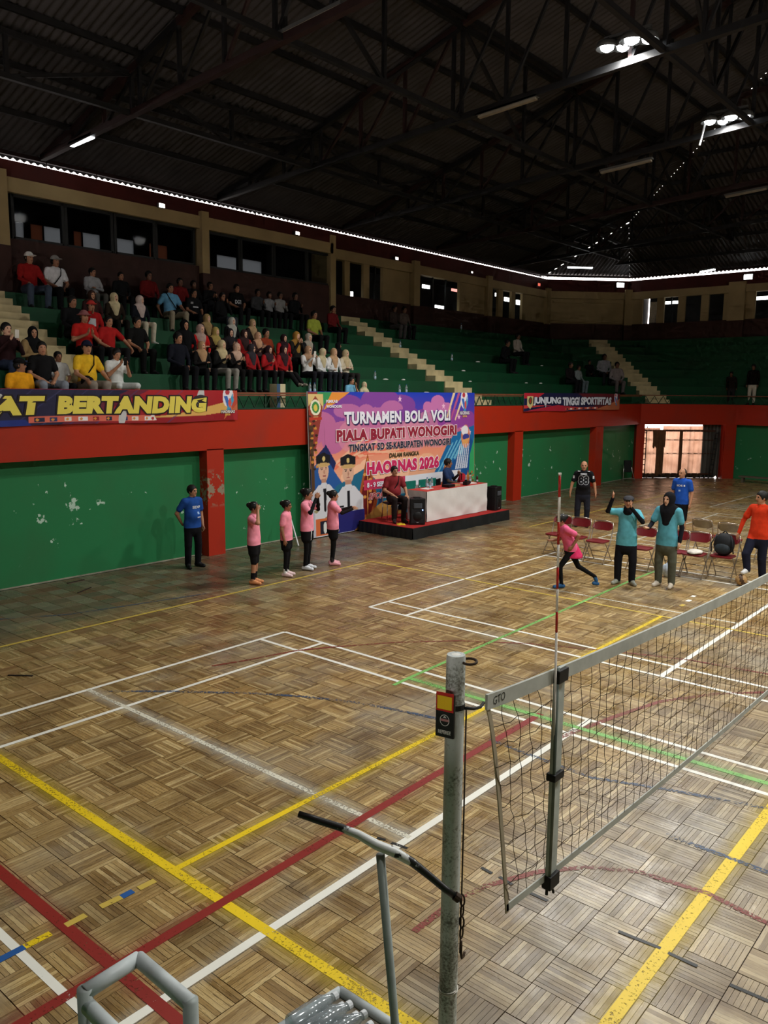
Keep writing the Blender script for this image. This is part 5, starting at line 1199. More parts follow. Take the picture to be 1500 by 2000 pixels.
# the net itself
net = thing('volleyball_net', 'black cord volleyball net with grey white tapes stretched from the post', 'net', (0, 0, 0))
M_TAPE = mat('grey_white_net_tape', rgb(176, 178, 170), .75, .12, 10); M_CORD = mat('dark_brown_net_cord', rgb(52, 40, 30), .9, .2, 20)
ye0, ye1 = -5.125, 5.2
ysamp = np.linspace(ye0, ye1, 90)
def ribbon(pts_top, pts_bot, th, nm, m, par):
    mb = MB(); n = len(pts_top); V = []
    for a, b in zip(pts_top, pts_bot): V += [(a[0]-th/2, *a[1:]), (a[0]+th/2, *a[1:]), (b[0]+th/2, *b[1:]), (b[0]-th/2, *b[1:])]
    F = [(4*i+k, 4*i+4+k, 4*i+4+(k+1) % 4, 4*i+(k+1) % 4) for i in range(n-1) for k in range(4)]+[(0, 1, 2, 3), (4*n-1, 4*n-2, 4*n-3, 4*n-4)]
    return mb.add(V, F).build(nm, m, par, smooth=False)
ribbon([(NX, y, net_top(y)) for y in ysamp], [(NX, y, net_top(y)-.062) for y in ysamp], .012, 'top_tape', M_TAPE, net)
def left_edge(z):          # the slack side of the net hangs inward toward the bottom
    f = (2.215-z)/.97; return ye0+.20*min(1, max(0, f))**.75
yb = np.linspace(left_edge(1.25), ye1, 90)
ribbon([(NX, y, net_bot(y)+.004) for y in yb], [(NX, y, net_bot(y)-.03) for y in yb], .006, 'bottom_tape', M_TAPE, net)
zs = np.linspace(2.22, 1.25, 24)
ribbon([(NX+.0, left_edge(z), z) for z in zs], [(NX+.0, left_edge(z)+.022, z) for z in zs], .006, 'side_tape', mat('beige_side_tape', rgb(164, 152, 130), .8, .1, 10), net)
mb = MB(); rn = random.Random(5)
def net_pt(y, k):          # y station, k = 0..10 from top to bottom
    f = k/10; y0 = y+(.20*f**.75)*max(0, 1-(y-ye0)/1.2)
    zt, zb = net_top(y)-.055, net_bot(y)
    return Vector((NX+.004*math.sin(y*9+k), y0+.010*math.sin(y*31+k*2.1)+.004*math.sin(k*3.3+y*11), zt+(zb-zt)*f+.007*math.sin(y*23+k*1.7)))
Ys = np.arange(ye0+.01, ye1, .098)
for i, y in enumerate(Ys):
    w = 6 if y < -1 else 3
    pts = []
    for k in range(10):
        a, b = net_pt(y, k), net_pt(y, k+1); pts += [a, a.lerp(b, .5)+Vector((0, .008*math.sin(i*5+k*3.7), 0))]
    pts.append(net_pt(y, 10)); mb.tube(pts, .0017, 3, caps=False)
for k in range(1, 10):
    pts = []
    for i in range(len(Ys)-1):
        a, b = net_pt(Ys[i], k), net_pt(Ys[i+1], k); pts += [a, a.lerp(b, .5)+Vector((0, 0, -.007+.006*math.sin(i*3.1+k*7)))]
    pts.append(net_pt(Ys[-1], k)); mb.tube(pts, .0017, 3, caps=False)
tag(mb.build('net_mesh', M_CORD, net), kind='stuff')
flat = fit_text('GTO', 0, .085, 0, .034, .0)
MB().add([(NX+.0072, -5.085+x, net_top(-5.05)-.046+y) for x, y in flat[0]], flat[1]).build('tape_mark', mat('print_dark_mark', rgb(44, 46, 44), .6, 0), net)
# side band with sleeve and the red and white antenna
yb_ = -4.56
band = ribbon([(NX+.01, yb_-.038, z) for z in np.linspace(net_top(yb_)+.004, net_bot(yb_)-.03, 12)], [(NX+.01, yb_+.038, z) for z in np.linspace(net_top(yb_)+.004, net_bot(yb_)-.03, 12)], .016, 'side_band', mat('pale_grey_band', rgb(176, 182, 176), .6, .15, 12), net)
MB().tube([(NX+.016, yb_-.030, net_top(yb_)+.01), (NX+.018, yb_-.028, 1.75), (NX+.016, yb_-.028, net_bot(yb_)-.05)], .010, 8).build('sleeve_fold', mat('grey_green_sleeve', rgb(96, 106, 98), .6, .15, 12), net, smooth=True)
for z, h in ((net_top(yb_)-.03, .06), (1.74, .035), (net_bot(yb_)-.03, .065)):
    MB().box((NX-.012, yb_-.044, z-h/2), (NX+.034, yb_+.044, z+h/2)).build('black_strap', M_BLKR, net, bevel=.006)
MB().tube([(NX+.01, yb_-.03, net_bot(yb_)-.05), (NX+.012, yb_-.035, net_bot(yb_)-.09)], .007, 6).build('strap_end', M_BLKR, net)
MB().tube([(NX+.01, yb_+.005, net_bot(yb_)-.05), (NX+.02, yb_+.015, net_bot(yb_)-.10)], .006, 6).build('strap_end', M_BLKR, net)
ant = thing('net_antenna', 'thin red and white striped antenna standing up from the net', 'antenna', (NX+.012, yb_, 0))
A0 = np.array([0, 0, 1.30]); A1 = np.array([.01, -.095, 3.095])
M_AR, M_AW = mat('antenna_red', rgb(170, 36, 28), .4, 0), mat('antenna_white', rgb(214, 208, 196), .4, 0)
def apt(z): f = (z-A0[2])/(A1[2]-A0[2]); return tuple(A0+(A1-A0)*f)
edges = [at_x(1082, y, NX)[2] for y in (928, 970, 1018, 1062, 1106, 1148, 1192, 1232)]+[1.30]
for k in range(len(edges)-1):
    MB().tube([apt(edges[k+1]), apt(edges[k])], .0055, 8).build('stripe', M_AR if k % 2 == 0 else M_AW, ant, smooth=True)
MB().tube([apt(3.092), apt(3.10)], .007, 8).build('tip', M_AW, ant)

# ================================================================== UMPIRE STAND in the foreground
def dp(px, py, depth): return tuple(CAM+_ray(px, py)*depth)
M_GREY = mat('grey_enamel_tube', rgb(190, 198, 198), .45, .15, 12, bump=.05); M_GREY2 = mat('darker_grey_enamel_tube', rgb(150, 158, 154), .5, .15, 12)
M_FLK = bpy.data.materials.new('white_paint_flaking_to_black'); M_FLK.use_nodes = True
_n = M_FLK.node_tree.nodes; _l = M_FLK.node_tree.links; _b = _n['Principled BSDF']; _b.inputs['Roughness'].default_value = .4
_tc = _n.new('ShaderNodeTexCoord'); _s = _n.new('ShaderNodeSeparateXYZ'); _l.new(_tc.outputs['Generated'], _s.inputs[0])
_nz = _n.new('ShaderNodeTexNoise'); _nz.inputs['Scale'].default_value = 34; _nz.inputs['Detail'].default_value = 6; _l.new(_tc.outputs['Object'], _nz.inputs['Vector'])
_ab = _n.new('ShaderNodeMath'); _ab.operation = 'SUBTRACT'; _l.new(_s.outputs['X'], _ab.inputs[0]); _ab.inputs[1].default_value = .52
_ab2 = _n.new('ShaderNodeMath'); _ab2.operation = 'ABSOLUTE'; _l.new(_ab.outputs[0], _ab2.inputs[0])
_ab3 = _n.new('ShaderNodeMath'); _ab3.operation = 'MULTIPLY_ADD'; _l.new(_nz.outputs['Fac'], _ab3.inputs[0]); _ab3.inputs[1].default_value = .5; _l.new(_ab2.outputs[0], _ab3.inputs[2])
_r = _n.new('ShaderNodeValToRGB'); _r.color_ramp.elements[0].position = .41; _r.color_ramp.elements[0].color = (*rgb(206, 210, 206), 1); _r.color_ramp.elements[1].position = .44; _r.color_ramp.elements[1].color = (*rgb(22, 22, 20), 1)
_l.new(_ab3.outputs[0], _r.inputs['Fac']); _l.new(_r.outputs['Color'], _b.inputs['Base Color'])
us = thing('umpire_stand', 'grey tubular umpire stand with a flaking black and white handlebar beside the post', 'umpire stand', (0, 0, 0))
DB = 2.62
hb_pts = [dp(584, 1590, DB+.05), dp(620, 1602, DB+.03), dp(665, 1616, DB+.01), dp(700, 1630, DB), dp(735, 1650, DB-.01), dp(770, 1664, DB-.01), dp(805, 1684, DB), dp(840, 1712, DB), dp(870, 1737, DB), dp(892, 1752, DB)]
MB().tube(hb_pts, [.011, .012, .0125, .014, .016, .0165, .014, .012, .0115, .0115], 14).build('handlebar', M_FLK, us, smooth=True)
MB().tube([dp(888, 1749, DB), dp(897, 1756, DB)], .0145, 10).build('bar_end_plug', M_RUST, us)
up_top = np.array(dp(743, 1664, DB-.01))
px_ = up_top+np.array([.035, .0, 0])
foot_u = np.array(dp(772, 2000, 2.75)); dirv = (foot_u-up_top); dirv = dirv/abs(dirv[2])
low = up_top+dirv*(up_top[2]-.02)
MB().tube([tuple(up_top+np.array([0, 0, -.01])), tuple(low)], .0145, 12).build('upright', M_GREY2, us, smooth=True)
# platform frame carrying the bottles
ZP = 1.27
def zp(px, py): return np.array(at_z(px, py, ZP))
c0 = zp(664, 1936); cR = zp(768, 2003); cL = zp(556, 2004)
eR = (cR-c0)/np.linalg.norm(cR-c0); eL = (cL-c0)/np.linalg.norm(cL-c0)
K0, K1, K2 = c0, c0+eR*.42, c0+eL*.46; K3 = K1+eL*.46
for a, b in ((K0, K1), (K0, K2), (K1, K3), (K2, K3)): MB().tube([tuple(a), tuple(b)], .018, 12).build('platform_rail', M_GREY, us, smooth=True)
MB().add([tuple(K0-np.array([0, 0, .005])), tuple(K1-np.array([0, 0, .005])), tuple(K3-np.array([0, 0, .005])), tuple(K2-np.array([0, 0, .005])), tuple(K0-np.array([0, 0, .014])), tuple(K1-np.array([0, 0, .014])), tuple(K3-np.array([0, 0, .014])), tuple(K2-np.array([0, 0, .014]))], [(0, 1, 2, 3), (7, 6, 5, 4), (0, 4, 5, 1), (1, 5, 6, 2), (2, 6, 7, 3), (3, 7, 4, 0)]).build('platform_board', mat('worn_platform_board', rgb(120, 112, 96), .8, .2, 8), us)
for a in (K0, K1, K2, K3):
    MB().tube([tuple(a), (a[0]+(a[0]-(K0+K3)[0]/2)*.35, a[1]+(a[1]-(K0+K3)[1]/2)*.35, .01)], .018, 10).build('leg', M_GREY2, us, smooth=True)
# arm frame nearer the camera
ZA = 1.78
def za(px, py): return np.array(at_z(px, py, ZA))
R0, R1, R2 = za(270, 1872), za(166, 1938), za(372, 1960); R3 = R1+(R2-R0)
R1b = R1+np.array([0, 0, -.035])+(R2-R0)*.06
for a, b, nm in ((R0, R1, 'arm_rail'), (R0, R2, 'arm_rail')): MB().tube([tuple(a), tuple(b)], .0215, 16).build(nm, M_GREY, us, smooth=True)
MB().tube([tuple(R1b), tuple(R1b+(R2-R0)*1.0)], .0215, 16).build('arm_rail', M_GREY, us, smooth=True)
for a in (R1, R2):
    MB().tube([tuple(a+np.array([0, 0, .012])), (a[0], a[1], .01)], .0215, 16).build('leg', M_GREY2, us, smooth=True)
MB().tube([(R1[0], R1[1], ZP-.05), tuple(K2)], .016, 10).build('brace', M_GREY2, us, smooth=True); MB().tube([(R2[0], R2[1], ZP-.05), tuple(K3)], .016, 10).build('brace', M_GREY2, us, smooth=True)
MB().tube([(R1[0], R1[1], .5), (R2[0], R2[1], .5)], .016, 10).build('brace', M_GREY2, us, smooth=True)
# the pack of water bottles on the platform
pn = 0
qrot = Vector((0, 0, 1)).rotation_difference(Vector(tuple(-eL)))
for i in range(3):
    for j in range(2):
        p = K0+eR*(.09+.066*i)+eL*(.27+.03*j)
        t = thing('packed_bottle', 'clear water bottle lying in the %s layer of the pack, %s' % (('lower', 'upper')[j], ('next to the upright', 'in the middle', 'at the outer side')[2-i]), 'bottle', (p[0], p[1], ZP+.03+.058*j), 0, 'bottles in the pack on the umpire stand')
        t.rotation_mode = 'QUATERNION'; t.rotation_quaternion = qrot
        MB().lathe([(.028, 0), (.031, .01), (.031, .085), (.028, .095), (.031, .105), (.031, .135), (.014, .175), (.013, .185)], n=12).build('body', M_PET, t, smooth=True)
        MB().lathe([(.0145, .183), (.0145, .20)], n=10).build('cap', mat('white_bottle_cap', rgb(220, 224, 226), .5, 0), t)
# ================================================================== FOLDING CHAIRS
M_MAR = mat('maroon_vinyl', rgb(112, 24, 30), .38, .1, 10, spec=.5)
M_CHR2 = mat('worn_chrome_tube', rgb(170, 160, 150), .3, .1, 12, metal=.75)
M_BACKG = mat('grey_chair_shell', rgb(140, 134, 126), .3, .15, 8, metal=.6)
def pad(w, d, h, r, curve=0.0):
    mb = MB(); n = 12
    poly = []
    for cx, cy, a0 in ((w/2-r, d/2-r, 0), (-w/2+r, d/2-r, 90), (-w/2+r, -d/2+r, 180), (w/2-r, -d/2+r, 270)):
        for k in range(5): a = R(a0+k*22.5); poly.append((cx+r*math.cos(a), cy+r*math.sin(a)))
    return poly
def folding_chair(back_m):
    t = empty('folding_chair')
    # faces +x locally
    MB().prism([(x+.02, y) for x, y in pad(.38, .40, 0, .08)], .425, .455).build('seat', M_MAR, t, bevel=.008)
    V = []; n = 12
    mb = MB()
    for i in range(n+1):
        y = -.215+.43*i/n; b = .035*(1-(y/.215)**2); hgt = .085*(1-(abs(y)/.235)**5)
        for z, xo in ((.72-hgt, .0), (.72-hgt, .022), (.72+hgt, -.030), (.72+hgt, -.052)): V.append((-.19-b+xo, y, z))
    mb.add(V, [(4*i+k, 4*i+4+k, 4*i+4+(k+1) % 4, 4*i+(k+1) % 4) for i in range(n) for k in range(4)]+[(3, 2, 1, 0), (4*n, 4*n+1, 4*n+2, 4*n+3)]); mb.build('backrest', back_m, t, smooth=False, bevel=.006)
    for s in (-1, 1):
        MB().tube([(-.24, s*.17, .815), (-.235, s*.205, .80), (-.215, s*.215, .70), (-.14, s*.215, .46), (.20, s*.215, .012)], .0105, 8).build('front_leg', M_CHR2, t, smooth=True)
        MB().tube([(.10, s*.195, .43), (.02, s*.195, .36), (-.26, s*.195, .012)], .0105, 8).build('rear_leg', M_CHR2, t, smooth=True)
    MB().tube([(-.24, -.17, .815), (-.262, 0, .825), (-.24, .17, .815)], .0105, 8).build('top_bar', M_CHR2, t, smooth=True)
    MB().tube([(.145, -.215, .085), (.145, .215, .085)], .008, 8).build('cross_bar', M_CHR2, t, smooth=True); MB().tube([(-.20, -.195, .085), (-.20, .195, .085)], .008, 8).build('cross_bar', M_CHR2, t, smooth=True); MB().tube([(-.10, -.195, .21), (-.10, .195, .21)], .008, 8).build('cross_bar', M_CHR2, t, smooth=True)
    return t
ch1 = folding_chair(M_MAR); first = True
GC = 'maroon folding chairs in the front row'
for x, y, lb in ((.12, 7.74, 'maroon folding chair partly hidden by the running girl'), (.585, 7.71, 'maroon folding chair in front of the man in the black jersey'), (1.12, 7.60, 'maroon folding chair between the jersey man and the woman in a cap'),
                 (2.08, 7.50, 'maroon folding chair between the two women in light blue'), (2.68, 7.60, 'maroon folding chair hidden behind the woman in the black headscarf'), (3.07, 7.63, 'maroon folding chair with a white cloth on its seat'), (3.54, 7.80, 'maroon folding chair with a black backpack on its seat')):
    c = ch1 if first else copy_tree(ch1); first = False
    c.location = (x, y, 0); c.rotation_euler = (0, 0, -math.pi/2+random.uniform(-.08, .08)); tag(c, lb, 'chair', GC)
ch2 = folding_chair(M_BACKG); first = True
GC2 = 'folding chairs in the rear row turned away'
for x, y, lb in ((2.55, 9.75, 'grey backed folding chair turned away, behind the white cloth chair'), (3.10, 9.62, 'grey backed folding chair turned away, behind the backpack chair'), (3.74, 9.95, 'grey backed folding chair turned away, behind the man in red')):
    c = ch2 if first else copy_tree(ch2); first = False
    c.location = (x, y, 0); c.rotation_euler = (0, 0, math.pi/2+random.uniform(-.08, .08)); tag(c, lb, 'chair', GC2)
# backpack, cloth, bag, ball
def blob(name, label, cat, loc, rad, m, seed, squash=1.0, sub=3, amp=.12, parent=None):
    bm = bmesh.new(); bmesh.ops.create_icosphere(bm, subdivisions=sub, radius=1.0)
    rn = np.random.RandomState(seed); K = rn.randn(6, 3)*2.2; ph = rn.rand(6)*6
    for v in bm.verts:
        d = sum(math.sin(float(K[i]@np.array(v.co))+ph[i]) for i in range(6))/6
        v.co = Vector((v.co.x*rad[0], v.co.y*rad[1], v.co.z*rad[2]))*(1+amp*d)
    me = bpy.data.meshes.new(name); bm.to_mesh(me); bm.free(); me.polygons.foreach_set('use_smooth', [True]*len(me.polygons)); me.materials.append(m)
    o = bpy.data.objects.new(name, me); COL.objects.link(o); o.location = loc
    if parent: o.parent = parent
    elif label: tag(o, label, cat)
    return o
bk = thing('backpack', 'black backpack slumped on a maroon folding chair', 'backpack', (3.54, 7.80, .455), -math.pi/2)
M_BAG = mat('black_backpack_nylon', rgb(24, 26, 30), .7, .2, 20, bump=.2)
blob('bag_body', None, None, (.0, 0, .20), (.13, .19, .21), M_BAG, 3, parent=bk, amp=.08); blob('front_pocket', None, None, (.10, 0, .13), (.06, .14, .11), mat('dark_grey_nylon', rgb(40, 48, 54), .7, .2, 20), 4, parent=bk, amp=.06)
MB().tube([(-.02, -.05, .40), (-.02, 0, .45), (-.02, .05, .40)], .012, 8).build('grab_handle', M_BAG, bk, smooth=True)
for s in (-1, 1): MB().tube([(.03, s*.13, .38), (.13, s*.19, .22), (.09, s*.2, .06)], .012, 8).build('strap', M_BAG, bk, smooth=True)
blob('white_cloth', 'crumpled white cloth on a maroon chair seat', 'cloth', (3.09, 7.58, .49), (.14, .19, .038), fabric(206, 200, 190), 8, amp=.25)
q = at_z(1294, 1131, 0); pb_ = thing('plastic_bag', 'white and blue plastic bag on the floor behind the woman in the black headscarf', 'bag', (q[0], q[1]+.25, 0))
blob('bag_body', None, None, (0, 0, .13), (.11, .1, .14), mat('white_blue_plastic', rgb(190, 204, 220), .4, .35, 14), 11, parent=pb_, amp=.2); MB().tube([(-.04, 0, .24), (0, 0, .33), (.04, 0, .24)], .012, 6).build('handle', fabric(200, 210, 224), pb_)
def ball(loc, label, m1, m2, r=.105):
    t = thing('volleyball', label, 'ball', loc)
    bm = bmesh.new(); bmesh.ops.create_uvsphere(bm, u_segments=24, v_segments=16, radius=r)
    for f in bm.faces:
        c = f.calc_center_median(); f.material_index = 1 if (math.sin(c.x*38+c.z*20) > .3) else 0; f.smooth = True
    me = bpy.data.meshes.new('ball_shell'); bm.to_mesh(me); bm.free(); me.materials.append(m1); me.materials.append(m2)
    o = bpy.data.objects.new('ball_shell', me); COL.objects.link(o); o.parent = t; o.location = (0, 0, r)
    for k in range(3):
        a = k*math.pi/3; MB().tube([(r*1.002*math.cos(q)*math.cos(a), r*1.002*math.cos(q)*math.sin(a), r+r*1.002*math.sin(q)) for q in np.linspace(0, 6.283, 33)], .002, 4, caps=False).build('seam', M_BLKR, t)
BALLX, BALLY = 3.98, 7.49
ball((BALLX, BALLY, 0), 'tan and dark volleyball under the foot of the man in red', mat('tan_ball_leather', rgb(176, 140, 92), .5, .1), mat('dark_ball_panel', rgb(84, 62, 44), .5, .1))
# bottles and litter on the grandstand
GB = 'bottles left on the grandstand tiers'
for px, py, n, lb in ((734, 742, -1, 'empty bottle on the tier above the banner crest, farther from the women'), (607, 756, -1, 'clear bottle by the feet of the woman filming'), (616, 757, -1, 'second clear bottle by the feet of the women in white'), (782, 763, -1, 'taller empty bottle low on the tiers left of the cream stair'), (795, 763, -1, 'empty bottle beside another near the cream stair'),
                      (884, 706, 2, 'pale bottle on the tiers beyond the cream stair'), (902, 645, 5, 'white cup like bottle high on the tiers under the dado'), (783, 678, 3, 'bottle beside the cream stair, half way up')):
    P = at_x(px, py, tier_x(n)-.12); zz = tier_z(n) if n > -1 or px > 700 else tier_z(n)
    row = min(range(-1, 7), key=lambda k: abs(at_x(px, py, tier_x(k)-.05)[2]-tier_z(k)))
    P = at_x(px, py, tier_x(row)-.05); bottle((tier_x(row)-.08, P[1], tier_z(row)+.001), lb, GB, .24)
GP = 'scraps of paper on the grandstand'
SCR = ['wide one beside the cream stair', 'small one nearest the women in white', 'lowest one just above the banner', 'low one beyond the stair foot', 'second one beyond the stair', 'third one beyond the stair', 'one above the far banner start', 'low one above the far banner lettering', 'one below the person in black', 'one right of the person in white']
k = 0
for px, py in ((790, 741), (755, 741), (835, 762), (920, 744), (907, 725), (935, 710), (1030, 745), (1058, 743), (1015, 695), (1060, 712)):
    row = min(range(-1, 7), key=lambda k_: abs(at_x(px, py, tier_x(k_)-.05)[2]-tier_z(k_)))
    P = at_x(px, py, tier_x(row)-.05)
    o = blob('paper_scrap', None, None, (tier_x(row)-.09, P[1], tier_z(row)+.022), (.05, .07+.03*(k % 3), .025), PAP, 20+k, amp=.3, sub=2); k += 1
    tag(o, 'crumpled pale scrap of litter on the green tiers, ' + SCR[k-1], 'litter', GP)

# ================================================================== PEOPLE
def surface_nets(D, org, h):
    s = D < 0
    nx, ny, nz = D.shape
    cor = [(i, j, k) for i in (0, 1) for j in (0, 1) for k in (0, 1)]
    sub = lambda c: (slice(c[0], nx-1+c[0]), slice(c[1], ny-1+c[1]), slice(c[2], nz-1+c[2]))
    cnt = np.zeros((nx-1, ny-1, nz-1), np.int8)
    for c in cor: cnt += s[sub(c)]
    I, J, K = np.nonzero((cnt > 0) & (cnt < 8)); n = len(I)
    idx = -np.ones((nx-1, ny-1, nz-1), int); idx[I, J, K] = np.arange(n)
    acc = np.zeros((n, 3)); num = np.zeros(n)
    val = {c: D[I+c[0], J+c[1], K+c[2]] for c in cor}
    for a in cor:
        for ax in range(3):
            if a[ax]: continue
            b = tuple(1 if q == ax else a[q] for q in range(3))
            va, vb = val[a], val[b]; m = (va < 0) != (vb < 0)
            t = np.where(m, va/np.where(m, va-vb, 1), 0)
            p = np.array(a, float)[None, :].repeat(n, 0); p[:, ax] += t
            acc += p*m[:, None]; num += m
    V = (acc/num[:, None]+np.stack([I, J, K], 1))*h+org
    Q = []
    for ax in range(3):
        o1, o2 = [(1, 2), (2, 0), (0, 1)][ax]
        a = [slice(None)]*3; b = [slice(None)]*3; a[ax] = slice(0, -1); b[ax] = slice(1, None)
        sa, sb_ = s[tuple(a)], s[tuple(b)]; e = np.argwhere(sa != sb_)
        e = e[(e[:, o1] > 0) & (e[:, o2] > 0) & (e[:, o1] < D.shape[o1]-1) & (e[:, o2] < D.shape[o2]-1)]
        if not len(e): continue
        def g(d1, d2):
            q = e.copy(); q[:, o1] += d1; q[:, o2] += d2; return idx[q[:, 0], q[:, 1], q[:, 2]]
        q = np.stack([g(-1, -1), g(0, -1), g(0, 0), g(-1, 0)], 1)
        fl = sa[e[:, 0], e[:, 1], e[:, 2]]
        q[~fl] = q[~fl][:, ::-1]; Q.append(q)
    return V, np.concatenate(Q)
def cone(a, r1, b, r2, lab, k=.03, flat=None, cut=False): return dict(t='c', a=np.array(a, float), b=np.array(b, float), r1=r1, r2=r2, lab=lab, k=k, flat=flat, cut=cut)
def ell(c, r, lab, k=.03, rot=None, cut=False): return dict(t='e', a=np.array(c, float), r=np.array(r, float), lab=lab, k=k, rot=rot, cut=cut)
def half(p, n, lab=None): n = np.array(n, float); return dict(t='h', a=np.array(p, float), n=n/np.linalg.norm(n), lab=lab, k=.0, cut=True)   # removes the side the normal points to
def pd(p, X):
    if p['t'] == 'h': return (p['a']-X)@p['n']
    if p['t'] == 'c':
        a, b = p['a'], p['b']
        if p['flat'] is not None:
            n, f = p['flat']; n = np.array(n); o = (a+b)/2
            X = X+((X-o)@n)[..., None]*n*(f-1)
        ba = b-a; L2 = max(ba@ba, 1e-9); t = np.clip(((X-a)@ba)/L2, 0, 1)
        return np.linalg.norm(X-a-t[..., None]*ba, axis=-1)-(p['r1']+(p['r2']-p['r1'])*t)
    q = X-p['a']
    if p['rot'] is not None: q = q@p['rot']
    k0 = np.linalg.norm(q/p['r'], axis=-1); k1 = np.linalg.norm(q/(p['r']**2), axis=-1)
    return k0*(k0-1)/np.maximum(k1, 1e-6)
def pbox(p):
    if p['t'] == 'c': r = max(p['r1'], p['r2']); return np.minimum(p['a'], p['b'])-r, np.maximum(p['a'], p['b'])+r
    m = p['r'].max(); return p['a']-m, p['a']+m
def sdf_mesh(prims, h):
    pos = [p for p in prims if not p['cut']]
    lo = np.min([pbox(p)[0] for p in pos], 0)-2.5*h; hi = np.max([pbox(p)[1] for p in pos], 0)+2.5*h
    n = np.ceil((hi-lo)/h).astype(int)+1; D = np.full(tuple(n), .5)
    ax = [lo[i]+h*np.arange(n[i]) for i in range(3)]
    for p in prims:
        if p['t'] == 'h': i0, i1 = np.zeros(3, int), n
        else:
            b0, b1 = pbox(p); pad_ = p['k']+2*h
            i0 = np.clip(np.floor((b0-pad_-lo)/h).astype(int), 0, n-1); i1 = np.clip(np.ceil((b1+pad_-lo)/h).astype(int)+1, 1, n)
        sl = tuple(slice(a, b) for a, b in zip(i0, i1))
        X = np.stack(np.meshgrid(*[ax[i][sl[i]] for i in range(3)], indexing='ij'), -1); d = pd(p, X); B_ = D[sl]
        if p['cut']: D[sl] = np.maximum(B_, -d)
        else:
            k = max(p['k'], 1e-4); q = np.maximum(k-np.abs(B_-d), 0)/k; D[sl] = np.minimum(B_, d)-q*q*k/4
    return surface_nets(D, lo, h)
def sdf_object(name, prims, h, mats, parent, labels=None, extra=None, hem=None):
    V, F = sdf_mesh(prims, h)
    me = bpy.data.meshes.new(name); me.from_pydata(V.tolist(), [], F.tolist()); me.update()
    me.polygons.foreach_set('use_smooth', [True]*len(me.polygons))
    if labels:
        cen = V[F].mean(1); pos = [p for p in prims if not p['cut']]
        best = np.full(len(F), 9.0); lab = np.zeros(len(F), int)
        for p in pos:
            d = pd(p, cen); m = d < best; best[m] = d[m]; lab[m] = labels.index(p['lab'])
        if hem is not None:
            T_, B_ = labels.index('top'), labels.index('bottom')
            lab[(lab == T_) & (cen[:, 2] < hem)] = B_; lab[(lab == B_) & (cen[:, 2] >= hem)] = T_
        if extra:
            for c, r, l in extra:
                m = (np.abs(cen-np.array(c))/np.array(r)).max(1) < 1; lab[m] = labels.index(l)
        for l in labels: me.materials.append(mats[l])
        me.polygons.foreach_set('material_index', lab.astype(np.int32))
    else: me.materials.append(mats)
    o = bpy.data.objects.new(name, me); COL.objects.link(o); o.parent = parent
    return o
ARM = {  # elbow and wrist relative to the shoulder, written for the left arm (y to the outside), then the way the fingers point
    'down': ((-.03, .06, -.28), (.03, .06, -.52), (.1, -.05, -1)), 'lap': ((.06, .08, -.26), (.27, -.08, -.36), (.6, -.6, -.5)), 'knee': ((.12, .09, -.25), (.36, .03, -.34), (.8, 0, -.6)),
    'clap': ((.08, .09, -.26), (.25, -.12, -.14), (.4, -.25, .85)), 'phone': ((.14, .07, -.23), (.29, -.10, .0), (.2, -.35, .9)), 'salute': ((.18, .13, -.06), (.13, -.07, .17), (-.1, -.5, .8)),
    'face': ((.17, .10, -.14), (.22, -.11, .12), (.1, -.2, 1)), 'forward': ((.20, .03, -.16), (.44, -.05, -.08), (1, -.1, .05)), 'cross': ((.08, .09, -.26), (.20, -.20, -.22), (.2, -1, .1)),
    'behind': ((-.12, .10, -.25), (-.16, -.02, -.44), (-.3, -.6, -.7)), 'raise': ((.12, .18, .02), (.16, .10, .27), (.0, -.1, 1)), 'open': ((.06, .10, -.26), (.28, .06, -.30), (.9, .3, .1)), 'chin': ((.14, .06, -.26), (.18, -.13, .02), (.1, -.2, 1))}
def rotm(axis, ang): return np.array(Matrix.Rotation(ang, 3, axis))
SKINS = {'a': (178, 128, 98), 'b': (148, 102, 76), 'c': (212, 166, 138), 'd': (112, 76, 57)}
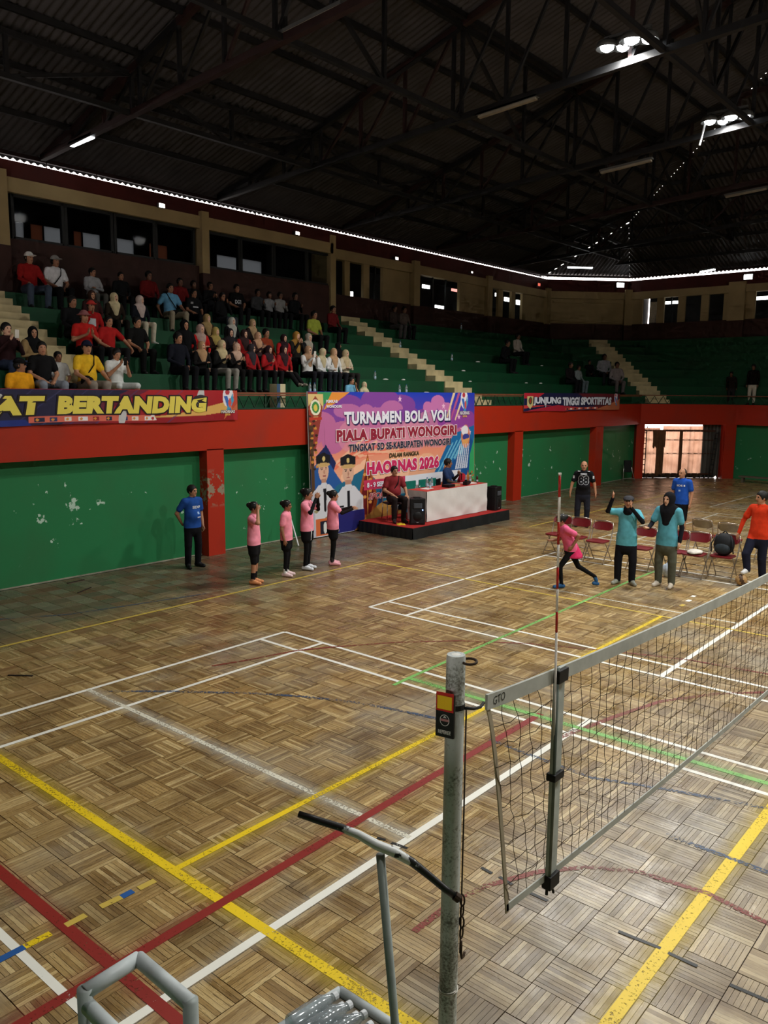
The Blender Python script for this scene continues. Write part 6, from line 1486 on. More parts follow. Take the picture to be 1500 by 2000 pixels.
def person(label, loc, rz=0.0, s=1.0, seat=False, drop=.355, lean=0.0, turn=0.0, nod=0.0, arms=('down', 'down'), legs=None, top=(60, 60, 60), bottom=(30, 30, 34), shoes=(30, 30, 30), skin='a',
           sleeve='short', trouser='long', head='hair', hcol=(18, 16, 15), group=None, vox=.0165, belly=0.0, hip_z=None, foot_turn=.15, socks=None, tilt=0.0, fine=False, sleeve_col=None, kneepad=None, knees=.13, crotch=None, spread=.10, hem=None):
    t = thing('person', label, 'person', tuple(loc), rz, group)
    L = ['skin', 'top', 'bottom', 'shoe', 'eye', 'lip', 'sleeve', 'sock']
    sk = SKINS[skin]
    M = {'skin': mat('skin_'+skin, rgb(*sk), .55, .08, 10, spec=.35), 'top': fabric(*top), 'bottom': fabric(*bottom), 'shoe': mat('shoe_%d_%d_%d' % shoes, rgb(*shoes), .6, .08, 12), 'eye': mat('dark_eye', rgb(22, 16, 14), .4, 0), 'lip': mat('lip_tone', rgb(118, 64, 56), .5, 0),
         'sleeve': fabric(*(sleeve_col or top)), 'sock': fabric(*(socks or (210, 210, 206)))}
    P = []
    hz = (.10 if seat else .905) if hip_z is None else hip_z
    pel = np.array([0, 0, hz+.04]); Rl = rotm('Y', lean)@rotm('X', tilt)
    def tp(x, y, z): return pel+Rl@np.array([x, y, z])
    X_ = Rl@np.array([1, 0, 0.])
    chest, neck0, neck1 = tp(.0, 0, .30), tp(-.015, 0, .455), tp(.005, 0, .54)
    # torso
    P.append(ell(pel+np.array([0, 0, -.01]), (.115, .165, .12), 'bottom', .02))
    P.append(cone(tp(0, 0, .03), .165, tp(.0, 0, .17), .156, 'top', .05, (X_, 1.32)))
    P.append(cone(tp(0, 0, .17), .156, tp(-.005, 0, .36), .168, 'top', .05, (X_, 1.42)))
    if not seat:
        hem = hem or .835
        P.append(cone((0, 0, hem-.02), .172, tp(0, 0, .08), .160, 'top', .03, (X_, 1.26)))
    if belly: P.append(ell(tp(.06, 0, .13), (.10+belly, .13+belly*.5, .13), 'top', .06))
    P.append(cone(tp(-.01, -.145, .435), .062, tp(-.01, .145, .435), .062, 'top', .05))
    P.append(cone(neck0, .055, neck1, .048, 'skin', .03))
    # head
    Hm = Rl@rotm('Z', turn)@rotm('Y', nod)@rotm('Y', -lean*.7)
    hc = neck1+Hm@np.array([.012, 0, .095]); H = lambda x, y, z: hc+Hm@np.array([x, y, z])
    P.append(ell(H(-.008, 0, .018), (.098, .078, .098), 'skin', .02, Hm)); P.append(ell(H(.022, 0, -.045), (.066, .060, .070), 'skin', .03, Hm))
    P.append(cone(H(.088, 0, .010), .010, H(.104, 0, -.028), .014, 'skin', .014)); P.append(ell(H(.062, 0, -.098), (.022, .026, .018), 'skin', .02, Hm))
    for q in (-1, 1):
        P.append(ell(H(-.004, q*.078, -.008), (.018, .010, .030), 'skin', .010, Hm)); P.append(ell(H(.080, q*.030, .030), (.012, .022, .007), 'skin', .012, Hm))
    ex = [(H(.088, q*.031, .012), (.02, .0135, .0095), 'eye') for q in (-1, 1)]+[(H(.086, 0, -.062), (.02, .022, .008), 'lip')]
    # arms
    for q, a in ((1, arms[0]), (-1, arms[1])):
        e, w, fd = ARM[a] if isinstance(a, str) else a
        my = np.array([1, q, 1]); sh = tp(-.01, q*.178, .43); el = sh+Rl@(np.array(e)*my); wr = sh+Rl@(np.array(w)*my); fd = Rl@(np.array(fd)*my); fd = fd/np.linalg.norm(fd)
        mid = sh+(el-sh)*.62
        P.append(cone(sh, .066, mid, .064, 'top', .04))
        sl = 'sleeve' if sleeve == 'long' else 'skin'
        P.append(cone(mid, .044, el, .040, sl, .012)); P.append(cone(el, .041, wr, .028 if sl == 'skin' else .033, sl, .012))
        wv = np.cross(fd, np.array([0, 0, 1.0])); wv = wv if np.linalg.norm(wv) > .3 else np.cross(fd, np.array([1.0, 0, 0])); wv /= np.linalg.norm(wv)
        if abs(fd[2]) > .6: wv = X_-fd*(X_@fd); wv /= np.linalg.norm(wv)
        nn = np.cross(fd, wv); pe = wr+fd*.075
        P.append(cone(wr, .027, pe, .040, 'skin', .012, (nn, 1.7)))
        fr = .0098 if not fine else .0085
        for k_, ln in enumerate((.062, .075, .070, .052)):
            b0 = pe+wv*(k_-1.5)*.021-fd*.008; b1 = b0+fd*ln*.55; b2 = b1+fd*ln*.5+nn*q*.018
            P.append(cone(b0, fr, b1, fr*.95, 'skin', .004)); P.append(cone(b1, fr*.95, b2, fr*.85, 'skin', .004))
        th = wr+fd*.02; P.append(cone(th+wv*.02, .013, th+wv*.052+fd*.03, .0105, 'skin', .008)); P.append(cone(th+wv*.052+fd*.03, .0105, th+wv*.058+fd*.065, .009, 'skin', .004))
    # legs
    for q, key in ((1, 'L'), (-1, 'R')):
        hip = np.array([0, q*.092, hz])
        if legs and key in legs: kn, an, toe = [np.array(v, float) for v in legs[key]]
        elif seat:
            d = drop/s; kn = np.array([.44, q*knees, hz+.02]); an = np.array([.40, q*(knees-.01), -d+.075]); toe = an+np.array([.15, q*.03, -.045])
        else:
            kn = np.array([.015, q*(spread+.002), .475]); an = np.array([-.015, q*spread, .075]); toe = an+np.array([.155*math.cos(foot_turn), q*.155*math.sin(foot_turn), -.042])
        tl = {'long': ('bottom', 'bottom'), 'shorts': ('bottom', 'skin'), 'leggings': ('bottom', 'bottom')}[trouser]
        r = (.096, .074, .062) if trouser == 'long' else ((.090, .070, .044) if trouser == 'shorts' else (.080, .054, .038))
        P.append(cone(hip, r[0], kn, r[1], tl[0], .03)); P.append(cone(kn, r[1] if trouser != 'shorts' else .052, an+np.array([0, 0, .02]), r[2], tl[1], .012))
        if crotch == 'bottom': P.append(cone(hip, .100, hip+(kn-hip)*.55, .104, 'bottom', .02))
        if trouser == 'leggings' and socks: P.append(cone(an+np.array([0, 0, .10]), .042, an+np.array([0, 0, .015]), .042, 'sock', .004))
        if kneepad: P.append(cone(kn+(an-kn)*.58, .048, kn+(an-kn)*.86, .046, 'shoe' if kneepad == 'shoe' else 'bottom', .006))
        heel = an-(toe-an)*.28; heel[2] = toe[2]+.012
        P.append(cone(heel, .042, toe, .036, 'shoe', .02)); P.append(cone(an, .040, toe*.5+an*.5, .038, 'shoe', .02))
    for p in P:
        p['a'] = p['a']*s
        if 'b' in p: p['b'] = p['b']*s; p['r1'] *= s; p['r2'] *= s
        if 'r' in p: p['r'] = p['r']*s
        p['k'] *= s
    ex = [(np.array(c)*s, np.array(r_)*s, l) for c, r_, l in ex]
    body = sdf_object('body', P, vox, M, t, L, ex, None if seat else hem*s)
    hcs = hc*s; h2 = .0105 if not fine else .0085
    def Hs(x, y, z): return (hc+Hm@np.array([x, y, z]))*s
    def E(c, r_, k=.02, cut=False): return ell(Hs(*c), np.array(r_)*s, None, k, Hm, cut)
    hm = lambda c: mat('hair_%d_%d_%d' % c, rgb(*c), .6, .3, 60, spec=.3, bump=.4)
    def hair_cap(extra=()):
        return [E((-.012, 0, .026), (.108, .090, .106))]+list(extra)+[E((.088, 0, -.03), (.072, .088, .088), cut=True), half(Hs(0, 0, -.07), Hm@np.array([.25, 0, -1.])), E((.03, 0, -.09), (.12, .2, .055), cut=True)]
    if head == 'hair': sdf_object('hair', hair_cap(), h2, hm(hcol), t)
    elif head == 'bald': sdf_object('hair', [E((-.014, 0, .020), (.103, .084, .098))]+[E((.06, 0, .03), (.095, .1, .13), cut=True), half(Hs(0, 0, -.06), Hm@np.array([.2, 0, -1.]))], h2, hm((60, 52, 46)), t)
    elif head == 'bun':
        sdf_object('hair', hair_cap([E((-.115, 0, .055), (.050, .055, .050), .02)]), h2, hm(hcol), t)
        for k_, (x_, y_, z_) in enumerate(((.03, .06, .11), (-.04, .07, .10), (-.08, -.05, .12), (.02, -.07, .10))): MB().lathe([(.012, -.004), (.014, .0), (.012, .004)], tuple(Hs(x_, y_, z_)), 8).build('hair_clip', mat('silver_clip', rgb(190, 190, 186), .3, 0), t)
    elif head in ('cap', 'buckethat', 'beret'):
        sdf_object('hair', [E((-.014, 0, .0), (.102, .085, .09))]+[E((.07, 0, -.03), (.072, .10, .12), cut=True), half(Hs(0, 0, -.06), Hm@np.array([.2, 0, -1.])), half(Hs(0, 0, .05), Hm@np.array([0, 0, 1.]))], h2, hm((20, 18, 17)), t)
        cm_ = fabric(*hcol)
        if head == 'cap':
            c = sdf_object('cap', [E((-.008, 0, .032), (.112, .094, .108)), half(Hs(0, 0, .035), Hm@np.array([-.1, 0, -1.]))], .0095, cm_, t); sdf_object('brim', [ell(Hs(.125, 0, .046), np.array((.075, .072, .013))*s, None, .01, Hm)], .007, cm_, c)
        elif head == 'buckethat':
            c = sdf_object('hat', [E((-.008, 0, .045), (.110, .094, .10)), half(Hs(0, 0, .045), np.array([0, 0, -1.])), E((.0, 0, .042), (.16, .145, .018), .02)], .009, cm_, t)
        else: sdf_object('beret', [E((-.01, 0, .055), (.115, .10, .065)), E((.07, 0, .05), (.065, .07, .02), .03)], .009, cm_, t)
    elif head == 'hijab':
        Q = [E((-.012, 0, .012), (.118, .098, .128)), cone(Hs(.0, 0, -.06), .085*s, (tp(.01, 0, .40))*s, .125*s, None, .04, (X_, 1.25)), cone((tp(.03, 0, .38))*s, .125*s, (tp(.075, 0, .22))*s, .085*s, None, .06, (X_, 1.35)), cone((tp(-.02, -.10, .45))*s, .085*s, (tp(-.02, .10, .45))*s, .085*s, None, .05)]
        Q += [E((.112, 0, -.008), (.080, .064, .088), cut=True)]
        sdf_object('headscarf', Q, .0125 if not fine else .0095, fabric(*hcol), t)
    return t, body, dict(tp=lambda *a: tp(*a)*s, H=Hs, X=X_)
def decal(t, body, s, c, w, h_, up=(0, 0, 1), face=(1, 0, 0), col=(230, 230, 230), bold=.03, name='shirt_print', outline=None):
    """flat printed lettering laid onto the body surface; c is a point in front of the chest, in the person's own frame"""
    bvh = BVHTree.FromPolygons([v.co.copy() for v in body.data.vertices], [tuple(p.vertices) for p in body.data.polygons])
    face = Vector(face).normalized(); up = (Vector(up)-face*Vector(up).dot(face)).normalized(); side = up.cross(face); c = Vector(c)
    def lay(V, F, lift, cc, nm):
        out = []
        for x, y in V:
            p = c+side*x+up*y+face*.4; hit = bvh.ray_cast(p, -face)
            out.append(tuple((hit[0] if hit[0] is not None else c+side*x+up*y)+face*lift))
        return MB().add(out, F).build(nm, mat('print_%d_%d_%d' % cc, rgb(*cc), .7, 0), t)
    if s is None:
        g_ = 5; V = [(-w/2+w*i/g_, -h_/2+h_*j/g_) for i in range(g_+1) for j in range(g_+1)]; F = [(i*(g_+1)+j, (i+1)*(g_+1)+j, (i+1)*(g_+1)+j+1, i*(g_+1)+j+1) for i in range(g_) for j in range(g_)]
        return lay(V, F, .005, col, name)
    if outline:
        V, F = fit_text(s, -w/2, w/2, -h_/2, h_/2, bold, grow=outline[0]); lay(V, F, .005, outline[1], name)
    V, F = fit_text(s, -w/2, w/2, -h_/2, h_/2, bold); return lay(V, F, .008, col, name)
def phone(t, P, label, rz=0.0, white=False):
    o = MB().box((-.005, -.037, -.075), (.005, .037, .075)).build('mobile_phone', mat('white_phone', rgb(210, 205, 196), .3, 0) if white else mat('black_phone', rgb(14, 14, 16), .3, 0), bevel=.003)
    o.location = t.matrix_world @ Vector(P) if False else Vector(P); o.rotation_euler = (0, .1, rz); tag(o, label, 'phone', 'phones held by spectators')
def local_to_world(t, P):
    c, s_ = math.cos(t.rotation_euler.z), math.sin(t.rotation_euler.z); return Vector((t.location.x+P[0]*c-P[1]*s_, t.location.y+P[0]*s_+P[1]*c, t.location.z+P[2]))
def bag_strap(t, q, tp, bag=None, col=(22, 20, 20)):
    pts = [tp(.03, q*.12, .515), tp(.138, q*.06, .34), tp(.152, -q*.05, .2), tp(.125, -q*.15, .06)]
    MB().tube([tuple(p) for p in pts], .012, 6).build('bag_strap', fabric(*col), t, smooth=True)
    if bag:
        p = tp(.15, -q*.08, .04); o = blob('shoulder_bag', None, None, tuple(p), bag, fabric(*col), 5, parent=t, amp=.06, sub=2)

# ---- people on the floor -------------------------------------------------------------------------------------------
FV = .0125
def face_to(a, b): return math.atan2(b[1]-a[1], b[0]-a[0])
def gpos(px, py): p = at_z(px, py, 0); return (p[0], p[1], 0)
IMG_R = math.atan2(_right[1], _right[0])          # heading that looks to the right of the picture
# man in blue sports shirt by the wall
p = gpos(378, 1108); t, b_, k = person('man in blue sports shirt and black trousers standing by the green wall', p, IMG_R-.75, .945, arms=('down', 'behind'), top=(34, 76, 150), bottom=(18, 18, 22), shoes=(20, 20, 22), skin='a', fine=True, vox=FV, turn=.35, foot_turn=.3, spread=.12, sleeve='short', belly=.02)
decal(t, b_, 'SDS', (.3, .02, 1.19), .16, .05, col=(220, 224, 230)); decal(t, b_, None, (.3, .04, 1.08), .05, .045, col=(150, 180, 220)); decal(t, b_, None, (.3, .05, 1.0), .09, .025, col=(200, 206, 224), name='shirt_mark'); decal(t, b_, None, (.3, .125, 1.19), .03, .04, col=(220, 224, 230), name='shirt_mark')
# four girls in pink in a row along the line
GG = 'girls in pink kit lined up at the court edge'
PK = (246, 150, 170)
p = gpos(497, 1140); t, b_, k = person('girl in pink shirt saluting with orange shoes, standing nearest the camera', p, IMG_R-.10, .865, arms=('down', 'salute'), top=PK, bottom=(22, 22, 24), shoes=(222, 150, 100), skin='a', head='bun', group=GG, trouser='shorts', fine=True, vox=FV, kneepad='bottom', crotch='bottom', spread=.075)
p = gpos(560, 1125); t, b_, k = person('shortest girl in pink shirt with black leggings and arms at her sides', p, IMG_R-.15, .835, top=(240, 146, 164), bottom=(20, 20, 22), shoes=(236, 206, 206), skin='b', head='bun', group=GG, trouser='leggings', socks=(220, 220, 216), fine=True, vox=FV, crotch='bottom', spread=.085)
p = gpos(600, 1112); t, b_, k = person('girl in pink shirt with black sleeves clapping before her face', p, IMG_R-.2, .925, arms=('face', 'face'), top=PK, bottom=(20, 20, 22), shoes=(220, 224, 230), skin='a', head='bun', group=GG, trouser='leggings', sleeve='long', sleeve_col=(20, 20, 22), fine=True, vox=FV, crotch='bottom', kneepad='bottom', spread=.085)
decal(t, b_, None, (.25, -.08, .70), .03, .22, col=(200, 200, 200), name='short_stripe'); decal(t, b_, None, (.25, .11, .70), .03, .2, col=(190, 190, 190), name='short_stripe')
p = gpos(650, 1103); t, b_, k = person('girl in pink shirt and pink shoes stretching both arms forward', p, IMG_R+.15, .875, arms=('forward', 'forward'), top=PK, bottom=(22, 22, 24), shoes=(236, 170, 180), skin='a', head='bun', group=GG, trouser='leggings', sleeve='long', sleeve_col=(30, 24, 24), socks=(60, 54, 54), fine=True, vox=FV, crotch='bottom', spread=.08)
decal(t, b_, '6', (.25, -.06, .70), .04, .06, col=(220, 220, 220), name='number')
# running girl
rp = np.array(gpos(1112, 1147))
hd = IMG_R+math.pi+.12
t, b_, k = person('girl in pink and magenta kit running past the chairs', tuple(rp), hd, .835, lean=.42, arms=(((-.16, .06, -.20), (.02, .02, -.36), (.8, -.2, -.4)), ((.10, .08, -.24), (.30, -.05, -.16), (.8, -.2, .4))), top=(228, 100, 140), bottom=(18, 18, 20), shoes=(40, 90, 140), skin='b', head='bun', trouser='leggings', fine=True, vox=FV, hip_z=.83, hem=.80,
                   legs={'L': ((.25, .07, .47), (.20, .06, .075), (.36, .07, .035)), 'R': ((-.20, -.07, .44), (-.58, -.06, .19), (-.65, -.05, .05))})
sdf_object('skirt_shirt', [cone((-.02*.835, 0, .90*.835), .13*.835, (-.06*.835, 0, .68*.835), .225*.835, None, .03, (np.array([1., 0, 0]), 1.2)), half((0, 0, .66*.835), (0, 0, -1)), half((0, 0, .95*.835), (0, 0, 1))], .012, fabric(206, 48, 96), t)
# two women in light blue
SKY = (92, 170, 186)
w1 = gpos(1219, 1141); t, b_, k = person('woman in light blue shirt and dark cap clapping high before her face', w1, face_to(w1, (CAM[0]-2.5, CAM[1]))+.1, .955, arms=('face', 'raise'), top=SKY, bottom=(24, 24, 30), shoes=(150, 152, 140), skin='a', head='beret', hcol=(58, 58, 62), sleeve='long', sleeve_col=(18, 18, 22), fine=True, vox=FV, spread=.13, hem=.76, foot_turn=.5)
sdf_object('neck_scarf', [cone(k['tp'](0, 0, .54), .07, k['tp'](.02, 0, .44), .10, None, .03)], .012, fabric(18, 18, 22), t)
w2 = gpos(1297, 1146); t, b_, k = person('woman in light blue shirt, black headscarf and grey green trousers', w2, face_to(w2, (CAM[0]-5.5, CAM[1]+1)), 1.0, arms=('down', 'open'), top=(88, 160, 178), bottom=(84, 86, 74), shoes=(206, 196, 180), skin='c', head='hijab', hcol=(22, 22, 26), sleeve='long', sleeve_col=(24, 26, 34), fine=True, vox=FV, spread=.12, hem=.76, turn=-.25)
# man in the black jersey
jp = np.array([-1.18, 11.45, 0]); t, b_, k = person('broad man in a black number 88 sports jersey', tuple(jp), face_to(jp, CAM)+.02, 1.0, top=(22, 22, 26), bottom=(34, 36, 46), shoes=(30, 30, 32), skin='a', head='bald', fine=True, vox=FV, arms=(((-.01, .10, -.27), (.02, .14, -.50), (.1, 0, -1)), ((-.01, .10, -.27), (.02, .14, -.50), (.1, 0, -1))), spread=.12, belly=.03)
decal(t, b_, '88', (.35, 0, 1.22), .25, .21, col=(26, 26, 30), bold=.04, outline=(.05, (196, 198, 204)), name='jersey_number'); decal(t, b_, None, (.35, 0, 1.375), .16, .035, col=(190, 192, 198), name='jersey_name')
for q in (-1, 1): decal(t, b_, None, (.3, q*.12, 1.445), .06, .035, col=(200, 200, 204), name='shoulder_patch'); decal(t, b_, None, (.3, q*.245, 1.29), .04, .07, col=(190, 190, 194), name='sleeve_patch')
# blue shirt man behind the women
bp_ = np.array([1.30, 11.6, 0]); t, b_, k = person('man with cropped grey hair in blue sports shirt behind the woman in black headscarf', tuple(bp_), face_to(bp_, CAM)-.45, .985, top=(32, 78, 168), bottom=(20, 20, 24), shoes=(30, 30, 34), skin='a', head='bald', trouser='shorts', fine=True, vox=FV, turn=-.25)
decal(t, b_, 'SDS', (.3, -.01, 1.27), .15, .045, col=(220, 224, 230)); decal(t, b_, None, (.3, .10, 1.27), .03, .04, col=(220, 224, 230), name='shirt_mark'); decal(t, b_, None, (.3, .0, 1.15), .05, .04, col=(150, 180, 220), name='shirt_mark')
# man in red with a foot on the ball
rp = np.array([4.12, 7.86, 0]); hd = face_to(rp, (BALLX-.2, BALLY-.9)); 
t, b_, k = person('man in orange red shirt resting one foot on a volleyball', tuple(rp), hd, 1.0, arms=('behind', ((.02, .14, -.25), (.10, .16, -.48), (.3, .1, -1))), top=(206, 56, 26), bottom=(26, 28, 44), shoes=(206, 206, 206), skin='a', fine=True, vox=FV, sleeve='long', turn=-.5, lean=-.04,
                   legs={'L': ((.02, .10, .475), (-.05, .10, .075), (.10, .13, .033)), 'R': ((.27, -.06, .56), (.27, -.02, .275), (.42, -.01, .245))})
ANY = float(at_x(881, 915, -4.33)[1])
# officials at the table
t, b_, k = person('man in maroon polo seated at the table end with a shoulder strap', (-4.30, 7.60, SZ+.44), -.55, 1.0, seat=True, drop=.44, arms=('knee', 'lap'), top=(126, 40, 44), bottom=(34, 26, 26), shoes=(40, 30, 28), skin='a', fine=True, vox=FV, belly=.045, turn=.2)
bag_strap(t, 1, k['tp'])
ct = thing('steel_chair', 'chrome framed chair under the man in the maroon polo', 'chair', (-4.34, 7.61, SZ), -.55)
MB().box((-.2, -.21, .40), (.2, .21, .435)).build('seat', mat('dark_seat_vinyl', rgb(50, 34, 30), .6), ct, bevel=.015); MB().box((-.24, -.2, .55), (-.2, .2, .8)).build('backrest', mat('dark_seat_vinyl', rgb(50, 34, 30), .6), ct, bevel=.015)
for s_ in (-.2, .2): MB().tube([(.2, s_, 0.012), (.19, s_, .41), (-.18, s_, .41), (-.24, s_, .8)], .011, 8).build('front_leg', M_CHR, ct, smooth=True); MB().tube([(-.16, s_, .40), (-.24, s_, .012)], .011, 8).build('rear_leg', M_CHR, ct, smooth=True)
t, b_, k = person('announcer in blue and black shirt speaking into a microphone behind the table', (-4.45, ANY, SZ+.46), .35, 1.02, seat=True, drop=.46, arms=(((.12, .08, -.24), (.28, -.06, -.10), (.2, -.3, .9)), ((.12, .08, -.25), (.36, -.02, -.30), (1, -.2, 0))), top=(36, 54, 90), bottom=(24, 24, 28), shoes=(20, 20, 20), skin='b', fine=True, vox=FV, sleeve='long', sleeve_col=(70, 60, 54), turn=.35)
ac = thing('black_chair', 'black chair under the announcer', 'chair', (-4.47, ANY, SZ), .35)
MB().box((-.2, -.17, .41), (.2, .17, .455)).build('seat', M_SPK, ac, bevel=.015); MB().box((-.25, -.17, .5), (-.21, .17, .82)).build('backrest', M_SPK, ac, bevel=.015)
for x in (-.17, .17):
    for s_ in (-.15, .15): MB().tube([(x, s_, .41), (x*1.1, s_, .01)], .012, 8).build('leg', M_SPK, ac)
mc = thing('microphone', 'black microphone in the announcer hand', 'microphone', tuple(local_to_world(t, (.36, .14, .50))), .35)
MB().lathe([(.011, -.16), (.014, -.02), (.02, 0), (.022, .02), (.015, .04)], n=12).build('shaft', M_SPK, mc, smooth=True); MB().lathe([(.0225, .005), (.0225, .02), (.016, .042), (.004, .046)], n=12).build('head', mat('steel_mesh', rgb(110, 110, 112), .4, .3, 60, metal=.6), mc, smooth=True)

# ---- spectators ------------------------------------------------------------------------------------------------------
SEATS = {}
def seated(u, label, row=None, top=(26, 26, 30), bottom=(24, 24, 28), head='hair', hcol=(18, 16, 15), arms=('lap', 'lap'), turn=0.0, rz=None, sleeve='long', trouser='long', shoes=(30, 30, 30), skin='a', s=None, group='spectators seated on the grandstand', lean=0.05, bag=None, prnt=None, dx=0.0, knees=.13, **kw):
    rows = range(-1, 7) if row is None else [row]
    best = None
    for n in rows:
        P = at_x(u[0], u[1], tier_x(n)-.15+dx); hgt = P[2]-tier_z(n)
        if best is None or abs(hgt-.70) < abs(best[0]-.70): best = (hgt, n, P)
    hgt, n, P = best
    if s is None: s = min(1.04, max(.80, hgt/.725))
    rr = 0.0 if rz is None else rz
    t, b_, k = person(label, (tier_x(n)-.20+dx, P[1], tier_z(n)), rr+random.uniform(-.1, .1), s, seat=True, arms=arms, top=top, bottom=bottom, head=head, hcol=hcol, turn=turn, sleeve=sleeve, trouser=trouser, shoes=shoes, skin=skin, group=group, lean=lean, knees=knees, **kw)
    SEATS.setdefault(n, []).append(t)
    if bag is not None: bag_strap(t, bag[0], k['tp'], bag[1])
    if prnt: decal(t, b_, prnt[0], tuple(np.array(k['tp'](.3, 0, prnt[1]))), prnt[2], prnt[3], col=(200, 200, 204))
    return t, b_, k
NV, BK, RD, JN, WH, KH = (24, 26, 38), (20, 20, 22), (150, 30, 28), (70, 80, 96), (206, 206, 204), (150, 138, 116)
seated((57, 508), 'man in red shirt and white cap seated at the stair top', 5, RD, JN, 'cap', (226, 224, 220), ('knee', 'knee'), .2, knees=.2)
seated((108, 515), 'man in white shirt and grey cap with a dark shoulder strap', 5, (214, 214, 216), BK, 'cap', (150, 148, 144), ('lap', 'lap'), .2, sleeve='short', bag=(1, None), skin='b')
seated((181, 535), 'man in dark shirt with white panels seated on the top row', 5, (150, 150, 152), (84, 82, 78), arms=('cross', 'knee'), sleeve='long', turn=.3, skin='b')
seated((237, 546), 'man in black seated on the top row with a small white badge', 5, BK, BK, skin='b', s=.85)
seated((142, 594), 'broad man in black beside the cream stair', 2, (18, 18, 20), BK, skin='b', arms=('knee', 'knee'), belly=.03, turn=.2)
seated((180, 578), 'woman in dark maroon behind the red caps', 3, (60, 34, 34), BK, 'hijab', (66, 46, 40), s=.86)
t, b_, k = seated((178, 602), 'man in red shirt and red white cap with a white chest print', 2, (166, 30, 30), BK, 'cap', (196, 60, 54), ('lap', 'chin'), .1); decal(t, b_, None, tuple(k['tp'](.3, -.02, .28)), .16, .16, col=(204, 204, 206))
seated((165, 624), 'man in red shirt and pinkish bucket hat holding his hands together', 1, (190, 36, 32), BK, 'buckethat', (150, 96, 96), ('clap', 'clap'), .1, sleeve='short')
seated((211, 632), 'man in red shirt with elbows spread on his knees', 1, (176, 34, 34), (30, 28, 30), arms=(((.10, .22, -.22), (.34, .22, -.36), (.6, -.3, -.7)), 'lap'), sleeve='short', lean=.12, knees=.2)
seated((224, 586), 'woman in cream headscarf and brown dress on the third row', 3, (44, 34, 26), (30, 26, 22), 'hijab', (206, 190, 150), ('lap', 'lap'), .3, s=.86, skin='c')
seated((13, 650), 'woman filming in dark red at the picture edge', 0, (44, 22, 24), (50, 60, 84), 'hair', (16, 14, 14), ('phone', 'phone'), .1, skin='c', s=.95)
phone(None, local_to_world(t, (0, 0, 0)) if False else (tier_x(0)+.24, at_x(33, 652, tier_x(0)+.24)[1], at_x(33, 652, tier_x(0)+.24)[2]), 'white patterned phone held up by the woman in dark red', 0, True)
seated((65, 656), 'woman in black headscarf and tan shirt with folded arms', 0, (150, 124, 84), BK, 'hijab', (18, 18, 20), ('lap', 'cross'), -.2, s=.9)
seated((111, 678), 'boy in white shirt beside the man in black', -1, WH, BK, arms=('lap', 'lap'), sleeve='short', s=.80, dx=-.25, skin='b')
seated((98, 686), 'young man in black T-shirt and grey jeans with clasped hands in the front row', -1, BK, (130, 136, 146), arms=('lap', 'lap'), sleeve='short', turn=-.2, knees=.2)
t, b_, k = seated((158, 684), 'man in yellow shirt and navy cap with a black bag across', -1, (222, 176, 40), (140, 130, 118), 'cap', (24, 28, 50), ('knee', 'knee'), -.15, sleeve='short', bag=(1, (.09, .13, .12)), belly=.03)
seated((227, 696), 'man in white shirt and pale shorts looking at his phone', -1, (216, 218, 214), (200, 204, 200), arms=('phone', 'phone'), trouser='shorts', sleeve='short', knees=.22, nod=.25)
phone(None, (tier_x(-1)+.20, at_x(245, 706, tier_x(-1)+.2)[1], at_x(245, 706, tier_x(-1)+.2)[2]), 'dark phone in the hands of the man in white shorts', .2)
seated((274, 593), 'woman in pale pink headscarf and navy dress with white trousers', 3, (24, 26, 34), (206, 196, 172), 'hijab', (200, 180, 172), ('lap', 'lap'), .5, s=.86, shoes=(200, 200, 190), skin='c')
seated((268, 634), 'man in black with hands on his knees below the pink headscarf', 1, (18, 18, 18), (18, 18, 18), arms=('lap', 'knee'), sleeve='short', turn=.2)
seated((291, 541), 'man in dark red on the top row', 5, (104, 22, 22), BK, arms=('lap', 'lap'), skin='d', s=.98)
t, b_, k = seated((333, 567), 'man in light blue shirt and khaki trousers with a bag strap', 4, (96, 150, 184), KH, arms=('knee', 'behind'), sleeve='short', bag=(-1, (.07, .14, .07)), knees=.2, skin='b')
seated((353, 556), 'man in dim red half hidden behind the light blue shirt', 5, (110, 26, 26), BK, skin='d', s=.9)
t, b_, k = seated((378, 556), 'man in black with a white collar on the top row', 5, BK, BK, skin='d', s=.88); decal(t, b_, None, tuple(k['tp'](.3, 0, .42)), .10, .05, col=(190, 190, 190))
t, b_, k = seated((379, 576), 'person in black T-shirt with a white word across the chest', 4, BK, BK, arms=('lap', 'lap'), skin='b', s=.92, sleeve='short'); decal(t, b_, None, tuple(k['tp'](.3, 0, .27)), .17, .03, col=(190, 190, 194)); decal(t, b_, None, tuple(k['tp'](.3, -.12, .38)), .06, .05, col=(150, 150, 150))
seated((411, 562), 'man in dark shirt and jeans at the top row', 5, (22, 22, 24), (60, 64, 70), arms=('clap', 'clap'), skin='b', s=.9)
seated((435, 579), 'man in black leaning to his neighbour on the upper row', 4, (20, 20, 22), (56, 60, 66), arms=('chin', 'lap'), skin='b', s=.92)
seated((463, 569), 'man in black T-shirt with white gothic lettering', 5, (14, 14, 15), BK, arms=('lap', 'lap'), skin='b', s=.94, prnt=('DGTI', .25, .20, .11), sleeve='short')
seated((369, 631), 'woman in black headscarf and black dress', 1, (18, 18, 20), BK, 'hijab', (16, 16, 18), s=.98)
seated((386, 647), 'woman in grey pink headscarf and bright red dress', 1, (186, 32, 32), BK, 'hijab', (178, 150, 140), ('lap', 'cross'), .2, skin='c', s=.9)
seated((348, 662), 'man in dark navy jacket seated at the end of the front group', 0, (20, 22, 32), (18, 18, 22), arms=('lap', 'lap'), turn=.2, s=1.0)
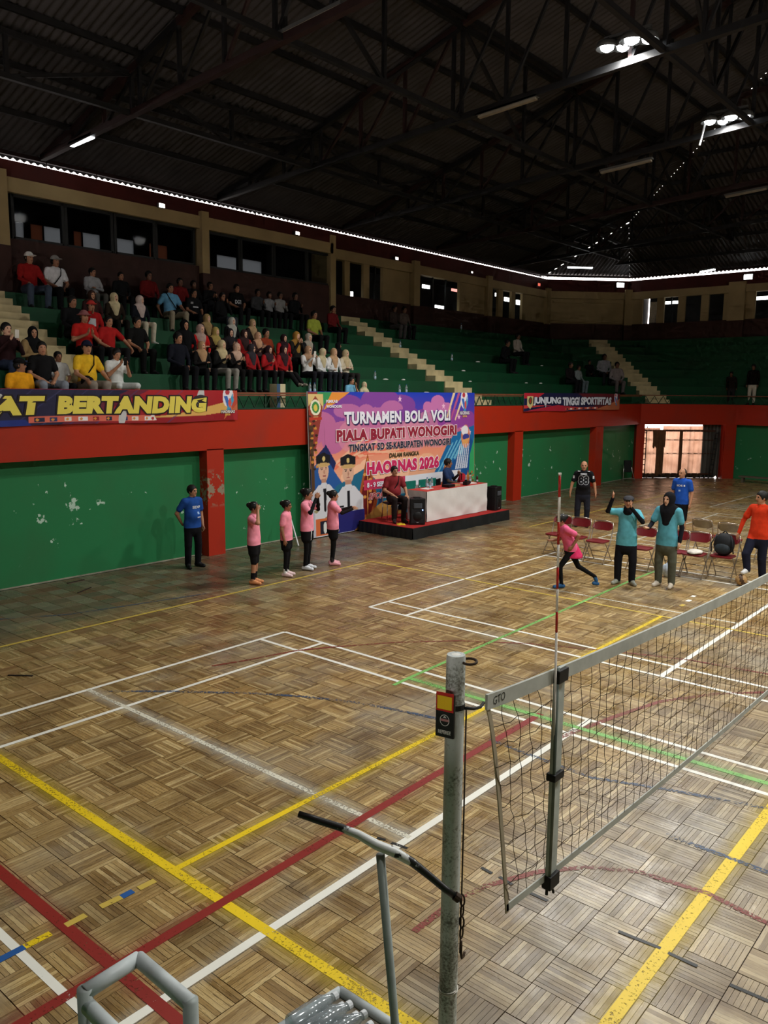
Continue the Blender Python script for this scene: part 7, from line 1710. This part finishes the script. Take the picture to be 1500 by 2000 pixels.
seated((405, 629), 'woman in olive tan headscarf and brown dress', 2, (56, 36, 24), BK, 'hijab', (158, 132, 88), ('lap', 'lap'), .2, s=.86, skin='c')
seated((423, 654), 'woman in yellow olive headscarf and dark brown dress', 1, (40, 24, 18), BK, 'hijab', (168, 148, 84), ('clap', 'clap'), .2, s=.86, skin='c')
seated((395, 682), 'woman in tan headscarf and black dress in the front group', 0, (20, 18, 18), BK, 'hijab', (176, 140, 104), ('lap', 'cross'), .2, s=.82, skin='c')
seated((437, 680), 'woman in cream headscarf clapping, grey trousers', 0, (22, 22, 22), (140, 136, 128), 'hijab', (196, 178, 138), ('clap', 'clap'), .3, s=.88, skin='c')
seated((463, 686), 'woman in pink cream headscarf clapping, long black dress', 0, (24, 20, 20), (20, 18, 18), 'hijab', (200, 166, 146), ('clap', 'clap'), .1, s=.83, skin='c')
seated((454, 636), 'woman in whitish headscarf and black dress behind the clapping women', 2, (20, 20, 22), BK, 'hijab', (178, 176, 166), ('lap', 'lap'), .2, s=.84, skin='c')
seated((462, 657), 'woman in charcoal headscarf with a white brooch', 1, (34, 28, 30), BK, 'hijab', (40, 36, 40), ('clap', 'clap'), .0, s=.86, skin='c')
seated((494, 637), 'woman in tan headscarf on the third row of the group', 2, (40, 32, 30), BK, 'hijab', (176, 146, 108), s=.84, skin='c')
seated((487, 659), 'smiling woman in dark brown headscarf and red dress', 1, (150, 28, 28), BK, 'hijab', (58, 40, 40), ('clap', 'lap'), .1, s=.86, skin='c')
seated((506, 664), 'woman in rosy tan headscarf clapping between dark scarves', 1, (60, 40, 40), BK, 'hijab', (196, 152, 120), ('clap', 'clap'), .1, s=.82, skin='c')
seated((526, 652), 'black haired man in rust orange behind the women', 1, (140, 58, 34), BK, s=.96, dx=-.2)
seated((540, 665), 'woman in maroon black headscarf and red dress beside the mustard scarf', 1, (176, 30, 34), BK, 'hijab', (44, 28, 32), ('lap', 'lap'), .1, s=.82, skin='c')
seated((570, 660), 'woman in mustard headscarf with hands at her chin', 1, (34, 30, 26), BK, 'hijab', (166, 122, 56), ('chin', 'chin'), .1, s=.92, skin='c')
seated((601, 664), 'woman in grey headscarf and black dress behind the women in white', 1, (26, 26, 28), BK, 'hijab', (158, 150, 136), s=.9, skin='c')
seated((490, 687), 'woman in slate headscarf and red sleeves looking aside', 0, (150, 28, 32), BK, 'hijab', (52, 48, 54), ('lap', 'lap'), .5, s=.83, skin='c')
seated((526, 690), 'woman with glasses in dark maroon headscarf and red dress', 0, (166, 30, 34), (24, 22, 24), 'hijab', (54, 34, 40), ('lap', 'clap'), .1, s=.82, skin='c')
seated((555, 688), 'woman in dark maroon headscarf with legs stretched out', 0, (162, 28, 32), (22, 20, 22), 'hijab', (56, 36, 40), ('lap', 'lap'), .1, s=.85, skin='c', shoes=(150, 140, 126), legs={'L': ((.44, .10, .08), (.72, .12, -.22), (.85, .14, -.2)), 'R': ((.44, -.08, .08), (.70, -.04, -.22), (.83, -.02, -.2))})
seated((603, 690), 'woman in tan headscarf and white shirt filming with a phone', 0, (214, 212, 210), (26, 26, 32), 'hijab', (170, 134, 104), ('phone', 'phone'), .2, s=.88, skin='c')
phone(None, (tier_x(0)+.22, at_x(615, 692, tier_x(0)+.22)[1], at_x(615, 692, tier_x(0)+.22)[2]), 'pale phone held up by the woman in tan headscarf and white shirt', 0, True)
seated((630, 695), 'woman in cream headscarf and white shirt holding a dark tablet', 0, (212, 212, 212), (26, 28, 36), 'hijab', (190, 176, 140), ('open', 'lap'), .3, s=.84, skin='c', nod=.2)
phone(None, (tier_x(0)+.24, at_x(648, 707, tier_x(0)+.24)[1], at_x(648, 707, tier_x(0)+.24)[2]), 'dark phone held low by the woman in cream headscarf', .9)
seated((653, 695), 'woman in sandy headscarf and white shirt in the front group', 0, (214, 214, 212), (28, 28, 34), 'hijab', (184, 148, 112), ('lap', 'lap'), .1, s=.86, skin='c')
seated((676, 697), 'woman in long beige headscarf at the end of the front group', 0, (196, 184, 160), (40, 36, 34), 'hijab', (186, 168, 132), ('cross', 'cross'), .2, s=.84, skin='c')
seated((662, 679), 'woman in black headscarf turned aside behind the beige scarf', 1, (18, 18, 20), BK, 'hijab', (16, 16, 18), turn=.9, s=.70)
seated((614, 618), 'boy in lime shirt seated alone on the middle tier', 3, (150, 160, 60), BK, s=.98, sleeve='short', skin='b')
seated((651, 609), 'man in dark red jacket seated by the cream stair', 4, (104, 26, 28), BK, arms=('lap', 'lap'), skin='b', s=.93, knees=.18)
for px, py, lb, tp_, s_ in ((514, 580, 'dim man in dark clothes on the top row, first of three with pale shirts', (60, 60, 62), .88), (524, 583, 'dim woman in white top seated between two dark men', (130, 130, 132), .84), (541, 582, 'dim man in a white top and dark trousers on the top row', (140, 138, 136), .88), (577, 585, 'dim figure in black alone at the end of the top row', (18, 18, 20), .92)):
    seated((px, py), lb, 5, tp_, BK, skin='d', s=s_, arms=('clap', 'lap'))
seated((771, 614), 'dim person seated high beyond the stair, nearer the stair', 5, (56, 46, 44), (70, 66, 66), skin='d', s=.95); seated((790, 615), 'dim person in dark trousers seated high beyond the stair', 5, (84, 72, 66), BK, skin='d', s=.95)
seated((985, 670), 'person in black sitting hunched on the far tiers', 2, (18, 18, 20), BK, skin='d', s=1.0, lean=.3); seated((1012, 658), 'person in white shirt seated on the far tiers', 3, (170, 160, 150), BK, skin='d', s=1.0)
def far_seat(px, py, f_row, label, top, bottom, **k_):
    n = f_row; f = tier_f(n); a = tier_line(f); P0 = a[1]; nrm = CN
    P = at_plane(px, py, (P0[0]-CN[0]*.15, P0[1]-CN[1]*.15, 0), (*CN, 0)); s_ = min(1.1, max(.8, (P[2]-tier_z(n))/.725))
    return person(label, (P[0]-CN[0]*.05, P[1]-CN[1]*.05, tier_z(n)), math.atan2(CN[1], CN[0]), s_, seat=True, arms=('lap', 'lap'), top=top, bottom=bottom, skin='d', sleeve='long', group='spectators seated on the grandstand', **k_)
seated((1115, 717), 'person in dark clothes seated low before the far stair, first of the group', 0, (26, 20, 22), BK, skin='d', s=.95); seated((1131, 722), 'child in pale top seated low before the far stair', 0, (120, 128, 128), (90, 100, 104), skin='d', s=.84)
far_seat(1152, 712, 1, 'person in black seated beside the far cream stair', BK, BK); far_seat(1181, 700, 1, 'person in white shirt and dark vest before the far cream stair', (150, 150, 156), (40, 40, 46)); far_seat(1206, 711, 0, 'person in white top seated against the far cream stair', (140, 130, 130), (110, 100, 100))
def standing_far(px, foot_row_z, x, y, label, s_, **k_):
    return person(label, (x, y, foot_row_z), -1.57, s_, **k_)
P = at_y(1472, 720, 27.1); person('standing man in black shirt and white trousers on the far gallery', (P[0], 27.12, 3.0), -1.7, .95, top=(20, 14, 14), bottom=(196, 190, 176), skin='d', sleeve='long', group='people standing on the far gallery')
P = at_y(1430, 735, 27.1); person('stooping person in dark clothes on the far gallery', (P[0], 27.12, 3.0), -1.5, .80, top=(34, 24, 22), bottom=(40, 38, 40), skin='d', sleeve='long', lean=.4, group='people standing on the far gallery')
# neighbours on a tier keep a shoulder width apart
for n, row in SEATS.items():
    row.sort(key=lambda t_: t_.location.y)
    for it in range(30):
        for a_, b2 in zip(row, row[1:]):
            gap = b2.location.y-a_.location.y; need = .43
            if gap < need: a_.location.y -= (need-gap)/2; b2.location.y += (need-gap)/2
# people on the walkway by the rail
def at_rail(u, label, **k_):
    P = at_x(u[0], u[1], -5.42); return person(label, (-5.52, P[1], Z_DECK+.05), 0, max(.65, (P[2]-Z_DECK-.05)/.725), seat=True, drop=.0, group='people sitting on the walkway behind the rail', legs={'L': ((.16, .22, .10), (.12, -.02, .07), (.10, -.12, .05)), 'R': ((.16, -.22, .10), (.14, .03, .09), (.12, .13, .07))}, **k_)
at_rail((43, 719), 'man in orange yellow shirt and black cap looking sideways at the rail', top=(232, 160, 30), bottom=(40, 40, 44), head='cap', hcol=(18, 18, 20), skin='b', turn=.9, arms=('down', 'lap'), sleeve='short')
at_rail((691, 747), 'woman with tied black hair in pale blue sitting behind the banner edge', top=(110, 170, 200), bottom=(40, 40, 50), skin='a', turn=.3, arms=('chin', 'lap'), sleeve='short')
at_rail((717, 755), 'woman in cream headscarf reaching over the banner top', top=(196, 180, 150), bottom=(40, 40, 50), head='hijab', hcol=(196, 186, 148), skin='c', arms=('open', 'open'), sleeve='long')
cb = thing('carton', 'blue and white carton standing in front of the women on the walkway', 'box', (-5.40, at_x(542, 750, -5.4)[1], Z_DECK))
MB().box((-.12, -.13, 0), (.12, .13, .55)).build('box', mat('white_carton', rgb(196, 186, 150), .8, .1), cb, bevel=.004); MB().box((.121, -.13, 0), (.124, -.03, .55)).build('blue_panel', mat('blue_carton_print', rgb(56, 84, 116), .7, .1), cb)
